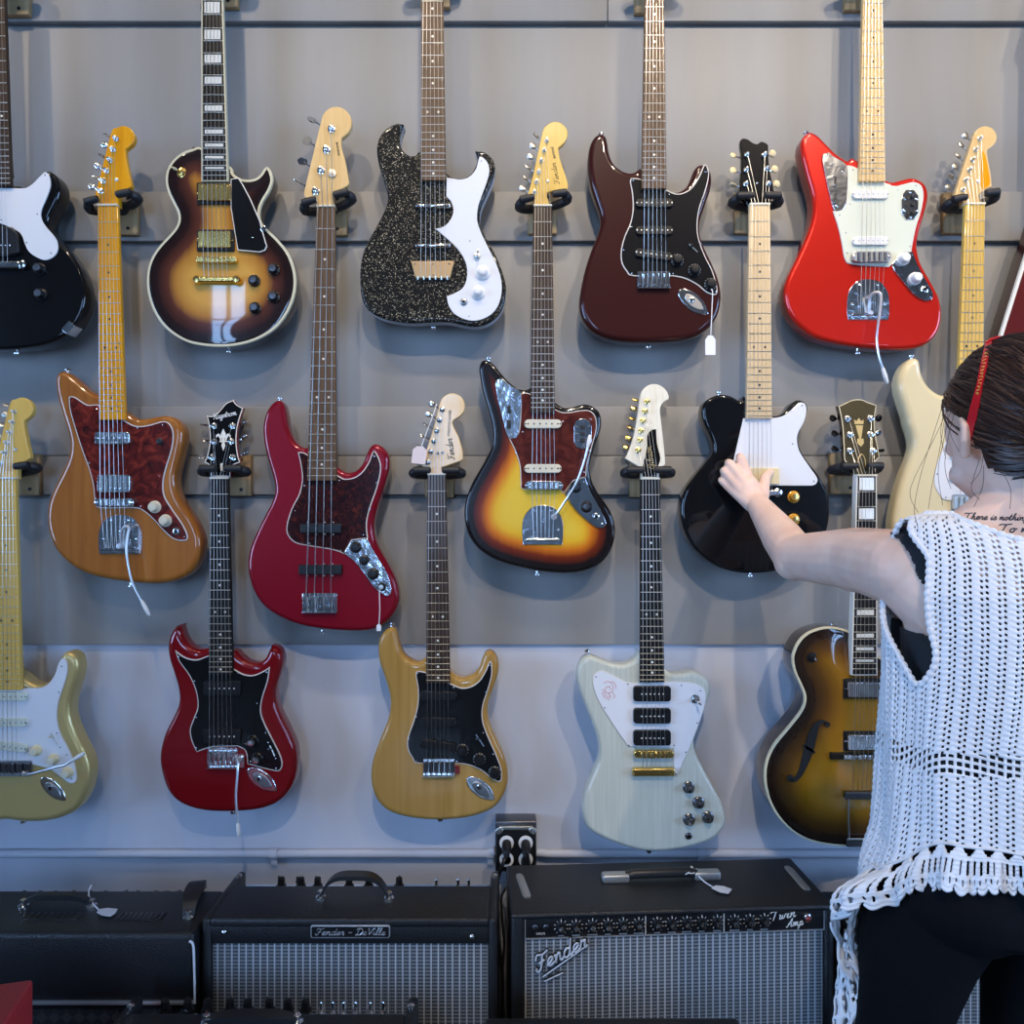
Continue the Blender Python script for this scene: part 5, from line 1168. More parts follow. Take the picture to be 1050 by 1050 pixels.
for sd, y0, y1, z0, z1 in ADDED_SIDE_WIN:
    xa, xb = (XL - .12, XL) if sd == 'left' else (XR, XR + .12)
    struct('wall_' + sd, [(xa, xb, YB, y0, 0, HT), (xa, xb, y1, .16, 0, HT), (xa, xb, y0, y1, 0, z0), (xa, xb, y0, y1, z1, HT)], 'room_white')
    fr = [(xa + .04, xb - .04, y0, y0 + .05, z0, z1), (xa + .04, xb - .04, y1 - .05, y1, z0, z1), (xa + .04, xb - .04, y0 + .05, y1 - .05, z0, z0 + .05), (xa + .04, xb - .04, y0 + .05, y1 - .05, z1 - .05, z1)]
    for q in range(1, 4): y = y0 + (y1 - y0) * q / 4; fr.append((xa + .045, xb - .045, y - .018, y + .018, z0 + .05, z1 - .05))
    for q in range(1, 4): z = z0 + (z1 - z0) * q / 4; fr.append((xa + .05, xb - .05, y0 + .05, y1 - .05, z - .015, z + .015))
    wobj = struct('window_%d' % (4 if sd == 'left' else 5), fr, 'frame_dark')
    mb = MB(); box(mb, (xa + xb) / 2 - .003, (xa + xb) / 2 + .003, y0 + .03, y1 - .03, z0 + .03, z1 - .03); mb.build('window_pane', 'pane_glass', wobj)
WIN = [(-3.28, -2.80, .9, 3.95), (-1.22, -.50, .9, 3.1), (3.40, 3.96, .9, 3.1)]
wb = []; e = [XL] + [v for w in WIN for v in w[:2]] + [XR]
for i in range(0, len(e), 2): wb.append((e[i], e[i + 1], YB - .14, YB, 0, HT))
for a, b, c, d in WIN: wb += [(a, b, YB - .14, YB, 0, c), (a, b, YB - .14, YB, d, HT)]
struct('wall_front', wb, 'room_white')
for i, (a, b, WZ0, WZ1) in enumerate(WIN):
    fr = [(a, a + .05, YB - .10, YB - .02, WZ0, WZ1), (b - .05, b, YB - .10, YB - .02, WZ0, WZ1), (a + .05, b - .05, YB - .10, YB - .02, WZ0, WZ0 + .05), (a + .05, b - .05, YB - .10, YB - .02, WZ1 - .05, WZ1)]
    nx = 2 if b - a < 1 else 4; nz = round((WZ1 - WZ0) / .55)
    for q in range(1, nx): x = a + (b - a) * q / nx; fr.append((x - .016, x + .016, YB - .085, YB - .035, WZ0 + .05, WZ1 - .05))
    for q in range(1, nz): z = WZ0 + (WZ1 - WZ0) * q / nz; fr.append((a + .05, b - .05, YB - .08, YB - .04, z - .014, z + .014))
    wobj = struct('window_%d' % (i + 1), fr, 'frame_dark')
    mb = MB(); box(mb, a + .03, b - .03, YB - .063, YB - .057, WZ0 + .03, WZ1 - .03); mb.build('window_pane', 'pane_glass', wobj)

# conduit and outlet box on the lower wall
p = W(280, 877, 1.69); root = empty('conduit_pipe', p, 'pale painted conduit pipe running along the wall above the amplifiers', 'pipe')
mb = MB(); r_ = .0095; zc = 0
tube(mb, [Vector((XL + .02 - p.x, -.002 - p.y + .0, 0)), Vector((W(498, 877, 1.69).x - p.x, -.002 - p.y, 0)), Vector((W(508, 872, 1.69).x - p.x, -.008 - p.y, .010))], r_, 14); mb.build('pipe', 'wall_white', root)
mb = MB(); a = W(550, 880, 1.69)
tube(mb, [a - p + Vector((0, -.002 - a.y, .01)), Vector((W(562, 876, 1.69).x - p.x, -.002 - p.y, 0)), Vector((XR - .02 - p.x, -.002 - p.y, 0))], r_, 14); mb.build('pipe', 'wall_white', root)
for px in (280, 503, 720):
    mb = MB(); x = W(px, 877, 1.69).x - p.x; tube(mb, [Vector((x - .008, -.002 - p.y, 0)), Vector((x + .008, -.002 - p.y, 0))], r_ + .0022, 14)
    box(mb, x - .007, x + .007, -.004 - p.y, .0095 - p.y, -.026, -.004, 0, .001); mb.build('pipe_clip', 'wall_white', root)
p = W(529, 869, 1.66); root = empty('outlet_box', p, 'black four-gang electrical outlet box on the wall behind the amplifiers', 'outlet')
u = 1.66 / F
mb = MB(); box(mb, -21 * u, 21 * u, .004, .0095 - p.y, -26 * u, 26 * u, 0, .003); mb.build('box', 'gunmetal', root)
mb = MB(); slab(mb, rrect(0, -1 * u, 38 * u, 44 * u, 3 * u), -.005, .001, .001); mb.build('faceplate', 'black_plastic', root)
mb = MB()
for sx in (-1, 1): slab(mb, rrect(sx * 17 * u, 18 * u, 8 * u, 6 * u, 2 * u, sx * -.7), -.003, .006, .002)
box(mb, -17 * u, 17 * u, -.004, .002, 18.5 * u, 22 * u, 0, .001); mb.build('clamp', 'nickel', root)
for x, z in ((-9.5, 5), (10, 5), (-9.5, -12), (10, -12)):
    mb = MB(); lathe(mb, (x * u, -.001, z * u), (0, -1, 0), [(7.4 * u, 0), (7.2 * u, .003), (5.4 * u, .0036)], n=24); o_ = mb.build('socket', 'white_plastic', root)
    mb = MB(); lathe(mb, (x * u, -.004, z * u), (0, -1, 0), [(4.6 * u, 0), (4.6 * u, .0006)], n=20); mb.build('socket_face', 'black_plastic', o_)
for i, (x, z, pts, lab) in enumerate(((-9.5, 5, [(516, 885, 1.612), (511, 900, 1.615), (508, 925, 1.63), (510, 960, 1.64), (515, 1000, 1.63), (514, 1060, 1.63)], 'black power cord hanging from the left socket of the outlet box'),
                               (10, 5, [(540, 874, 1.61), (541, 880, 1.612), (540, 892, 1.62), (536, 900, 1.63)], 'black power cord plugged into the upper right socket of the outlet box'),
                               (10, -12, [(539, 889, 1.61), (538, 895, 1.612), (536, 905, 1.62), (532, 915, 1.63)], 'black power cord plugged into the lower right socket of the outlet box'))):
    c = Vector((p.x + x * u, p.y, p.z + z * u)); root2 = empty('power_cord', c, lab, 'cord', 'power cords at the outlet box')
    mb = MB(); tube(mb, [Vector((0, -.005, 0)), Vector((0, -.022, -.001)), Vector((0, -.034, -.006)), Vector((0, -.038, -.016))], [.0105, .0115, .009, .0055], 12); mb.build('plug', 'black_plastic', root2)
    mb = MB(); tube(mb, cr3([Vector((0, -.036, -.014))] + [W(a, b, d) - c for a, b, d in pts], 6), .0044, 8); mb.build('cable', 'black_plastic', root2)
mb = MB(); c = W(512, 960, 1.60)
tube(mb, cr3([W(a, b, d) - c for a, b, d in ((524, 905, 1.665), (518, 912, 1.66), (514, 922, 1.64), (515, 945, 1.62), (517, 968, 1.60), (515, 1000, 1.595), (516.5, 1050, 1.595), (516, 1100, 1.595))], 6), .0030, 8)
o_ = mb.build('speaker_cable', 'black_plastic', None, c); tag(o_, 'thin black cable looping down in the gap between the two combo amplifiers', 'cable')

# ================================================================== amplifiers
def tolex(name, c, rough=.42):
    m, nt, b = _new(name); setp(b, col=c, rough=rough, spec=.5)
    tc = nt.nodes.new('ShaderNodeTexCoord'); v = nt.nodes.new('ShaderNodeTexVoronoi'); v.inputs['Scale'].default_value = 420
    bp = nt.nodes.new('ShaderNodeBump'); bp.inputs['Strength'].default_value = .55; bp.inputs['Distance'].default_value = .0012
    nt.links.new(tc.outputs['Object'], v.inputs['Vector']); nt.links.new(v.outputs['Distance'], bp.inputs['Height']); nt.links.new(bp.outputs['Normal'], b.inputs['Normal'])
tolex('tolex_black', (.012, .0125, .014)); tolex('tolex_red', (.50, .030, .030), .5)
def cloth(name, dark, mid, lite, px=.0135, pz=.0068, w=.2):
    m, nt, b = _new(name); setp(b, rough=.55, sheen=.1)
    tc = nt.nodes.new('ShaderNodeTexCoord'); sp = nt.nodes.new('ShaderNodeSeparateXYZ'); L = nt.links.new; L(tc.outputs['Object'], sp.inputs[0])
    def math_(op, a, bv=None, c=None):
        n = nt.nodes.new('ShaderNodeMath'); n.operation = op
        for i, v in enumerate((a, bv, c)):
            if v is None: continue
            if isinstance(v, (int, float)): n.inputs[i].default_value = v
            else: L(v, n.inputs[i])
        return n.outputs[0]
    fx = math_('FRACT', math_('DIVIDE', sp.outputs[0], px)); fz = math_('FRACT', math_('DIVIDE', sp.outputs[2], pz)); fs = math_('FRACT', math_('DIVIDE', sp.outputs[0], px / 4))
    row = math_('LESS_THAN', fz, .52); sub = math_('GREATER_THAN', fs, .25); colm = math_('LESS_THAN', fx, w)
    n = nt.nodes.new('ShaderNodeTexNoise'); n.inputs['Scale'].default_value = 9; L(tc.outputs['Object'], n.inputs['Vector'])
    rs = math_('MULTIPLY', row, sub)
    m1 = nt.nodes.new('ShaderNodeMix'); m1.data_type = 'RGBA'; m1.inputs[6].default_value = (*dark, 1); m1.inputs[7].default_value = (*mid, 1); L(rs, m1.inputs[0])
    m2 = nt.nodes.new('ShaderNodeMix'); m2.data_type = 'RGBA'; m2.inputs[7].default_value = (*lite, 1); L(colm, m2.inputs[0]); L(m1.outputs[2], m2.inputs[6])
    L(m2.outputs[2], b.inputs['Base Color'])
    hgt = math_('ADD', rs, colm); bp = nt.nodes.new('ShaderNodeBump'); bp.inputs['Strength'].default_value = .4; bp.inputs['Distance'].default_value = .001; L(hgt, bp.inputs['Height']); L(bp.outputs['Normal'], b.inputs['Normal'])
cloth('grille_silver', (.045, .055, .065), (.25, .27, .29), (.48, .50, .52)); cloth('grille_dim', (.05, .055, .06), (.20, .21, .22), (.34, .35, .36))
def diamond():
    m, nt, b = _new('grille_diamond'); setp(b, rough=.7)
    tc = nt.nodes.new('ShaderNodeTexCoord'); mp = nt.nodes.new('ShaderNodeMapping'); mp.inputs['Rotation'].default_value = (0, math.radians(45), 0); mp.inputs['Scale'].default_value = (1, 1, 1)
    bk = nt.nodes.new('ShaderNodeTexChecker'); bk.inputs['Scale'].default_value = 60
    bk.inputs['Color1'].default_value = (.014, .014, .015, 1); bk.inputs['Color2'].default_value = (.045, .045, .045, 1)
    nt.links.new(tc.outputs['Object'], mp.inputs['Vector']); nt.links.new(mp.outputs['Vector'], bk.inputs['Vector']); nt.links.new(bk.outputs['Color'], b.inputs['Base Color'])
diamond()
plain('silver_trim', (.60, .62, .64), .35, .6); plain('panel_black', (.010, .010, .012), .3); plain('leather_black', (.016, .016, .017), .4, bump=(120, .3, .001)); plain('jewel', (.25, .02, .02), .1, coat=1)
plain('skid_metal', (.46, .46, .45), .4, .8)
class Amp:
    def __init__(s, label, loc, rot=0, name='guitar_amplifier', cat='amplifier'):
        s.root = empty(name, loc, label, cat, 'amplifiers along the wall'); s.root.rotation_euler = (0, 0, rot)
        s.M = (Matrix.Translation(loc) @ Matrix.Rotation(rot, 4, 'Z')).inverted()
    def w(s, px, py, d): return s.M @ W(px, py, d)
    def topd(s, px, py, z): return s.M @ W(px, py, (CZ - z) * F / (py - 525))
    def part(s, n, mb, mats, parent=None): return mb.build(n, mats, parent or s.root)
    def box(s, n, b, mat, r=.002, parent=None):
        mb = MB(); box(mb, *b, 0, r); return s.part(n, mb, mat, parent)
    def screw(s, c, ax, r=.0065, mat='chrome', name='corner_screw'):
        mb = MB(); lathe(mb, c, ax, [(r, -.001), (r, .0015), (r * .6, .0035), (r * .2, .004)], n=12); s.part(name, mb, mat)
    def feet(s, w, d):
        for x in (.06, w - .06):
            for y in (.05, d - .05):
                mb = MB(); tube(mb, [Vector((x, y - .012, .028)), Vector((x, y + .012, .028))], .028, 14); box(mb, x - .02, x + .02, y - .02, y + .02, .045, .085, 0, .003); s.part('caster', mb, 'black_plastic')
def pointer_knob(a, c, ang, r=.011, h=.016):
    """black chicken-head knob standing on a panel that faces up"""
    mb = MB(); lathe(mb, c, (0, 0, 1), [(r, 0), (r, .003), (r * .72, .005), (r * .62, h), (r * .4, h + .001)], 0, 16)
    d = Vector((math.cos(ang), math.sin(ang), 0)); n = Vector((-d.y, d.x, 0)); b = len(mb.v); base = Vector(c)
    pts = [d * r * 1.5, n * r * .55 - d * r * .6, -d * r * 1.0, -n * r * .55 - d * r * .6]
    for hh, k in ((.003, 1.0), (h * .98, .85)): mb.v.extend(base + q * k + Vector((0, 0, hh)) for q in pts)
    for i in range(4): mb.f.append([b + i, b + (i + 1) % 4, b + 4 + (i + 1) % 4, b + 4 + i]); mb.m.append(0)
    mb.f.append([b + 4, b + 5, b + 6, b + 7]); mb.m.append(0)
    a.part('control_knob', mb, 'black_plastic')

def top_panel_amp(label, x0, x1, dF, dB, z, dT, knobs, jacks=(), handle=None, plate=None, grille=True, screws_f=(), cab0=.085, band=.030):
    """combo with its control panel sunk in the rear of the top, between two cheeks"""
    w = x1 - x0; dep = dB - dF; a = Amp(label, Vector((x0, dF - CD, 0))); t = .019; yt = dT - dF
    mb = MB()
    box(mb, 0, t, 0, dep, cab0, z, 0, .008); box(mb, w - t, w, 0, dep, cab0, z, 0, .008)
    box(mb, t - .004, w - t + .004, 0, yt, z - t, z, 0, .007); box(mb, t - .004, w - t + .004, 0, dep, cab0, cab0 + t, 0, .003)
    box(mb, t - .004, w - t + .004, dep - .012, dep, cab0, z - .050, 0, .002)
    box(mb, t - .002, w - t + .002, .002, .016, z - t - band, z - t + .004, 0, .003)
    a.part('cabinet', mb, 'tolex_black')
    if grille: a.box('grille', (t, w - t, .008, .014, cab0 + .02, z - t - band), 'grille_silver', .001)
    a.box('control_panel', (t + .001, w - t - .001, yt + .002, dep - .016, z - .030, z - .022), 'chrome', .001)
    for px, py, ang in knobs:
        q = a.w(px, py, dT + .045); pointer_knob(a, Vector((q.x, yt + .035, z - .022)), ang, .0105, .019)
    for px in jacks:
        q = a.w(px, 900, dT + .045); mb = MB(); lathe(mb, (q.x, yt + .032, z - .022), (0, 0, 1), [(.006, 0), (.006, .004), (.0032, .005), (.0032, .016), (.0022, .018)], n=12); a.part('toggle_switch', mb, 'chrome')
    for x in (t * .55, w - t * .55): a.screw(Vector((x, dep * .88, z)), (0, 0, 1))
    a.feet(w, dep); a.wd, a.dep, a.z = w, dep, z
    return a
def strap_handle(a, p0, p1, rise, wd=.022, th=.006, name='handle', ends='chrome'):
    """strap from p0 to p1 arching upward with metal ends"""
    p0, p1 = Vector(p0), Vector(p1); d = (p1 - p0); side = d.cross(Vector((0, 0, 1))).normalized(); mb = MB(); N = 17; b = 0
    for i in range(N):
        t = i / (N - 1); hgt = rise * (1 - (2 * t - 1) ** 4) + .004; c = p0 + d * t + Vector((0, 0, hgt))
        k = .6 + .4 * math.sin(PI * min(1, max(0, t)))
        for sx, sz in ((-1, -1), (1, -1), (1, 1), (-1, 1)): mb.v.append(c + side * sx * wd * .5 * k + Vector((0, 0, sz * th * .5)))
    for i in range(N - 1):
        for q in range(4): j = (q + 1) % 4; mb.f.append([i * 4 + q, i * 4 + j, i * 4 + 4 + j, i * 4 + 4 + q]); mb.m.append(0)
    mb.f.append([3, 2, 1, 0]); mb.m.append(0); e_ = (N - 1) * 4; mb.f.append([e_, e_ + 1, e_ + 2, e_ + 3]); mb.m.append(0)
    h = a.part(name, mb, 'leather_black')
    for q in (p0, p1):
        mb = MB(); lathe(mb, q, (0, 0, 1), [(.010, 0), (.010, .002), (.006, .006), (.006, .012), (.004, .014)], n=12); a.part('handle_bracket', mb, ends, h)

# combo with name plate
z = .643; xa, xb = (206 - 525) * 1.37 / F, (510.5 - 525) * 1.37 / F
A = top_panel_amp('black combo amplifier with silver grille and script name plate, in the middle of the row', xa, xb, 1.37, 1.555, z, 1.495,
                  [(290, 900, 2.4), (310, 900, 2.6), (327, 900, 2.2), (359, 900, 1.9), (379, 900, 2.0), (410, 900, 1.6)], (448, 470, 481))
strap_handle(A, A.topd(329, 920, z), A.topd(399, 921, z), .040, .026, .008)
for px, py in ((230, 955.4), (484, 960)): A.screw(Vector((A.w(px, py, 1.37).x, -.001, A.w(px, py, 1.37).z)), (0, -1, 0), .0045)
q0, q1 = A.w(318.6, 961.5, 1.369), A.w(400, 948.5, 1.369)
mb = MB(); slab(mb, rrect((q0.x + q1.x) / 2, (q0.z + q1.z) / 2, q1.x - q0.x, q1.z - q0.z, .004), -.002, .003, .001, 0, 1, 1); slab(mb, rrect((q0.x + q1.x) / 2, (q0.z + q1.z) / 2, q1.x - q0.x - .004, q1.z - q0.z - .004, .003), .002, .0034, .0003, 0, 0)
npl = A.part('name_plate', mb, ['panel_black', 'silver_trim'])
mb = MB(); wd_ = q1.x - q0.x
script(mb, 'Fender - DeVille', lambda u_, v_: Vector((q0.x + wd_ * (.06 + .88 * u_), -.0038, q0.z + .0065 + .0125 * v_)), .0007); A.part('name_lettering', mb, 'silver_trim', npl)

# big silver-grille twin
TX = (524 - 525) * 1.38 / F; TW, TD, TZ = .631, .195, .645
T = Amp('large black amplifier with silver grille, front knob panel and slanted script badge', Vector((TX, 1.38 - CD, 0)), math.radians(3.1))
mb = MB(); t = .0265
box(mb, 0, TW, 0, TD, TZ - .012, TZ, 0, .0055); box(mb, 0, t, 0, TD, .085, TZ - .004, 0, .007); box(mb, TW - t * .7, TW, 0, TD, .085, TZ - .004, 0, .007)
box(mb, .01, TW - .01, .02, TD, .085, .11, 0, .003); box(mb, .01, TW - .01, TD - .012, TD - .001, .10, TZ - .01, 0, .002); box(mb, .01, TW - .01, 0, .03, .085, .115, 0, .004)
T.part('cabinet', mb, 'tolex_black')
T.box('grille', (t, TW - t * .7, .008, .018, .115, .5955), 'grille_silver', .001)
pnl = T.box('control_panel', (t, TW - t * .7, .005, .02, .5955, .6345), 'panel_black', .001)
mb = MB(); yy = .0046
for b in ((t, TW - t * .7, yy - .001, yy + .002, .5945, .5965), (t, t + .0016, yy - .001, yy + .002, .5955, .6345), (TW - t * .7 - .0016, TW - t * .7, yy - .001, yy + .002, .5955, .6345)): box(mb, *b, 0, 0)
T.part('panel_trim', mb, 'silver_trim', pnl)
fx = lambda px: (px - 524) / 333 * TW
zk = .6165
for px in (661, 742):
    mb = MB(); box(mb, fx(px) - .0007, fx(px) + .0007, yy - .0006, yy + .001, .5975, .6335); T.part('divider', mb, 'logo_white', pnl)
for px in (548.6, 559.6):
    mb = MB(); lathe(mb, (fx(px), .0045, zk), (0, -1, 0), [(.0068, 0), (.0068, .003), (.005, .004), (.0034, .0042)], n=16); T.part('input_jack', mb, 'gunmetal', pnl)
KX = [574.7, 589.8, 606.6, 622.3, 638, 653.8, 672.8, 688, 703.5, 719, 735, 753, 769, 784]
for i, px in enumerate(KX):
    mb = MB(); c = Vector((fx(px), .0045, zk))
    lathe(mb, c, (0, -1, 0), [(.0105, 0), (.0105, .002), (.0068, .0035), (.0062, .012), (.0052, .0128)], 0, 18); lathe(mb, c + Vector((0, -.0126, 0)), (0, -1, 0), [(.0050, 0), (.0050, .0008), (.003, .0013)], 1, 16)
    for q in range(9):
        an = math.radians(-55 + q * 36); tube(mb, [c + Vector((math.cos(an) * .0108, -.0004, math.sin(an) * .0108)), c + Vector((math.cos(an) * .0140, -.0004, math.sin(an) * .0140))], .0006, 4, 2)
    an = PI / 2 + (.3 if i % 3 else -.2); tube(mb, [c + Vector((0, -.0030, .0105)), c + Vector((0, -.0008, .0150))], .0008, 4, 2)
    T.part('knob', mb, ['black_plastic', 'chrome', 'logo_white'], pnl)
    mb = MB(); box(mb, c.x - .0055 - .002 * (i % 3), c.x + .0055 + .002 * (i % 3), .0040, .0052, .5985, .6005); T.part('knob_label', mb, 'silver_trim', pnl)
mb = MB(); lathe(mb, (fx(829), .0045, .620), (0, -1, 0), [(.0085, 0), (.0085, .003), (.006, .005)], 0, 18); lathe(mb, (fx(829), .0, .620), (0, -1, 0), [(.0058, 0), (.004, .003), (.001, .0045)], 1, 14); T.part('pilot_lamp', mb, ['chrome', 'jewel'], pnl)
mb = MB(); X0 = fx(790.5)
script(mb, 'Twin', lambda u_, v_: Vector((X0 + .050 * u_, .0038, .6150 + .018 * v_ + .008 * u_)), .0009); script(mb, 'Amp', lambda u_, v_: Vector((fx(807) + .034 * u_, .0038, .6025 + .0155 * v_ + .004 * u_)), .0009); T.part('model_lettering', mb, 'logo_white', pnl)
vs, fs = block_text('INPUTS', .0052); mb = MB(); mb.add([Vector((fx(554) + v.x, .0042 - v.z, .6045 + v.y)) for v in vs], fs); T.part('input_lettering', mb, 'logo_white', pnl)
# raised script badge on the grille
L0 = T.w(551, 1000, 1.375); L1 = T.w(604, 974, 1.375); e = Vector((L1.x - L0.x, L1.z - L0.z)); upv = Vector((-e.y, e.x)).normalized()
def badge(u_, v_, y): return Vector((L0.x + e.x * u_ + upv.x * v_, y, L0.z + e.y * u_ + upv.y * v_))
mb = MB(); script(mb, 'Fender', lambda u_, v_: badge(u_, v_ * .030, .002), .0036, 1, .35, 6); script(mb, 'Fender', lambda u_, v_: badge(u_ - .008, v_ * .030 + .0006, -.0012), .0019, 0, .35, 6)
for k_ in (-.013, -.022):
    tube(mb, [badge(.02 - k_ * 3, k_, .003), badge(1.02, k_ + .014, .003)] if k_ > -.02 else [badge(.05, k_, .003), badge(.40, k_ - .002, .003)], .0030, 6, 1)
    tube(mb, [badge(.02 - k_ * 3, k_ + .0008, -.0006), badge(1.02, k_ + .0148, -.0006)] if k_ > -.02 else [badge(.05, k_ + .0008, -.0006), badge(.40, k_ - .0012, -.0006)], .0013, 6, 0)
T.part('script_badge', mb, ['badge_silver', 'panel_black'])
for (a_, b_) in (((532, 897), (541, 921)), ((807, 889), (828, 913))):
    p0, p1 = T.topd(*a_, TZ), T.topd(*b_, TZ); mb = MB(); d = (p1 - p0)
    c = (p0 + p1) / 2; bm = MB(); n2 = 10
    tube(mb, [p0, p0.lerp(p1, .1), p0.lerp(p1, .9), p1], [.006, .0085, .0085, .006], 10)
    for v in mb.v: v.z = TZ + (v.z - TZ) * .35 + .001
    T.part('skid_strip', mb, 'skid_metal')
hL0, hL1, hR0, hR1 = T.topd(617, 904, TZ), T.topd(645, 903, TZ), T.topd(711, 901, TZ), T.topd(738, 900, TZ)
mb = MB(); tube(mb, [hL1 + Vector((-.006, 0, .010)), hL1 + Vector((.01, 0, .014)), hR0 + Vector((-.01, 0, .014)), hR0 + Vector((.006, 0, .010))], [.009, .010, .010, .009], 10)
hd = T.part('handle', mb, 'leather_black')
for p0, p1 in ((hL0, hL1), (hR1, hR0)):
    mb = MB(); box(mb, min(p0.x, p1.x), max(p0.x, p1.x), p1.y - .011, p1.y + .011, TZ - .001, TZ + .017, 0, .005); T.part('handle_cap', mb, 'skid_metal', hd)
T.feet(TW, TD)

# amplifier lying at the left, on a cabinet with diamond mesh
z = .627; HX0, HX1 = -1.12, -.592
H = Amp('worn black amplifier with two strap handles and white piping at the far left', Vector((HX0, 1.35 - CD, .497)), 0)
w_, dp = HX1 - HX0, .158; zt = z - .497
mb = MB(); box(mb, 0, w_, 0, dp, 0, zt, 0, .011, 4); H.part('cabinet', mb, 'tolex_black')
mb = MB(); box(mb, .02, w_ - .10, dp - .001, dp + .05, zt - .062, zt - .032, 0, .003); H.part('control_panel', mb, 'gunmetal')
for px in (24, 41, 56, 75, 92, 108, 128, 141, 160, 171, 182):
    q = H.w(px, 915, 1.53); pointer_knob(H, Vector((q.x, dp + .022, zt - .034)), random.uniform(1.2, 3.0), .009, .017)
q0, q1 = H.topd(24, 929, z), H.topd(92, 931, z); strap_handle(H, (q0.x, q0.y, zt), (q1.x, q0.y, zt), .016, .016, .010)
q0, q1 = H.topd(208, 911.5, z), H.topd(190, 941, z); strap_handle(H, (q0.x - .004, q0.y, zt), (q1.x + .006, q1.y, zt), .024, .036, .007)
for (x0, x1) in ((18, 88), (117, 172)):
    a_, b_ = H.topd(x0, 944, z), H.topd(x1, 936, z); mb = MB(); xx0, xx1 = a_.x, b_.x; box(mb, xx0, xx1, a_.y, b_.y, zt - .004, zt + .0015, 0, .001); v_ = H.part('top_vent', mb, 'panel_black')
    for k_ in range(9):
        mb = MB(); x = xx0 + (xx1 - xx0) * (k_ + .5) / 9; box(mb, x - .002, x + .002, a_.y + .002, b_.y - .002, zt + .0005, zt + .0026); H.part('vent_slat', mb, 'leather_black', v_)
mb = MB(); tube(mb, cr3([H.w(a_, b_, 1.349) for a_, b_ in ((194, 965), (197.6, 968), (198.8, 980), (199.8, 1029))], 6), .0022, 8); H.part('piping', mb, 'cotton')
mb = MB(); box(mb, 0, w_, -.004, .004, -.001, .005, 0, .001); H.part('bottom_trim', mb, 'silver_trim')
S = Amp('dark speaker cabinet with diamond mesh grille under the worn amplifier at the left', Vector((HX0, 1.36 - CD, 0)), 0, 'speaker_cabinet', 'speaker cabinet')
mb = MB(); box(mb, 0, .03, 0, .2, .03, .495, 0, .006); box(mb, w_ - .03, w_, 0, .2, .03, .495, 0, .006); box(mb, .02, w_ - .02, 0, .2, .478, .495, 0, .004); box(mb, .02, w_ - .02, 0, .2, .03, .055, 0, .004); box(mb, .02, w_ - .02, .185, .2, .04, .49, 0, .002); S.part('cabinet', mb, 'tolex_black')
S.box('grille', (.03, w_ - .03, .006, .02, .055, .478), 'grille_diamond', .001)
for x in (.05, w_ - .05):
    for y in (.05, .15):
        mb = MB(); lathe(mb, (x, y, 0), (0, 0, 1), [(.018, 0), (.02, .031)], n=14); S.part('rubber_foot', mb, 'rubber')

# red cabinet in the corner
R = Amp('red covered amplifier cabinet at the bottom left corner', Vector((-.79, 1.20 - CD, 0)), math.radians(14), 'guitar_amplifier')
mb = MB(); box(mb, -.46, 0, -.30, 0, .04, .640, 0, .006); R.part('cabinet', mb, 'tolex_red')
R.box('grille', (-.43, -.03, -.303, -.296, .08, .55), 'grille_silver', .001); strap_handle(R, (-.33, -.15, .640), (-.15, -.15, .640), .03)
for x in (-.41, -.05):
    for y in (-.25, -.05):
        mb = MB(); lathe(mb, (x, y, 0), (0, 0, 1), [(.018, 0), (.02, .042)], n=14); R.part('rubber_foot', mb, 'rubber')

# low combo in front
z = .560; xa, xb = (137 - 525) * 1.28 / F, (430 - 525) * 1.28 / F
B = top_panel_amp('low black amplifier with sunken chrome panel and knobs, lowest in the front', xa, xb, 1.03, 1.28, z, 1.235,
                  [(172, 1030, 2.3), (195, 1030, 2.0), (215, 1030, 1.8), (238, 1030, 1.7), (256, 1030, 1.6), (278, 1030, 2.2), (297, 1030, 2.2), (315, 1030, 2.2)], (331, 343, 354, 366, 381, 394))
q0, q1 = B.topd(212, 1048, z), B.topd(305, 1048, z); strap_handle(B, q0, q1, .006, .026, .008)
# plain black combo at the bottom centre
C0 = Vector(((497 - 525) * 1.28 / F, 1.04 - CD, 0)); Cw = (757 - 497) * 1.28 / F
Cc = Amp('plain black amplifier top just showing at the bottom centre', C0)
mb = MB(); box(mb, 0, Cw, 0, .24, .04, .523, 0, .010, 4); Cc.part('cabinet', mb, 'tolex_black'); Cc.box('grille', (.03, Cw - .03, -.003, .004, .08, .44), 'grille_silver', .001)
strap_handle(Cc, (Cw * .3, .09, .523), (Cw * .7, .09, .523), .012)
for x in (.05, Cw - .05):
    for y in (.05, .19):
        mb = MB(); lathe(mb, (x, y, 0), (0, 0, 1), [(.018, 0), (.02, .042)], n=14); Cc.part('rubber_foot', mb, 'rubber')
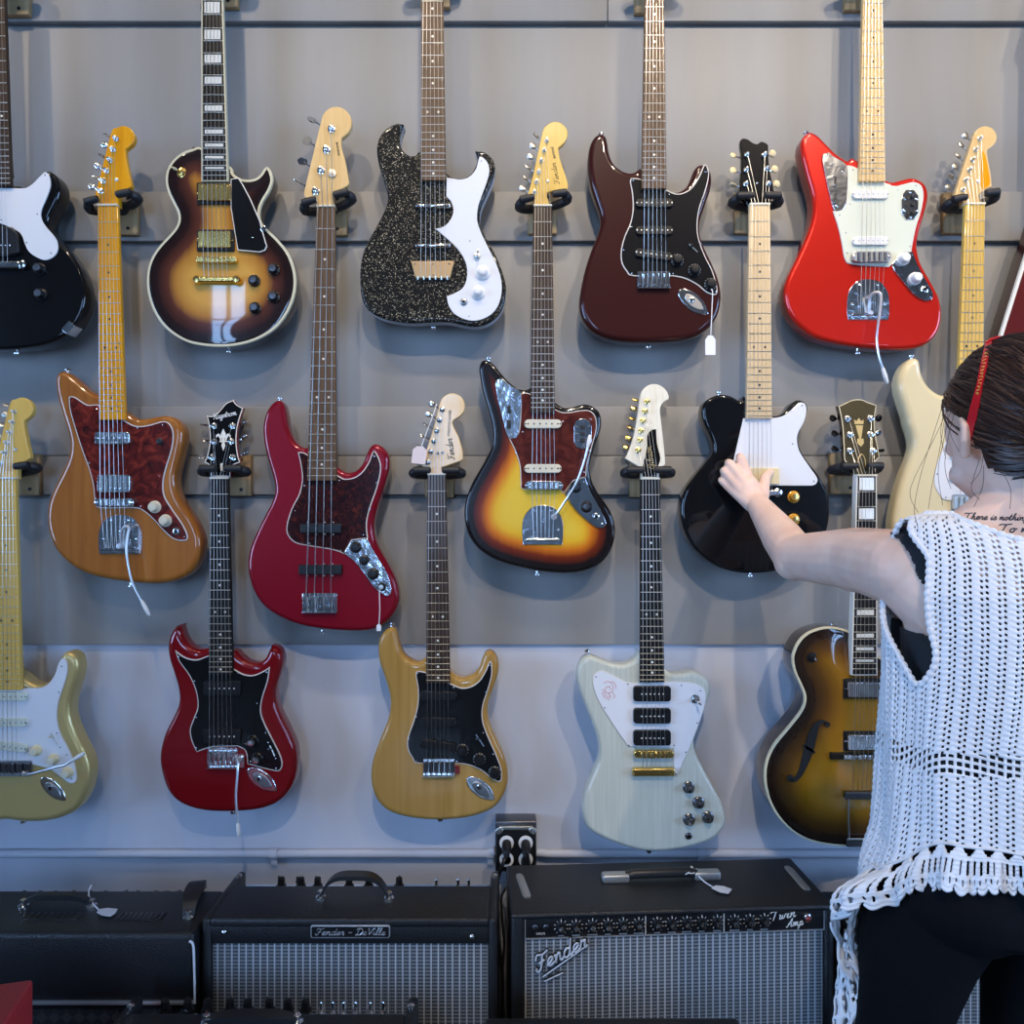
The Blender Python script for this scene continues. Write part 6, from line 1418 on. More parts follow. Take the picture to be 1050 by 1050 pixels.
# amplifier behind the person's legs
E0 = Vector((.668, 1.385 - CD, 0)); Ew = .60
Ee = Amp('black amplifier with silver grille showing between the legs of the person', E0)
mb = MB(); box(mb, 0, Ew, 0, .2, .085, .585, 0, .008); Ee.part('cabinet', mb, 'tolex_black'); Ee.box('grille', (.03, Ew - .03, -.004, .006, .12, .552), 'grille_silver', .001); Ee.feet(Ew, .2)
strap_handle(Ee, (Ew * .35, .1, .585), (Ew * .65, .1, .585), .03)
def amp_tag(label, pts, card, a, z, ang):
    root = empty('price_tag', W(pts[0][0], pts[0][1], (CZ - z) * F / (pts[0][1] - 525)), label, 'price tag', 'price tags'); o = root.location
    f = lambda px, py, dz=0: W(px, py, (CZ - z) * F / (py - 525)) - o + Vector((0, 0, dz))
    for ps in a:
        mb = MB(); tube(mb, cr3([f(x, y, h) for x, y, h in ps], 5), .0014, 5); mb.build('tag_string', 'cotton', root)
    mb = MB(); b = [f(x, y, .004) for x, y in card]; mb.v = b + [q + Vector((0, 0, .0008)) for q in b]; n = len(b)
    mb.f = [list(range(n)), list(range(n, 2 * n))[::-1]] + [[i, i + n, (i + 1) % n + n, (i + 1) % n] for i in range(n)]; mb.m = [0] * len(mb.f); mb.build('tag_card', 'tag_paper', root)
amp_tag('white price tag tied to the handle of the worn amplifier at the left', [(92, 925)], [(99, 938), (102.6, 934.4), (110, 933.4), (120.6, 934.4), (118, 939), (113, 942), (105, 941)], [[(77.6, 929.6, .012), (82, 926.8, .013), (90.6, 925.4, .012), (95, 930, .008), (101, 935.4, .005)], [(93.6, 919, .022), (91, 923, .018), (91.6, 927, .010)]], .627, 0)
amp_tag('white price tag lying on top of the large amplifier by its handle', [(712, 900)], [(729.5, 913), (734, 910), (742, 911), (750.6, 914), (747, 918.6), (738, 917)], [[(703, 905.6, .018), (708, 902, .018), (709, 898, .020), (714, 902, .012), (723, 907.6, .006), (731, 912, .005)], [(705, 904, .018), (711, 903.4, .016), (714, 899.6, .018)]], .645, 0)
# ================================================================== the person
def skin_mat():
    m, nt, b = _new('skin'); setp(b, rough=.5, sss=.12, spec=.4); b.inputs['Subsurface Radius'].default_value = (.012, .005, .003); b.inputs['Subsurface Scale'].default_value = .6
    tc = nt.nodes.new('ShaderNodeTexCoord'); n = nt.nodes.new('ShaderNodeTexNoise'); n.inputs['Scale'].default_value = 26; n.inputs['Detail'].default_value = 5
    r = ramp(nt, [(.3, (.77, .51, .40)), (.7, (.86, .61, .49))]); n2 = nt.nodes.new('ShaderNodeTexNoise'); n2.inputs['Scale'].default_value = 420
    bp = nt.nodes.new('ShaderNodeBump'); bp.inputs['Strength'].default_value = .15; bp.inputs['Distance'].default_value = .0006; L = nt.links.new
    L(tc.outputs['Object'], n.inputs['Vector']); L(n.outputs['Fac'], r.inputs['Fac']); L(r.outputs['Color'], b.inputs['Base Color'])
    L(tc.outputs['Object'], n2.inputs['Vector']); L(n2.outputs['Fac'], bp.inputs['Height']); L(bp.outputs['Normal'], b.inputs['Normal'])
skin_mat()
plain('hair_dark', (.030, .014, .010), .42, spec=.32); plain('hair_brown', (.060, .028, .018), .40, spec=.35); plain('hair_lite', (.11, .055, .034), .40, spec=.35)
plain('jersey_black', (.010, .011, .014), .75, sheen=.1, bump=(500, .3, .0006)); plain('legging_black', (.0035, .004, .0055), .9, spec=.12, bump=(600, .3, .0005))
plain('yarn_white', (.86, .86, .88), .8, sheen=.2, bump=(900, .7, .0012)); plain('shoe_black', (.015, .015, .016), .5)
plain('red_plastic', (.50, .012, .018), .2, coat=.8); plain('yellow_print', (.75, .42, .06), .4); plain('lens_dark', (.02, .015, .015), .05, coat=1); plain('tattoo_ink', (.05, .045, .055), .6)
plain('eye_white', (.75, .73, .70), .15); plain('eye_dark', (.04, .025, .02), .1)

HP = Vector((.665, -.68, 0))                       # where she stands
person = empty('person', HP, 'person in a white crochet top and black leggings seen from behind, touching the black guitar', 'person')
bmx = MB()
def cone(a, b, ra, rb, n=20):
    a, b = Vector(a), Vector(b); d = (b - a); l = d.length; d.normalize(); pr = []
    for k in range(6): an = PI / 2 * k / 5; pr.append((ra * math.sin(an), -ra * math.cos(an)))
    for k in range(1, 5): t = k / 5; pr.append((ra + (rb - ra) * t, l * t))
    for k in range(6): an = PI / 2 * k / 5; pr.append((rb * math.cos(an), l + rb * math.sin(an)))
    pr[0] = (1e-4, -ra); pr[-1] = (1e-4, l + rb)
    lathe(bmx, a, d, pr, 0, n)
def chain(pts):
    for (a, ra), (b, rb) in zip(pts, pts[1:]): cone(a, b, ra, rb)
def loft(rows, n=32, pw=1.0):
    b = len(bmx.v)
    for z, cx, cy, rx, ry in rows:
        for k in range(n):
            a = 2 * PI * k / n; bmx.v.append(Vector((cx + rx * math.cos(a), cy + ry * math.sin(a), z)))
    for i in range(len(rows) - 1):
        for k in range(n):
            j = (k + 1) % n; bmx.f.append([b + i * n + k, b + i * n + j, b + (i + 1) * n + j, b + (i + 1) * n + k]); bmx.m.append(0)
    bmx.f.append([b + k for k in range(n)][::-1]); t = b + (len(rows) - 1) * n; bmx.f.append([t + k for k in range(n)]); bmx.m += [0, 0]
def ellip(c, r, yaw=0, n=24):
    rows = []; b = len(bmx.v); c = Vector(c); R = Matrix.Rotation(yaw, 3, 'Z')
    m = n // 2
    for i in range(1, m):
        a = PI * i / m
        for k in range(n):
            q = 2 * PI * k / n; bmx.v.append(c + R @ Vector((r[0] * math.sin(a) * math.cos(q), r[1] * math.sin(a) * math.sin(q), -r[2] * math.cos(a))))
    for i in range(m - 2):
        for k in range(n):
            j = (k + 1) % n; bmx.f.append([b + i * n + k, b + i * n + j, b + (i + 1) * n + j, b + (i + 1) * n + k]); bmx.m.append(0)
    bmx.f.append([b + k for k in range(n)][::-1]); t = b + (m - 2) * n; bmx.f.append([t + k for k in range(n)]); bmx.m += [0, 0]
# torso
TORSO = [(.828, .652, -.668, .110, .055), (.85, .660, -.676, .155, .098), (.87, .675, -.685, .170, .124), (.90, 0.686, -.685, .166, .122), (.96, 0.688, -.68, .150, .108), (1.03, 0.692, -.675, .134, .096), (1.10, 0.700, -.675, .134, .096), (1.18, 0.706, -.675, .142, .104),
         (1.25, 0.710, -.675, .148, .108), (1.30, 0.714, -.675, .150, .104), (1.34, 0.721, -.680, .146, .092), (1.37, 0.724, -.683, .128, .076), (1.395, 0.724, -.685, .095, .064), (1.42, 0.722, -.684, .066, .056)]
loft(TORSO)
ellip((.640, -.60, 1.235), (.062, .052, .062)); ellip((.765, -.60, 1.235), (.062, .052, .062))
ellip((.604, -.728, .896), (.082, .076, .066)); ellip((.742, -.728, .896), (.082, .076, .066))
# neck and head
HC = Vector((.706, -.672, 1.527)); YAW = math.radians(-3); FD = Vector((-math.sin(YAW), math.cos(YAW), 0)); LF = Vector((-math.cos(YAW), -math.sin(YAW), 0)); UP = Vector((0, 0, 1))
def hp(l, f, u): return HC + LF * l + FD * f + UP * u
chain([((.723, -.690, 1.37), .064), ((.720, -.692, 1.43), .052), (hp(0, -.022, -.055), .054)])
ellip(hp(0, -.012, .020), (.074, .090, .092), YAW); ellip(hp(0, .018, -.045), (.063, .066, .062), YAW); ellip(hp(0, .036, .006), (.068, .054, .068), YAW)
ellip(hp(0, .056, -.088), (.026, .024, .020), YAW); chain([(hp(0, .082, .012), .009), (hp(0, .101, -.022), .0125)]); ellip(hp(.013, .090, -.026), (.010, .010, .008), YAW); ellip(hp(-.013, .090, -.026), (.010, .010, .008), YAW)
for sg in (-1, 1):
    ellip(hp(sg * .033, .070, -.020), (.020, .018, .016), YAW); chain([(hp(sg * .012, .085, .030), .008), (hp(sg * .048, .068, .028), .008)])
    chain([(hp(0, .086, -.054), .0075), (hp(sg * .018, .079, -.056), .0055)]); chain([(hp(0, .085, -.066), .0085), (hp(sg * .015, .079, -.064), .006)])
    chain([(hp(sg * .050, .030, -.062), .018), (hp(0, .060, -.088), .020)])
    # ear
    c = hp(sg * .076, -.026, -.010)
    chain([(c + FD * .012 + UP * -0.0190, .005), (c + FD * -.004 + UP * -0.0270 + LF * sg * .004, .0075), (c + FD * -.016 + UP * -0.0094 + LF * sg * .011, .006), (c + FD * -.018 + UP * 0.0098 + LF * sg * .012, .0055), (c + FD * -.004 + UP * 0.0202 + LF * sg * .008, .0055), (c + FD * .012 + UP * 0.0114 + LF * sg * .003, .005)])
    ellip(c + FD * -.003 + LF * sg * .002, (.007, .015, .022), YAW)
# trapezius and shoulders
SH = W(929, 584, 1.062)
for sg in (-1, 1):
    x = .722 + sg * .158; ss = Vector((x, -.645, SH.z + (.004 if sg < 0 else 0)))
    if sg < 0: ss = SH
    chain([((.722 + sg * .03, -.690, 1.415), .042), ((.722 + sg * .095, -.680, 1.358), .044), (ss, .056)])
    cone((.722 + sg * .09, -.70, 1.27), ss + Vector((0, 0, -.01)), .075, .050)
# left arm reaching to the guitar
E = W(816, 571, 1.335); WR = W(777, 517, 1.548)
M1 = W(880, 573, 1.185)
chain([(SH, .058), (SH.lerp(M1, .45), .0555), (M1, .0520), (E, .0410)])
cone(E, E.lerp(WR, .32), .0400, .0380); cone(E.lerp(WR, .32), WR, .0380, .0240); ellip(E + Vector((-.004, -.004, -.010)), (.036, .040, .034)); ellip(M1 + Vector((.0, .0, -.008)), (.050, .060, .048))
# hand: palm, four curled fingers, thumb
GP = 1.6165
KN = {'index': W(768, 491, 1.572), 'middle': W(759.5, 490, 1.568), 'ring': W(753, 494.5, 1.572), 'little': W(749, 501, 1.580)}
for i, (k, q) in enumerate(KN.items()):
    st = WR + Vector(((.008, .002, -.006, -.012)[i], .004, .002)); cone(st, q, .0185, .0112 if i < 3 else .0100)
ellip(WR.lerp(KN['middle'], .55) + Vector((.004, .004, 0)), (.024, .016, .030), math.radians(10))
FG = {'index': [(759.6, 469.6, 1.580), (758.6, 468.0, 1.601), (760.6, 472.5, 1.6095)], 'middle': [(748.4, 475.4, 1.578), (746.8, 474.6, 1.600), (749.4, 478.8, 1.6095)],
      'ring': [(743.2, 483.4, 1.582), (741.8, 482.8, 1.602), (744.6, 486.4, 1.6095)], 'little': [(740.4, 493.2, 1.588), (739.4, 492.2, 1.603), (741.6, 495.0, 1.6100)]}
for k, jo in FG.items():
    r0 = {'index': .0098, 'middle': .0100, 'ring': .0094, 'little': .0083}[k]; pts = [(KN[k], r0 * 1.12)] + [(W(*q), r0 * f_) for q, f_ in zip(jo, (1.0, .92, .82))]; chain(pts)
TH = [W(781, 508, 1.565), W(783.4, 496.5, 1.574), W(784.6, 490.4, 1.588), W(789.4, 484.8, 1.6065)]
chain(list(zip(TH, (.0165, .0125, .0108, .0092))))
# right arm hanging at her side
SR = Vector((.880, -.645, 1.332)); ER = Vector((.925, -.640, 1.060)); WRR = Vector((.918, -.585, .835))
chain([(SR, .055), ((.902, -.645, 1.20), .047), (ER, .038)]); chain([(ER, .037), (ER.lerp(WRR, .3), .036), (WRR, .024)])
KR = [WRR + Vector((-.012, .034 - i * .020 + .0, -.085 + abs(i - 1) * .004)) for i in range(4)]
for i, q in enumerate(KR):
    cone(WRR + Vector((0, .010 - i * .006, -.008)), q, .0175, .0110); ln = (.040, .045, .041, .031)[i]
    a = q + Vector((-.006, .004, -ln)); b = a + Vector((-.010, .004, -ln * .62)); c = b + Vector((-.012, .002, -ln * .42)); chain([(q, .0105), (a, .0096), (b, .0086), (c, .0076)])
chain([(WRR + Vector((-.002, .016, -.020)), .0165), (WRR + Vector((-.016, .044, -.055)), .0125), (WRR + Vector((-.024, .050, -.085)), .0105), (WRR + Vector((-.030, .048, -.108)), .009)])
# legs and feet
LEG = {-1: [(.90, .594, .082, .092), (.85, .581, .077, .094), (.80, .563, .066, .082), (.74, .550, .052, .072), (.66, .542, .047, .065), (.56, .542, .046, .062), (.48, .545, .046, .056), (.43, .545, .046, .055), (.34, .545, .048, .056), (.27, .545, .045, .052), (.14, .545, .034, .042), (.07, .545, .036, .045)],
       1: [(.90, .742, .084, .092), (.85, .739, .084, .094), (.80, .744, .077, .086), (.74, .741, .067, .078), (.66, .735, .058, .071), (.56, .727, .053, .066), (.48, .727, .050, .060), (.43, .727, .049, .058), (.34, .727, .051, .060), (.27, .727, .047, .054), (.14, .727, .035, .042), (.07, .727, .036, .045)]}
for sg, fx_ in ((-1, .545), (1, .727)):
    loft([(z, c, -.680 - (.006 if z > .7 else 0), rx, ry) for z, c, rx, ry in LEG[sg]])
    chain([((fx_, -.700, .042), .034), ((fx_ + sg * .006, -.620, .040), .036), ((fx_ + sg * .016, -.520, .026), .024)]); cone((fx_ - sg * .012, -.55, .022), (fx_ - sg * .010, -.500, .018), .022, .016)
raw = bmx.build('body_raw', ['skin'])
md = raw.modifiers.new('remesh', 'REMESH'); md.mode = 'VOXEL'; md.voxel_size = .0034; md.use_smooth_shade = True
sm = raw.modifiers.new('smooth', 'SMOOTH'); sm.factor = .5; sm.iterations = 4
dg = bpy.context.evaluated_depsgraph_get(); bme = bpy.data.meshes.new_from_object(raw.evaluated_get(dg)); bpy.data.objects.remove(raw)
bme.name = 'body'
for v in bme.vertices: v.co -= HP
body = bpy.data.objects.new('body', bme); COL.objects.link(body); body.parent = person
if not bme.materials: bme.materials.append(MAT['skin'])
bme.polygons.foreach_set('use_smooth', [True] * len(bme.polygons))
BV = [v.co + HP for v in bme.vertices]; BN = [v.normal.copy() for v in bme.vertices]
BVH = BVHTree.FromPolygons(BV, [list(p.vertices) for p in bme.polygons])
CAMP = Vector((0, -CD, CZ))
def on_body(px, py):
    d = W(px, py, 1) - CAMP; h = BVH.ray_cast(CAMP, d.normalized()); return h[0], h[1]

def garment(name, mat, mask, off, hem=None):
    """cloth shell following the body where mask(point) holds"""
    keep = [mask(v) for v in BV]; idx = {}; vs, fs = [], []
    for p in bme.polygons:
        if all(keep[i] for i in p.vertices):
            q = []
            for i in p.vertices:
                if i not in idx: idx[i] = len(vs); vs.append(BV[i] + BN[i] * off - HP)
                q.append(idx[i])
            fs.append(q)
    mb = MB(); mb.add(vs, fs); o = mb.build(name, mat, person, sharp=80)
    so = o.modifiers.new('thickness', 'SOLIDIFY'); so.thickness = .0022; so.offset = 0
    return o
def tank_mask(v):
    if v.z > 1.25 and v.y > -.645 and v.x < .66: return False
    if v.z < .985 or v.z > 1.40 or abs(v.y + .675) > .20: return False
    if v.x < .53 - .02 and v.z > 1.0: return False
    if v.x > .87 and v.z > .9: return False
    xl = .545 + max(0, 1.392 - v.z) * .20
    if v.z > 1.245 and v.x < xl: return False
    if v.z <= 1.245 and v.x < .535 - max(0, 1.2 - v.z) * .1: return False
    if v.z > 1.245 and v.x > 1.445 - xl: return False
    if abs(v.x - .722) < .105 and v.z > 1.262 + (abs(v.x - .722) / .105) ** 2 * .06: return False
    if v.z > 1.32 and abs(v.x - .722) > .105 and abs(v.x - .722) < .135 and v.z > 1.40: return False
    return True
garment('tank_top', 'jersey_black', tank_mask, .0035)
garment('leggings', 'legging_black', lambda v: .085 < v.z < 1.0 and v.x > .40 and v.x < .90 and not (v.x > .862 and v.z > .62), .0030)
garment('shoe', 'shoe_black', lambda v: v.z <= .095 and v.x < .63, .0045); garment('shoe', 'shoe_black', lambda v: v.z <= .095 and v.x > .63, .0045)
for sg in (-1, 1):
    mb = MB(); lathe(mb, hp(sg * .030, .078, .010) - HP, FD, [(.001, -.012), (.0085, -.008), (.0115, 0), (.0085, .008), (.001, .0118)], n=16); lathe(mb, hp(sg * .030, .0885, .010) - HP, FD, [(.0055, -.001), (.0045, .001), (.001, .0016)], 1, 14); mb.build('eye', ['eye_white', 'eye_dark'], person)

# hair: cap with strands combed to a low knot
BUN = hp(-.030, -.118, -.052)
HR = (.084, .103, .108)
def hsurf(dirv, k=1.0):
    """point of the hair volume in head axes direction dirv=(left, front, up)"""
    v = Vector(dirv).normalized(); return hp(v.x * HR[0] * k, -.012 + v.y * HR[1] * k, .018 + v.z * HR[2] * k)
def is_hair(v):
    l, f, u = v
    if f > .62 and u < .60: return False
    if abs(l) > .5 and f > -.16 and u < .10: return False
    if f > .28 and u < .22: return False
    if f > -.30 and u < -.28: return False
    return u > -.86
mb = MB(); n, m = 64, 40; idx = {}
for i in range(m + 1):
    a = PI * i / m
    for k in range(n):
        q = 2 * PI * k / n; d = (math.sin(a) * math.cos(q), math.sin(a) * math.sin(q), math.cos(a))
        idx[i, k] = len(mb.v); mb.v.append(hsurf(d, 1.0 + .012 * math.sin(9 * q + 4 * a)) - HP)
for i in range(m):
    for k in range(n):
        a = PI * (i + .5) / m; q = 2 * PI * (k + .5) / n
        if is_hair((math.sin(a) * math.cos(q), math.sin(a) * math.sin(q), math.cos(a))):
            j = (k + 1) % n; mb.f.append([idx[i, k], idx[i + 1, k], idx[i + 1, j], idx[i, j]]); mb.m.append(0)
# knot
b0 = len(mb.v); R_ = (.046, .040, .040)
for i in range(1, 16):
    a = PI * i / 16
    for k in range(24):
        q = 2 * PI * k / 24; mb.v.append(BUN + LF * (R_[0] * math.sin(a) * math.cos(q)) + FD * (R_[1] * math.sin(a) * math.sin(q)) + UP * (R_[2] * math.cos(a)) - HP)
for i in range(14):
    for k in range(24): j = (k + 1) % 24; mb.f.append([b0 + i * 24 + k, b0 + (i + 1) * 24 + k, b0 + (i + 1) * 24 + j, b0 + i * 24 + j]); mb.m.append(0)
rnd = random.Random(5)
bd = Vector((-.22, -.95, -.42)).normalized()
cnt = 0
while cnt < 1500:
    v = Vector((rnd.gauss(0, 1), rnd.gauss(0, 1), rnd.gauss(0, 1))).normalized()
    if not is_hair(v) or v.dot(bd) > .93: continue
    cnt += 1; k0 = rnd.uniform(1.0, 1.035); tgt = (bd + Vector((rnd.uniform(-.22, .22), 0, rnd.uniform(-.20, .14)))).normalized(); pts = []
    sag = rnd.uniform(-.03, .08); N = 9; tmax = rnd.uniform(.55, 1.0)
    for i in range(N):
        t = i / (N - 1) * tmax; q = (v * (1 - t) + tgt * t).normalized(); q = (q + Vector((0, 0, -sag * math.sin(PI * t)))).normalized()
        pts.append(hsurf(q, k0 + .02 * math.sin(PI * t)) - HP)
    r = rnd.uniform(.0007, .0016); tube(mb, pts, [r * .5] + [r] * (N - 2) + [r * .4], 4, rnd.choice((0, 0, 0, 1, 1, 2)))
for cpts in ([(972, 404, 1.01), (966, 430, 1.0), (958, 470, .99), (950, 500, .985), (944, 528, .985)], [(970, 410, 1.01), (962, 440, 1.0), (951, 480, .99), (946, 515, .985), (952, 534, .98)], [(974, 420, 1.0), (966, 450, .99), (960, 480, .985), (964, 512, .98)], [(976, 412, 1.0), (960, 450, .99), (938, 496, .985), (934, 516, .985), (942, 534, .985)],
             [(980, 418, .99), (972, 446, .985), (968, 478, .98), (974, 500, .98)], [(1004, 470, .955), (996, 492, .95), (992, 508, .95), (999, 520, .945)], [(1012, 476, .95), (1016, 496, .945), (1012, 516, .94)], [(1006, 468, .955), (1002, 486, .95), (991, 500, .95)], [(1024, 482, .94), (1030, 502, .935), (1026, 522, .93)], [(976, 400, 1.01), (971, 426, 1.0), (974, 452, .99), (982, 470, .98)], [(978, 396, 1.01), (973, 420, 1.0), (970, 448, .99), (977, 476, .985)]):
    for q in range(1):
        j = Vector((rnd.uniform(-.002, .002), rnd.uniform(-.004, .004), rnd.uniform(-.003, .003))); k = rnd.uniform(.5, 1.6)
        tube(mb, cr3([W(*p_) - HP + j * (1 + i * k) for i, p_ in enumerate(cpts)], 6), .00032, 4, 1)
mb.build('hair', ['hair_dark', 'hair_brown', 'hair_lite'], person, sharp=60)

# tattoo on the upper back
def tattoo(text, px0, px1, pya, pyb, cap, r):
    mb = MB(); st, wd = script_strokes(text, .3)
    for s_ in st:
        c = cr(s_, 3, False) if len(s_) > 2 else [Vector(q) for q in s_]; run = []
        for q in c:
            u_ = q.x / wd; h, nn = on_body(px0 + (px1 - px0) * u_, pya + (pyb - pya) * u_ - q.y * cap)
            if h is not None: run.append(h + nn * .0004 - HP)
        if len(run) > 1: tube(mb, run, r, 4)
    mb.build('tattoo', 'tattoo_ink', person)
tattoo('There is nothing worth', 989, 1080, 532.5, 534.5, 6.6, .00075)
tattoo('To me', 1024, 1064, 546, 546, 8.6, .00095)

# ---- crochet top
KEY = [(.80, 0.681, .185, .150), (.90, 0.681, .178, .147), (.95, 0.686, .164, .139), (1.0, 0.688, .160, .131), (1.05, 0.692, .161, .124), (1.10, 0.696, .163, .119), (1.18, 0.704, .168, .124), (1.25, 0.709, .173, .126), (1.30, 0.713, .177, .121), (1.34, 0.720, .178, .106), (1.37, 0.723, .177, .088), (1.385, 0.724, .176, .074), (1.397, 0.724, .172, .054), (1.404, 0.724, .160, .030), (1.408, 0.724, .140, .006)]
def ring(z):
    if z <= KEY[0][0]: return KEY[0][1:]
    for a, b in zip(KEY, KEY[1:]):
        if a[0] <= z <= b[0]:
            t = (z - a[0]) / (b[0] - a[0]); return tuple(a[i] + (b[i] - a[i]) * t for i in (1, 2, 3))
    return KEY[-1][1:]
def vest_pt(phi, z, out=0):
    cx, rx, ry = ring(z); s_, c_ = math.sin(phi), math.cos(phi)
    fold = (.0045 * math.sin(5 * phi + 9 * z) + .003 * math.sin(11 * phi - 14 * z)) * max(0, min(1, (1.28 - z) / .2))
    return Vector((cx - (rx + out + fold) * s_, -.678 - (ry + out + fold) * c_, z))     # phi 0 = back, 90 deg = left side
def sst(a, b, x): t = max(0, min(1, (x - a) / (b - a))); return t * t * (3 - 2 * t)
def adeg(phi): d = math.degrees(phi) % 360; return d if d <= 180 else d - 360
def hemz(phi):
    d = adeg(phi)
    if d >= 0: return .986 - .072 * sst(48, 88, d) - .075 * sst(88, 120, d) + .03 * sst(140, 180, d)
    return .986 - .05 * sst(60, 110, -d) - .067 * sst(110, 180, -d)
def topz(phi):   # neckline height
    d = abs(adeg(phi)); return 1.374 + .034 * sst(18, 52, d) if d < 90 else 1.408 - .09 * sst(118, 150, d)
def uel(z):
    t = max(0, min(1, (z - 1.178) / .030)); return 1 - math.sqrt(1 - (1 - t) ** 2)
def in_hole(phi, z):
    d = adeg(phi)
    for dd in (d, -d):
        if dd > 0 and z > 1.178:
            fb = 63 - 4 * math.exp(-((z - 1.22) / .03) ** 2) + 14 * sst(1.345, 1.392, z); ff = 76 + 36 * sst(1.175, 1.30, z) - 10 * sst(1.35, 1.40, z)
            if z > 1.40: fb, ff = 200, 0
            e = uel(z); mid = (fb + ff) / 2
            if fb + (mid - fb) * e < dd < ff - (ff - mid) * e: return True
    # open back
    if 1.005 < z < 1.30:
        w = 16.5 if z < 1.19 else 16.5 * (1 - sst(1.19, 1.30, z)); w *= math.sqrt(max(0, min(1, (z - 1.005) / .012)))
        if abs(d) < w: return True
    return False
NC, SUB = 54, 6; NU = NC * SUB; NV = 220
mb = MB(); ix = {}
for j in range(NV + 1):
    for i in range(NU):
        phi = 2 * PI * i / NU; zb, zt = hemz(phi), topz(phi); z = zb + (zt - zb) * j / NV
        rib = (.0012 if (i % SUB) == 1 else 0) + .0006 * math.sin(j * 2 * PI / 4)
        ix[j, i] = len(mb.v); mb.v.append(vest_pt(phi, z, .002 + rib) - HP)
for j in range(NV):
    for i in range(NU):
        phi = 2 * PI * (i + .5) / NU; zb, zt = hemz(phi), topz(phi); z = zb + (zt - zb) * (j + .5) / NV
        if in_hole(phi, z): continue
        c = i % SUB; row = j % 4; band = 1.085 < z + .02 * math.sin(phi) < 1.112
        if band:
            if (i % 3) in (1, 2) and (j % 5) in (1, 2, 3): continue
        else:
            if c == 3 and row in (0, 1): continue
            if c == 5 and row in (2, 3): continue
        k = (i + 1) % NU; mb.f.append([ix[j, i], ix[j, k], ix[j + 1, k], ix[j + 1, i]][::-1]); mb.m.append(0)
vest = mb.build('crochet_top', 'yarn_white', person, sharp=75)
so = vest.modifiers.new('yarn', 'SOLIDIFY'); so.thickness = .0024; so.offset = 0
ss_ = vest.modifiers.new('round', 'SMOOTH'); ss_.factor = .4; ss_.iterations = 1
# scalloped edging of neck, armholes and back opening
def edging(pts, r=.0042, closed=False):
    mb = MB(); P = [Vector(p_) for p_ in pts]; acc = [0]
    for a, b in zip(P, P[1:]): acc.append(acc[-1] + (b - a).length)
    n = max(8, int(acc[-1] / .0016)); out = []; k = 0
    for i in range(n + 1):
        s_ = acc[-1] * i / n
        while k < len(acc) - 2 and acc[k + 1] < s_: k += 1
        t = (s_ - acc[k]) / max(1e-9, acc[k + 1] - acc[k]); out.append(P[k].lerp(P[k + 1], t) - HP)
    tube(mb, out, [r * (.72 + .42 * abs(math.sin(PI * acc[-1] * i / n / .0098))) for i in range(n + 1)], 8); mb.build('scalloped_edging', 'yarn_white', vest)
dg_ = math.radians
for sg in (1, -1):
    lo = []; hi = []
    for q in range(48):
        z = 1.1782 + (1.399 - 1.1782) * (q / 47) ** 1.9; fb = 63 - 4 * math.exp(-((z - 1.22) / .03) ** 2) + 14 * sst(1.345, 1.392, z); ff = 76 + 36 * sst(1.175, 1.30, z) - 10 * sst(1.35, 1.40, z)
        e = uel(z); mid = (fb + ff) / 2; lo.append(vest_pt(sg * dg_(fb + (mid - fb) * e), z, .003)); hi.append(vest_pt(sg * dg_(ff - (ff - mid) * e), z, .003))
    edging(lo[::-1] + hi)
edging([vest_pt(dg_(a), topz(dg_(a)), .003) for a in range(-88, 89, 2)])
edging([vest_pt(dg_(a), topz(dg_(a)), .003) for a in range(92, 270, 2)])
lo = []
for q in range(40):
    z = 1.006 + .290 * q / 39; w = 16.5 if z < 1.19 else 16.5 * (1 - sst(1.19, 1.30, z)); w *= math.sqrt(max(0, min(1, (z - 1.005) / .012))); lo.append((w, z))
edging([vest_pt(dg_(w), z, .003) for w, z in lo] + [vest_pt(-dg_(w), z, .003) for w, z in lo[::-1]])
# ruffled lace hem
def drop(phi):
    d = adeg(phi); a = abs(d)
    return .040 + .012 * sst(10, 60, a) + (.190 * sst(84, 108, d) * (1 - .65 * sst(125, 165, d)) if d > 0 else .03 * sst(90, 140, -d))
NU2, NV2 = 720, 36; mb = MB(); ix = {}
for j in range(NV2 + 1):
    t = j / NV2
    for i in range(NU2):
        phi = 2 * PI * i / NU2; d = adeg(phi); zb = hemz(phi); dr = drop(phi) + (.006 * abs(math.sin(phi * 48)) if j > 29 else 0)
        big = .040 * math.exp(-((d - 84) / 20) ** 2)
        wv = t * (.008 * math.sin(phi * 24 + .6) + .006 * math.sin(phi * 9 + 1.2) + .003 * math.sin(phi * 61)) * (1 + 1.2 * math.exp(-((d - 96) / 26) ** 2))
        p_ = vest_pt(phi, zb, .003 + big * sst(0, .55, t) * (1 - .35 * sst(.6, 1, t)) + .016 * t + wv + .0012 * math.sin(t * 60))
        p_.z = zb + .002 - dr * t + .004 * t * math.sin(phi * 24 + .6); ix[j, i] = len(mb.v); mb.v.append(p_ - HP)
for j in range(NV2):
    t = (j + .5) / NV2
    for i in range(NU2):
        phi = 2 * PI * (i + .5) / NU2; f_ = (i % 30) / 30.0; lobe = abs(f_ - .5) * 2
        if .06 < t < .24 and (i % 15) in range(3, 12) and abs((i % 15) - 7) < 4.6 * (1 - (t - .06) / .20) + .6: continue
        if .32 < t < .66 and i % 5 in (2, 3) and lobe < .86: continue
        if .74 < t < .82 and i % 4 == 1: continue
        if t > .90 and i % 15 == 0: continue
        tt = t * drop(phi) / .048
        if tt > 1.0 and int(tt * 7) % 2 == 0 and i % 4 in (1, 2) and t < .95: continue
        k = (i + 1) % NU2; mb.f.append([ix[j, i], ix[j + 1, i], ix[j + 1, k], ix[j, k]][::-1]); mb.m.append(0)
ruf = mb.build('lace_hem', 'yarn_white', vest, sharp=75)
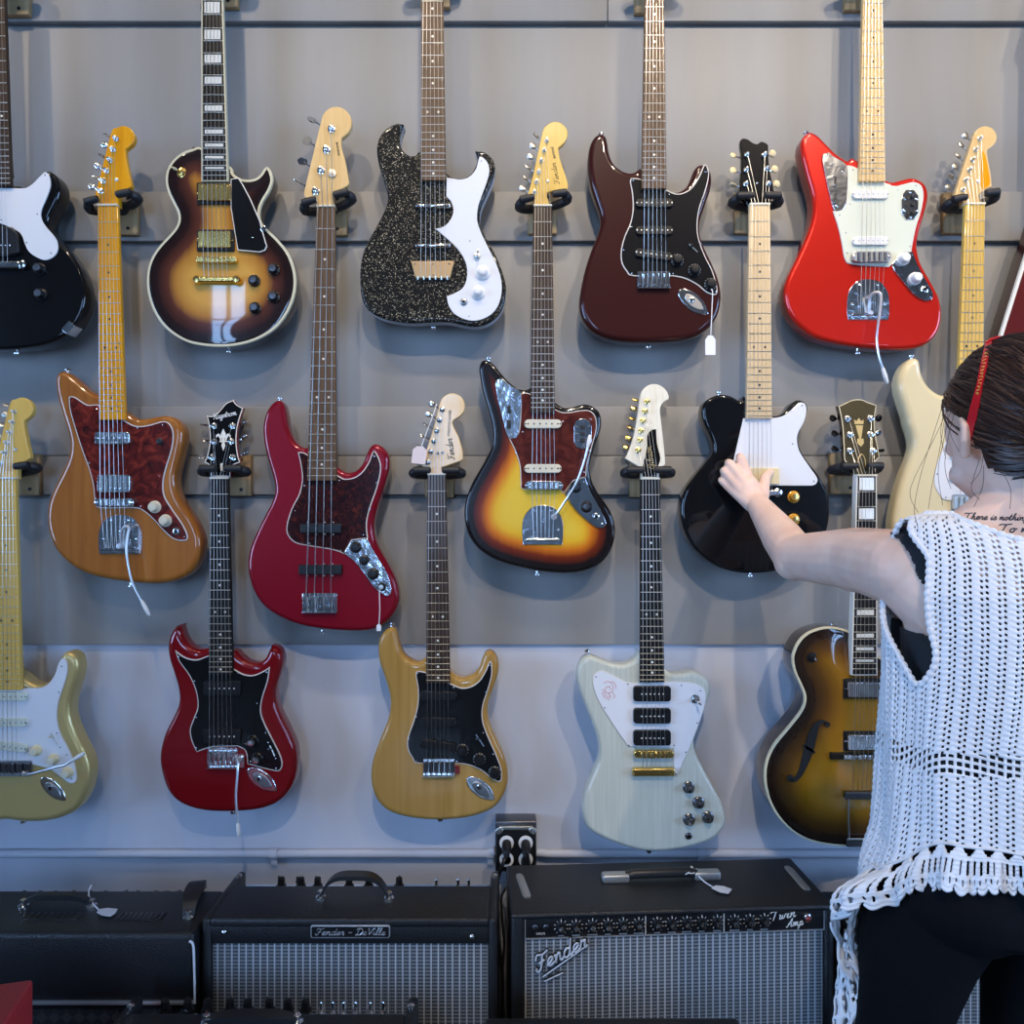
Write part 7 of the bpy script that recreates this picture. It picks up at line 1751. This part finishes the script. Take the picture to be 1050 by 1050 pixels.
so = ruf.modifiers.new('yarn', 'SOLIDIFY'); so.thickness = .0034; so.offset = 0
ss_ = ruf.modifiers.new('round', 'SMOOTH'); ss_.factor = .45; ss_.iterations = 2

# ---- red glasses pushed up on her head
def ray_hair(px, py, k=1.045):
    """where the line of sight meets the hair volume, as head axes direction"""
    c = hp(0, -.012, .018); d = W(px, py, 1) - CAMP; d.normalize(); inv = [1 / (h * k) for h in HR]
    T = lambda v: Vector((v.dot(LF) * inv[0], v.dot(FD) * inv[1], v.dot(UP) * inv[2]))
    o_, dd = T(CAMP - c), T(d); A_, B_, C_ = dd.dot(dd), o_.dot(dd), o_.dot(o_) - 1; q = B_ * B_ - A_ * C_
    t = (-B_ - math.sqrt(q)) / A_ if q > 0 else -B_ / A_
    return (o_ + dd * t).normalized()
TPATH = [tuple(ray_hair(x, y)) for x, y in ((1014, 352), (1010, 370), (1006, 390), (1001.5, 410), (997, 430), (992, 450), (990, 458))]
T0 = TPATH[0]
gl = empty('sunglasses', hp(0, .02, .125), 'red sunglasses pushed up on top of the head of the person', 'sunglasses'); go = gl.location
def hs(l, f, u, k=1.045): return hsurf((l, f, u), k) - go
for sg in (1, -1):
    path = [hs(l * sg, f, u) for l, f, u in TPATH]
    c = cr3(path, 6); mb = MB(); N = len(c)
    for i, q in enumerate(c):
        t_ = (c[min(i + 1, N - 1)] - c[max(i - 1, 0)]).normalized(); nrm = ((q + go) - hp(0, -.012, .018)).normalized(); sd = t_.cross(nrm).normalized(); hw = .0042 + .0018 * sst(.35, .6, i / N)
        for a, b in ((-1, -1), (1, -1), (1, 1), (-1, 1)): mb.v.append(q + sd * a * hw + nrm * b * .0016)
    for i in range(N - 1):
        for k in range(4): j = (k + 1) % 4; mb.f.append([i * 4 + k, i * 4 + j, i * 4 + 4 + j, i * 4 + 4 + k]); mb.m.append(0)
    mb.f.append([3, 2, 1, 0]); mb.f.append([N * 4 - 4, N * 4 - 3, N * 4 - 2, N * 4 - 1]); mb.m += [0, 0]
    tp = mb.build('temple', 'red_plastic', gl)
    mb = MB()
    for i in range(4, 17):
        q = c[i]; t_ = (c[i + 1] - c[i - 1]).normalized(); nrm = ((q + go) - hp(0, -.012, .018)).normalized(); sd = t_.cross(nrm).normalized(); b = q + nrm * .0019
        tube(mb, [b - sd * .0020, b + sd * .0020], .0006, 4); tube(mb, [b - sd * .0020 * (1 if i % 2 else -1), b + t_ * .0022 - sd * .0020 * (1 if i % 3 else -1)], .0005, 4)
    mb.build('printed_lettering', 'yellow_print', tp)
T1 = Vector(T0); T1.x *= .9; T1.y += .10; T1 = T1.normalized()
mb = MB(); tube(mb, cr3([hs(*T0)] + [hs(T1.x * q, T1.y + .16 * (1 - abs(q)), T1.z, 1.045 + .035 * (1 - abs(q))) for q in (.95, .7, .35, 0, -.35, -.7, -.95)] + [hs(-T0[0], T0[1], T0[2])], 6), .0040, 8)
mb.build('brow_bar', 'red_plastic', gl)
for sg in (1, -1):
    ctr = hs(sg * T1.x * .36, T1.y + .75, T1.z * .8, 1.02); ax = (ctr + go - hp(0, 0, .0)).normalized(); mb = MB(); mb2 = MB()
    u_ = (LF - ax * LF.dot(ax)).normalized(); w_ = ax.cross(u_); lp_ = [ctr + u_ * (.027 * math.cos(a)) + w_ * (.021 * math.sin(a)) + ax * .004 for a in (2 * PI * k / 28 for k in range(29))]
    tube(mb, lp_, .0026, 6); rim = mb.build('lens_rim', 'red_plastic', gl)
    b = len(mb2.v); mb2.v = [q + ax * .0006 for q in lp_[:28]] + [q - ax * .0006 for q in lp_[:28]]; mb2.f = [list(range(28)), list(range(28, 56))[::-1]] + [[k, k + 28, (k + 1) % 28 + 28, (k + 1) % 28] for k in range(28)]; mb2.m = [0] * len(mb2.f); mb2.build('lens', 'lens_dark', rim)
# ================================================================== camera, light
cam = bpy.data.cameras.new('camera'); co = bpy.data.objects.new('camera', cam); COL.objects.link(co)
co.location = (0, -CD, CZ); co.rotation_euler = (PI / 2, 0, 0); cam.sensor_width = 36; cam.lens = F / 1050 * 36; cam.clip_start = .05
SC.camera = co
def spot(name, loc, target, power, col, radius=.05, size=110, blend=.7):
    l = bpy.data.lights.new(name, 'SPOT'); l.energy = power; l.color = col; l.shadow_soft_size = radius; l.spot_size = math.radians(size); l.spot_blend = blend
    o = bpy.data.objects.new(name, l); COL.objects.link(o); o.location = loc
    o.rotation_euler = (Vector(target) - Vector(loc)).to_track_quat('-Z', 'Y').to_euler()
WARM = (1.0, .83, .62)
for i, x in enumerate((-1.7, -.85, .05, .95, 1.85)):
    spot('track_spot', (x, -1.25, 3.45), (x * .95, -.02, 2.25), 62, WARM, .045, 62, 1.0)
for x in (.15, 1.75):
    spot('ceiling_spot', (x, -3.1, 4.15), (x * .5 + .3, -.3, 1.80), 235, (1.0, .84, .66), .06, 46, 1.0)
w = bpy.data.worlds.new('sky'); SC.world = w; w.use_nodes = True
bg = w.node_tree.nodes['Background']; bg.inputs['Color'].default_value = (.34, .57, 1.0, 1); bg.inputs['Strength'].default_value = 17.5
for i, (a, b, WZ0, WZ1) in enumerate(WIN):
    l = bpy.data.lights.new('window_portal', 'AREA'); l.shape = 'RECTANGLE'; l.size = b - a; l.size_y = WZ1 - WZ0; l.cycles.is_portal = True
    o = bpy.data.objects.new('window_portal', l); COL.objects.link(o); o.location = ((a + b) / 2, YB - .16, (WZ0 + WZ1) / 2); o.rotation_euler = (PI / 2, 0, 0)
for sd, y0, y1, z0, z1 in ADDED_SIDE_WIN:
    l = bpy.data.lights.new('window_portal', 'AREA'); l.shape = 'RECTANGLE'; l.size = y1 - y0; l.size_y = z1 - z0; l.cycles.is_portal = True
    o = bpy.data.objects.new('window_portal', l); COL.objects.link(o); sg = -1 if sd == 'left' else 1
    o.location = (XL - .14 if sg < 0 else XR + .14, (y0 + y1) / 2, (z0 + z1) / 2); o.rotation_euler = Vector((-sg, 0, 0)).to_track_quat('-Z', 'Y').to_euler()
SC.view_settings.view_transform = 'Standard'; SC.view_settings.look = 'None'; SC.view_settings.gamma = 1; SC.view_settings.use_curve_mapping = False
SC.view_settings.exposure = .0
SC.cycles.use_denoising = True
SC.cycles.max_bounces = 8; SC.cycles.caustics_reflective = False; SC.cycles.caustics_refractive = False
SC.cycles.sample_clamp_indirect = 6
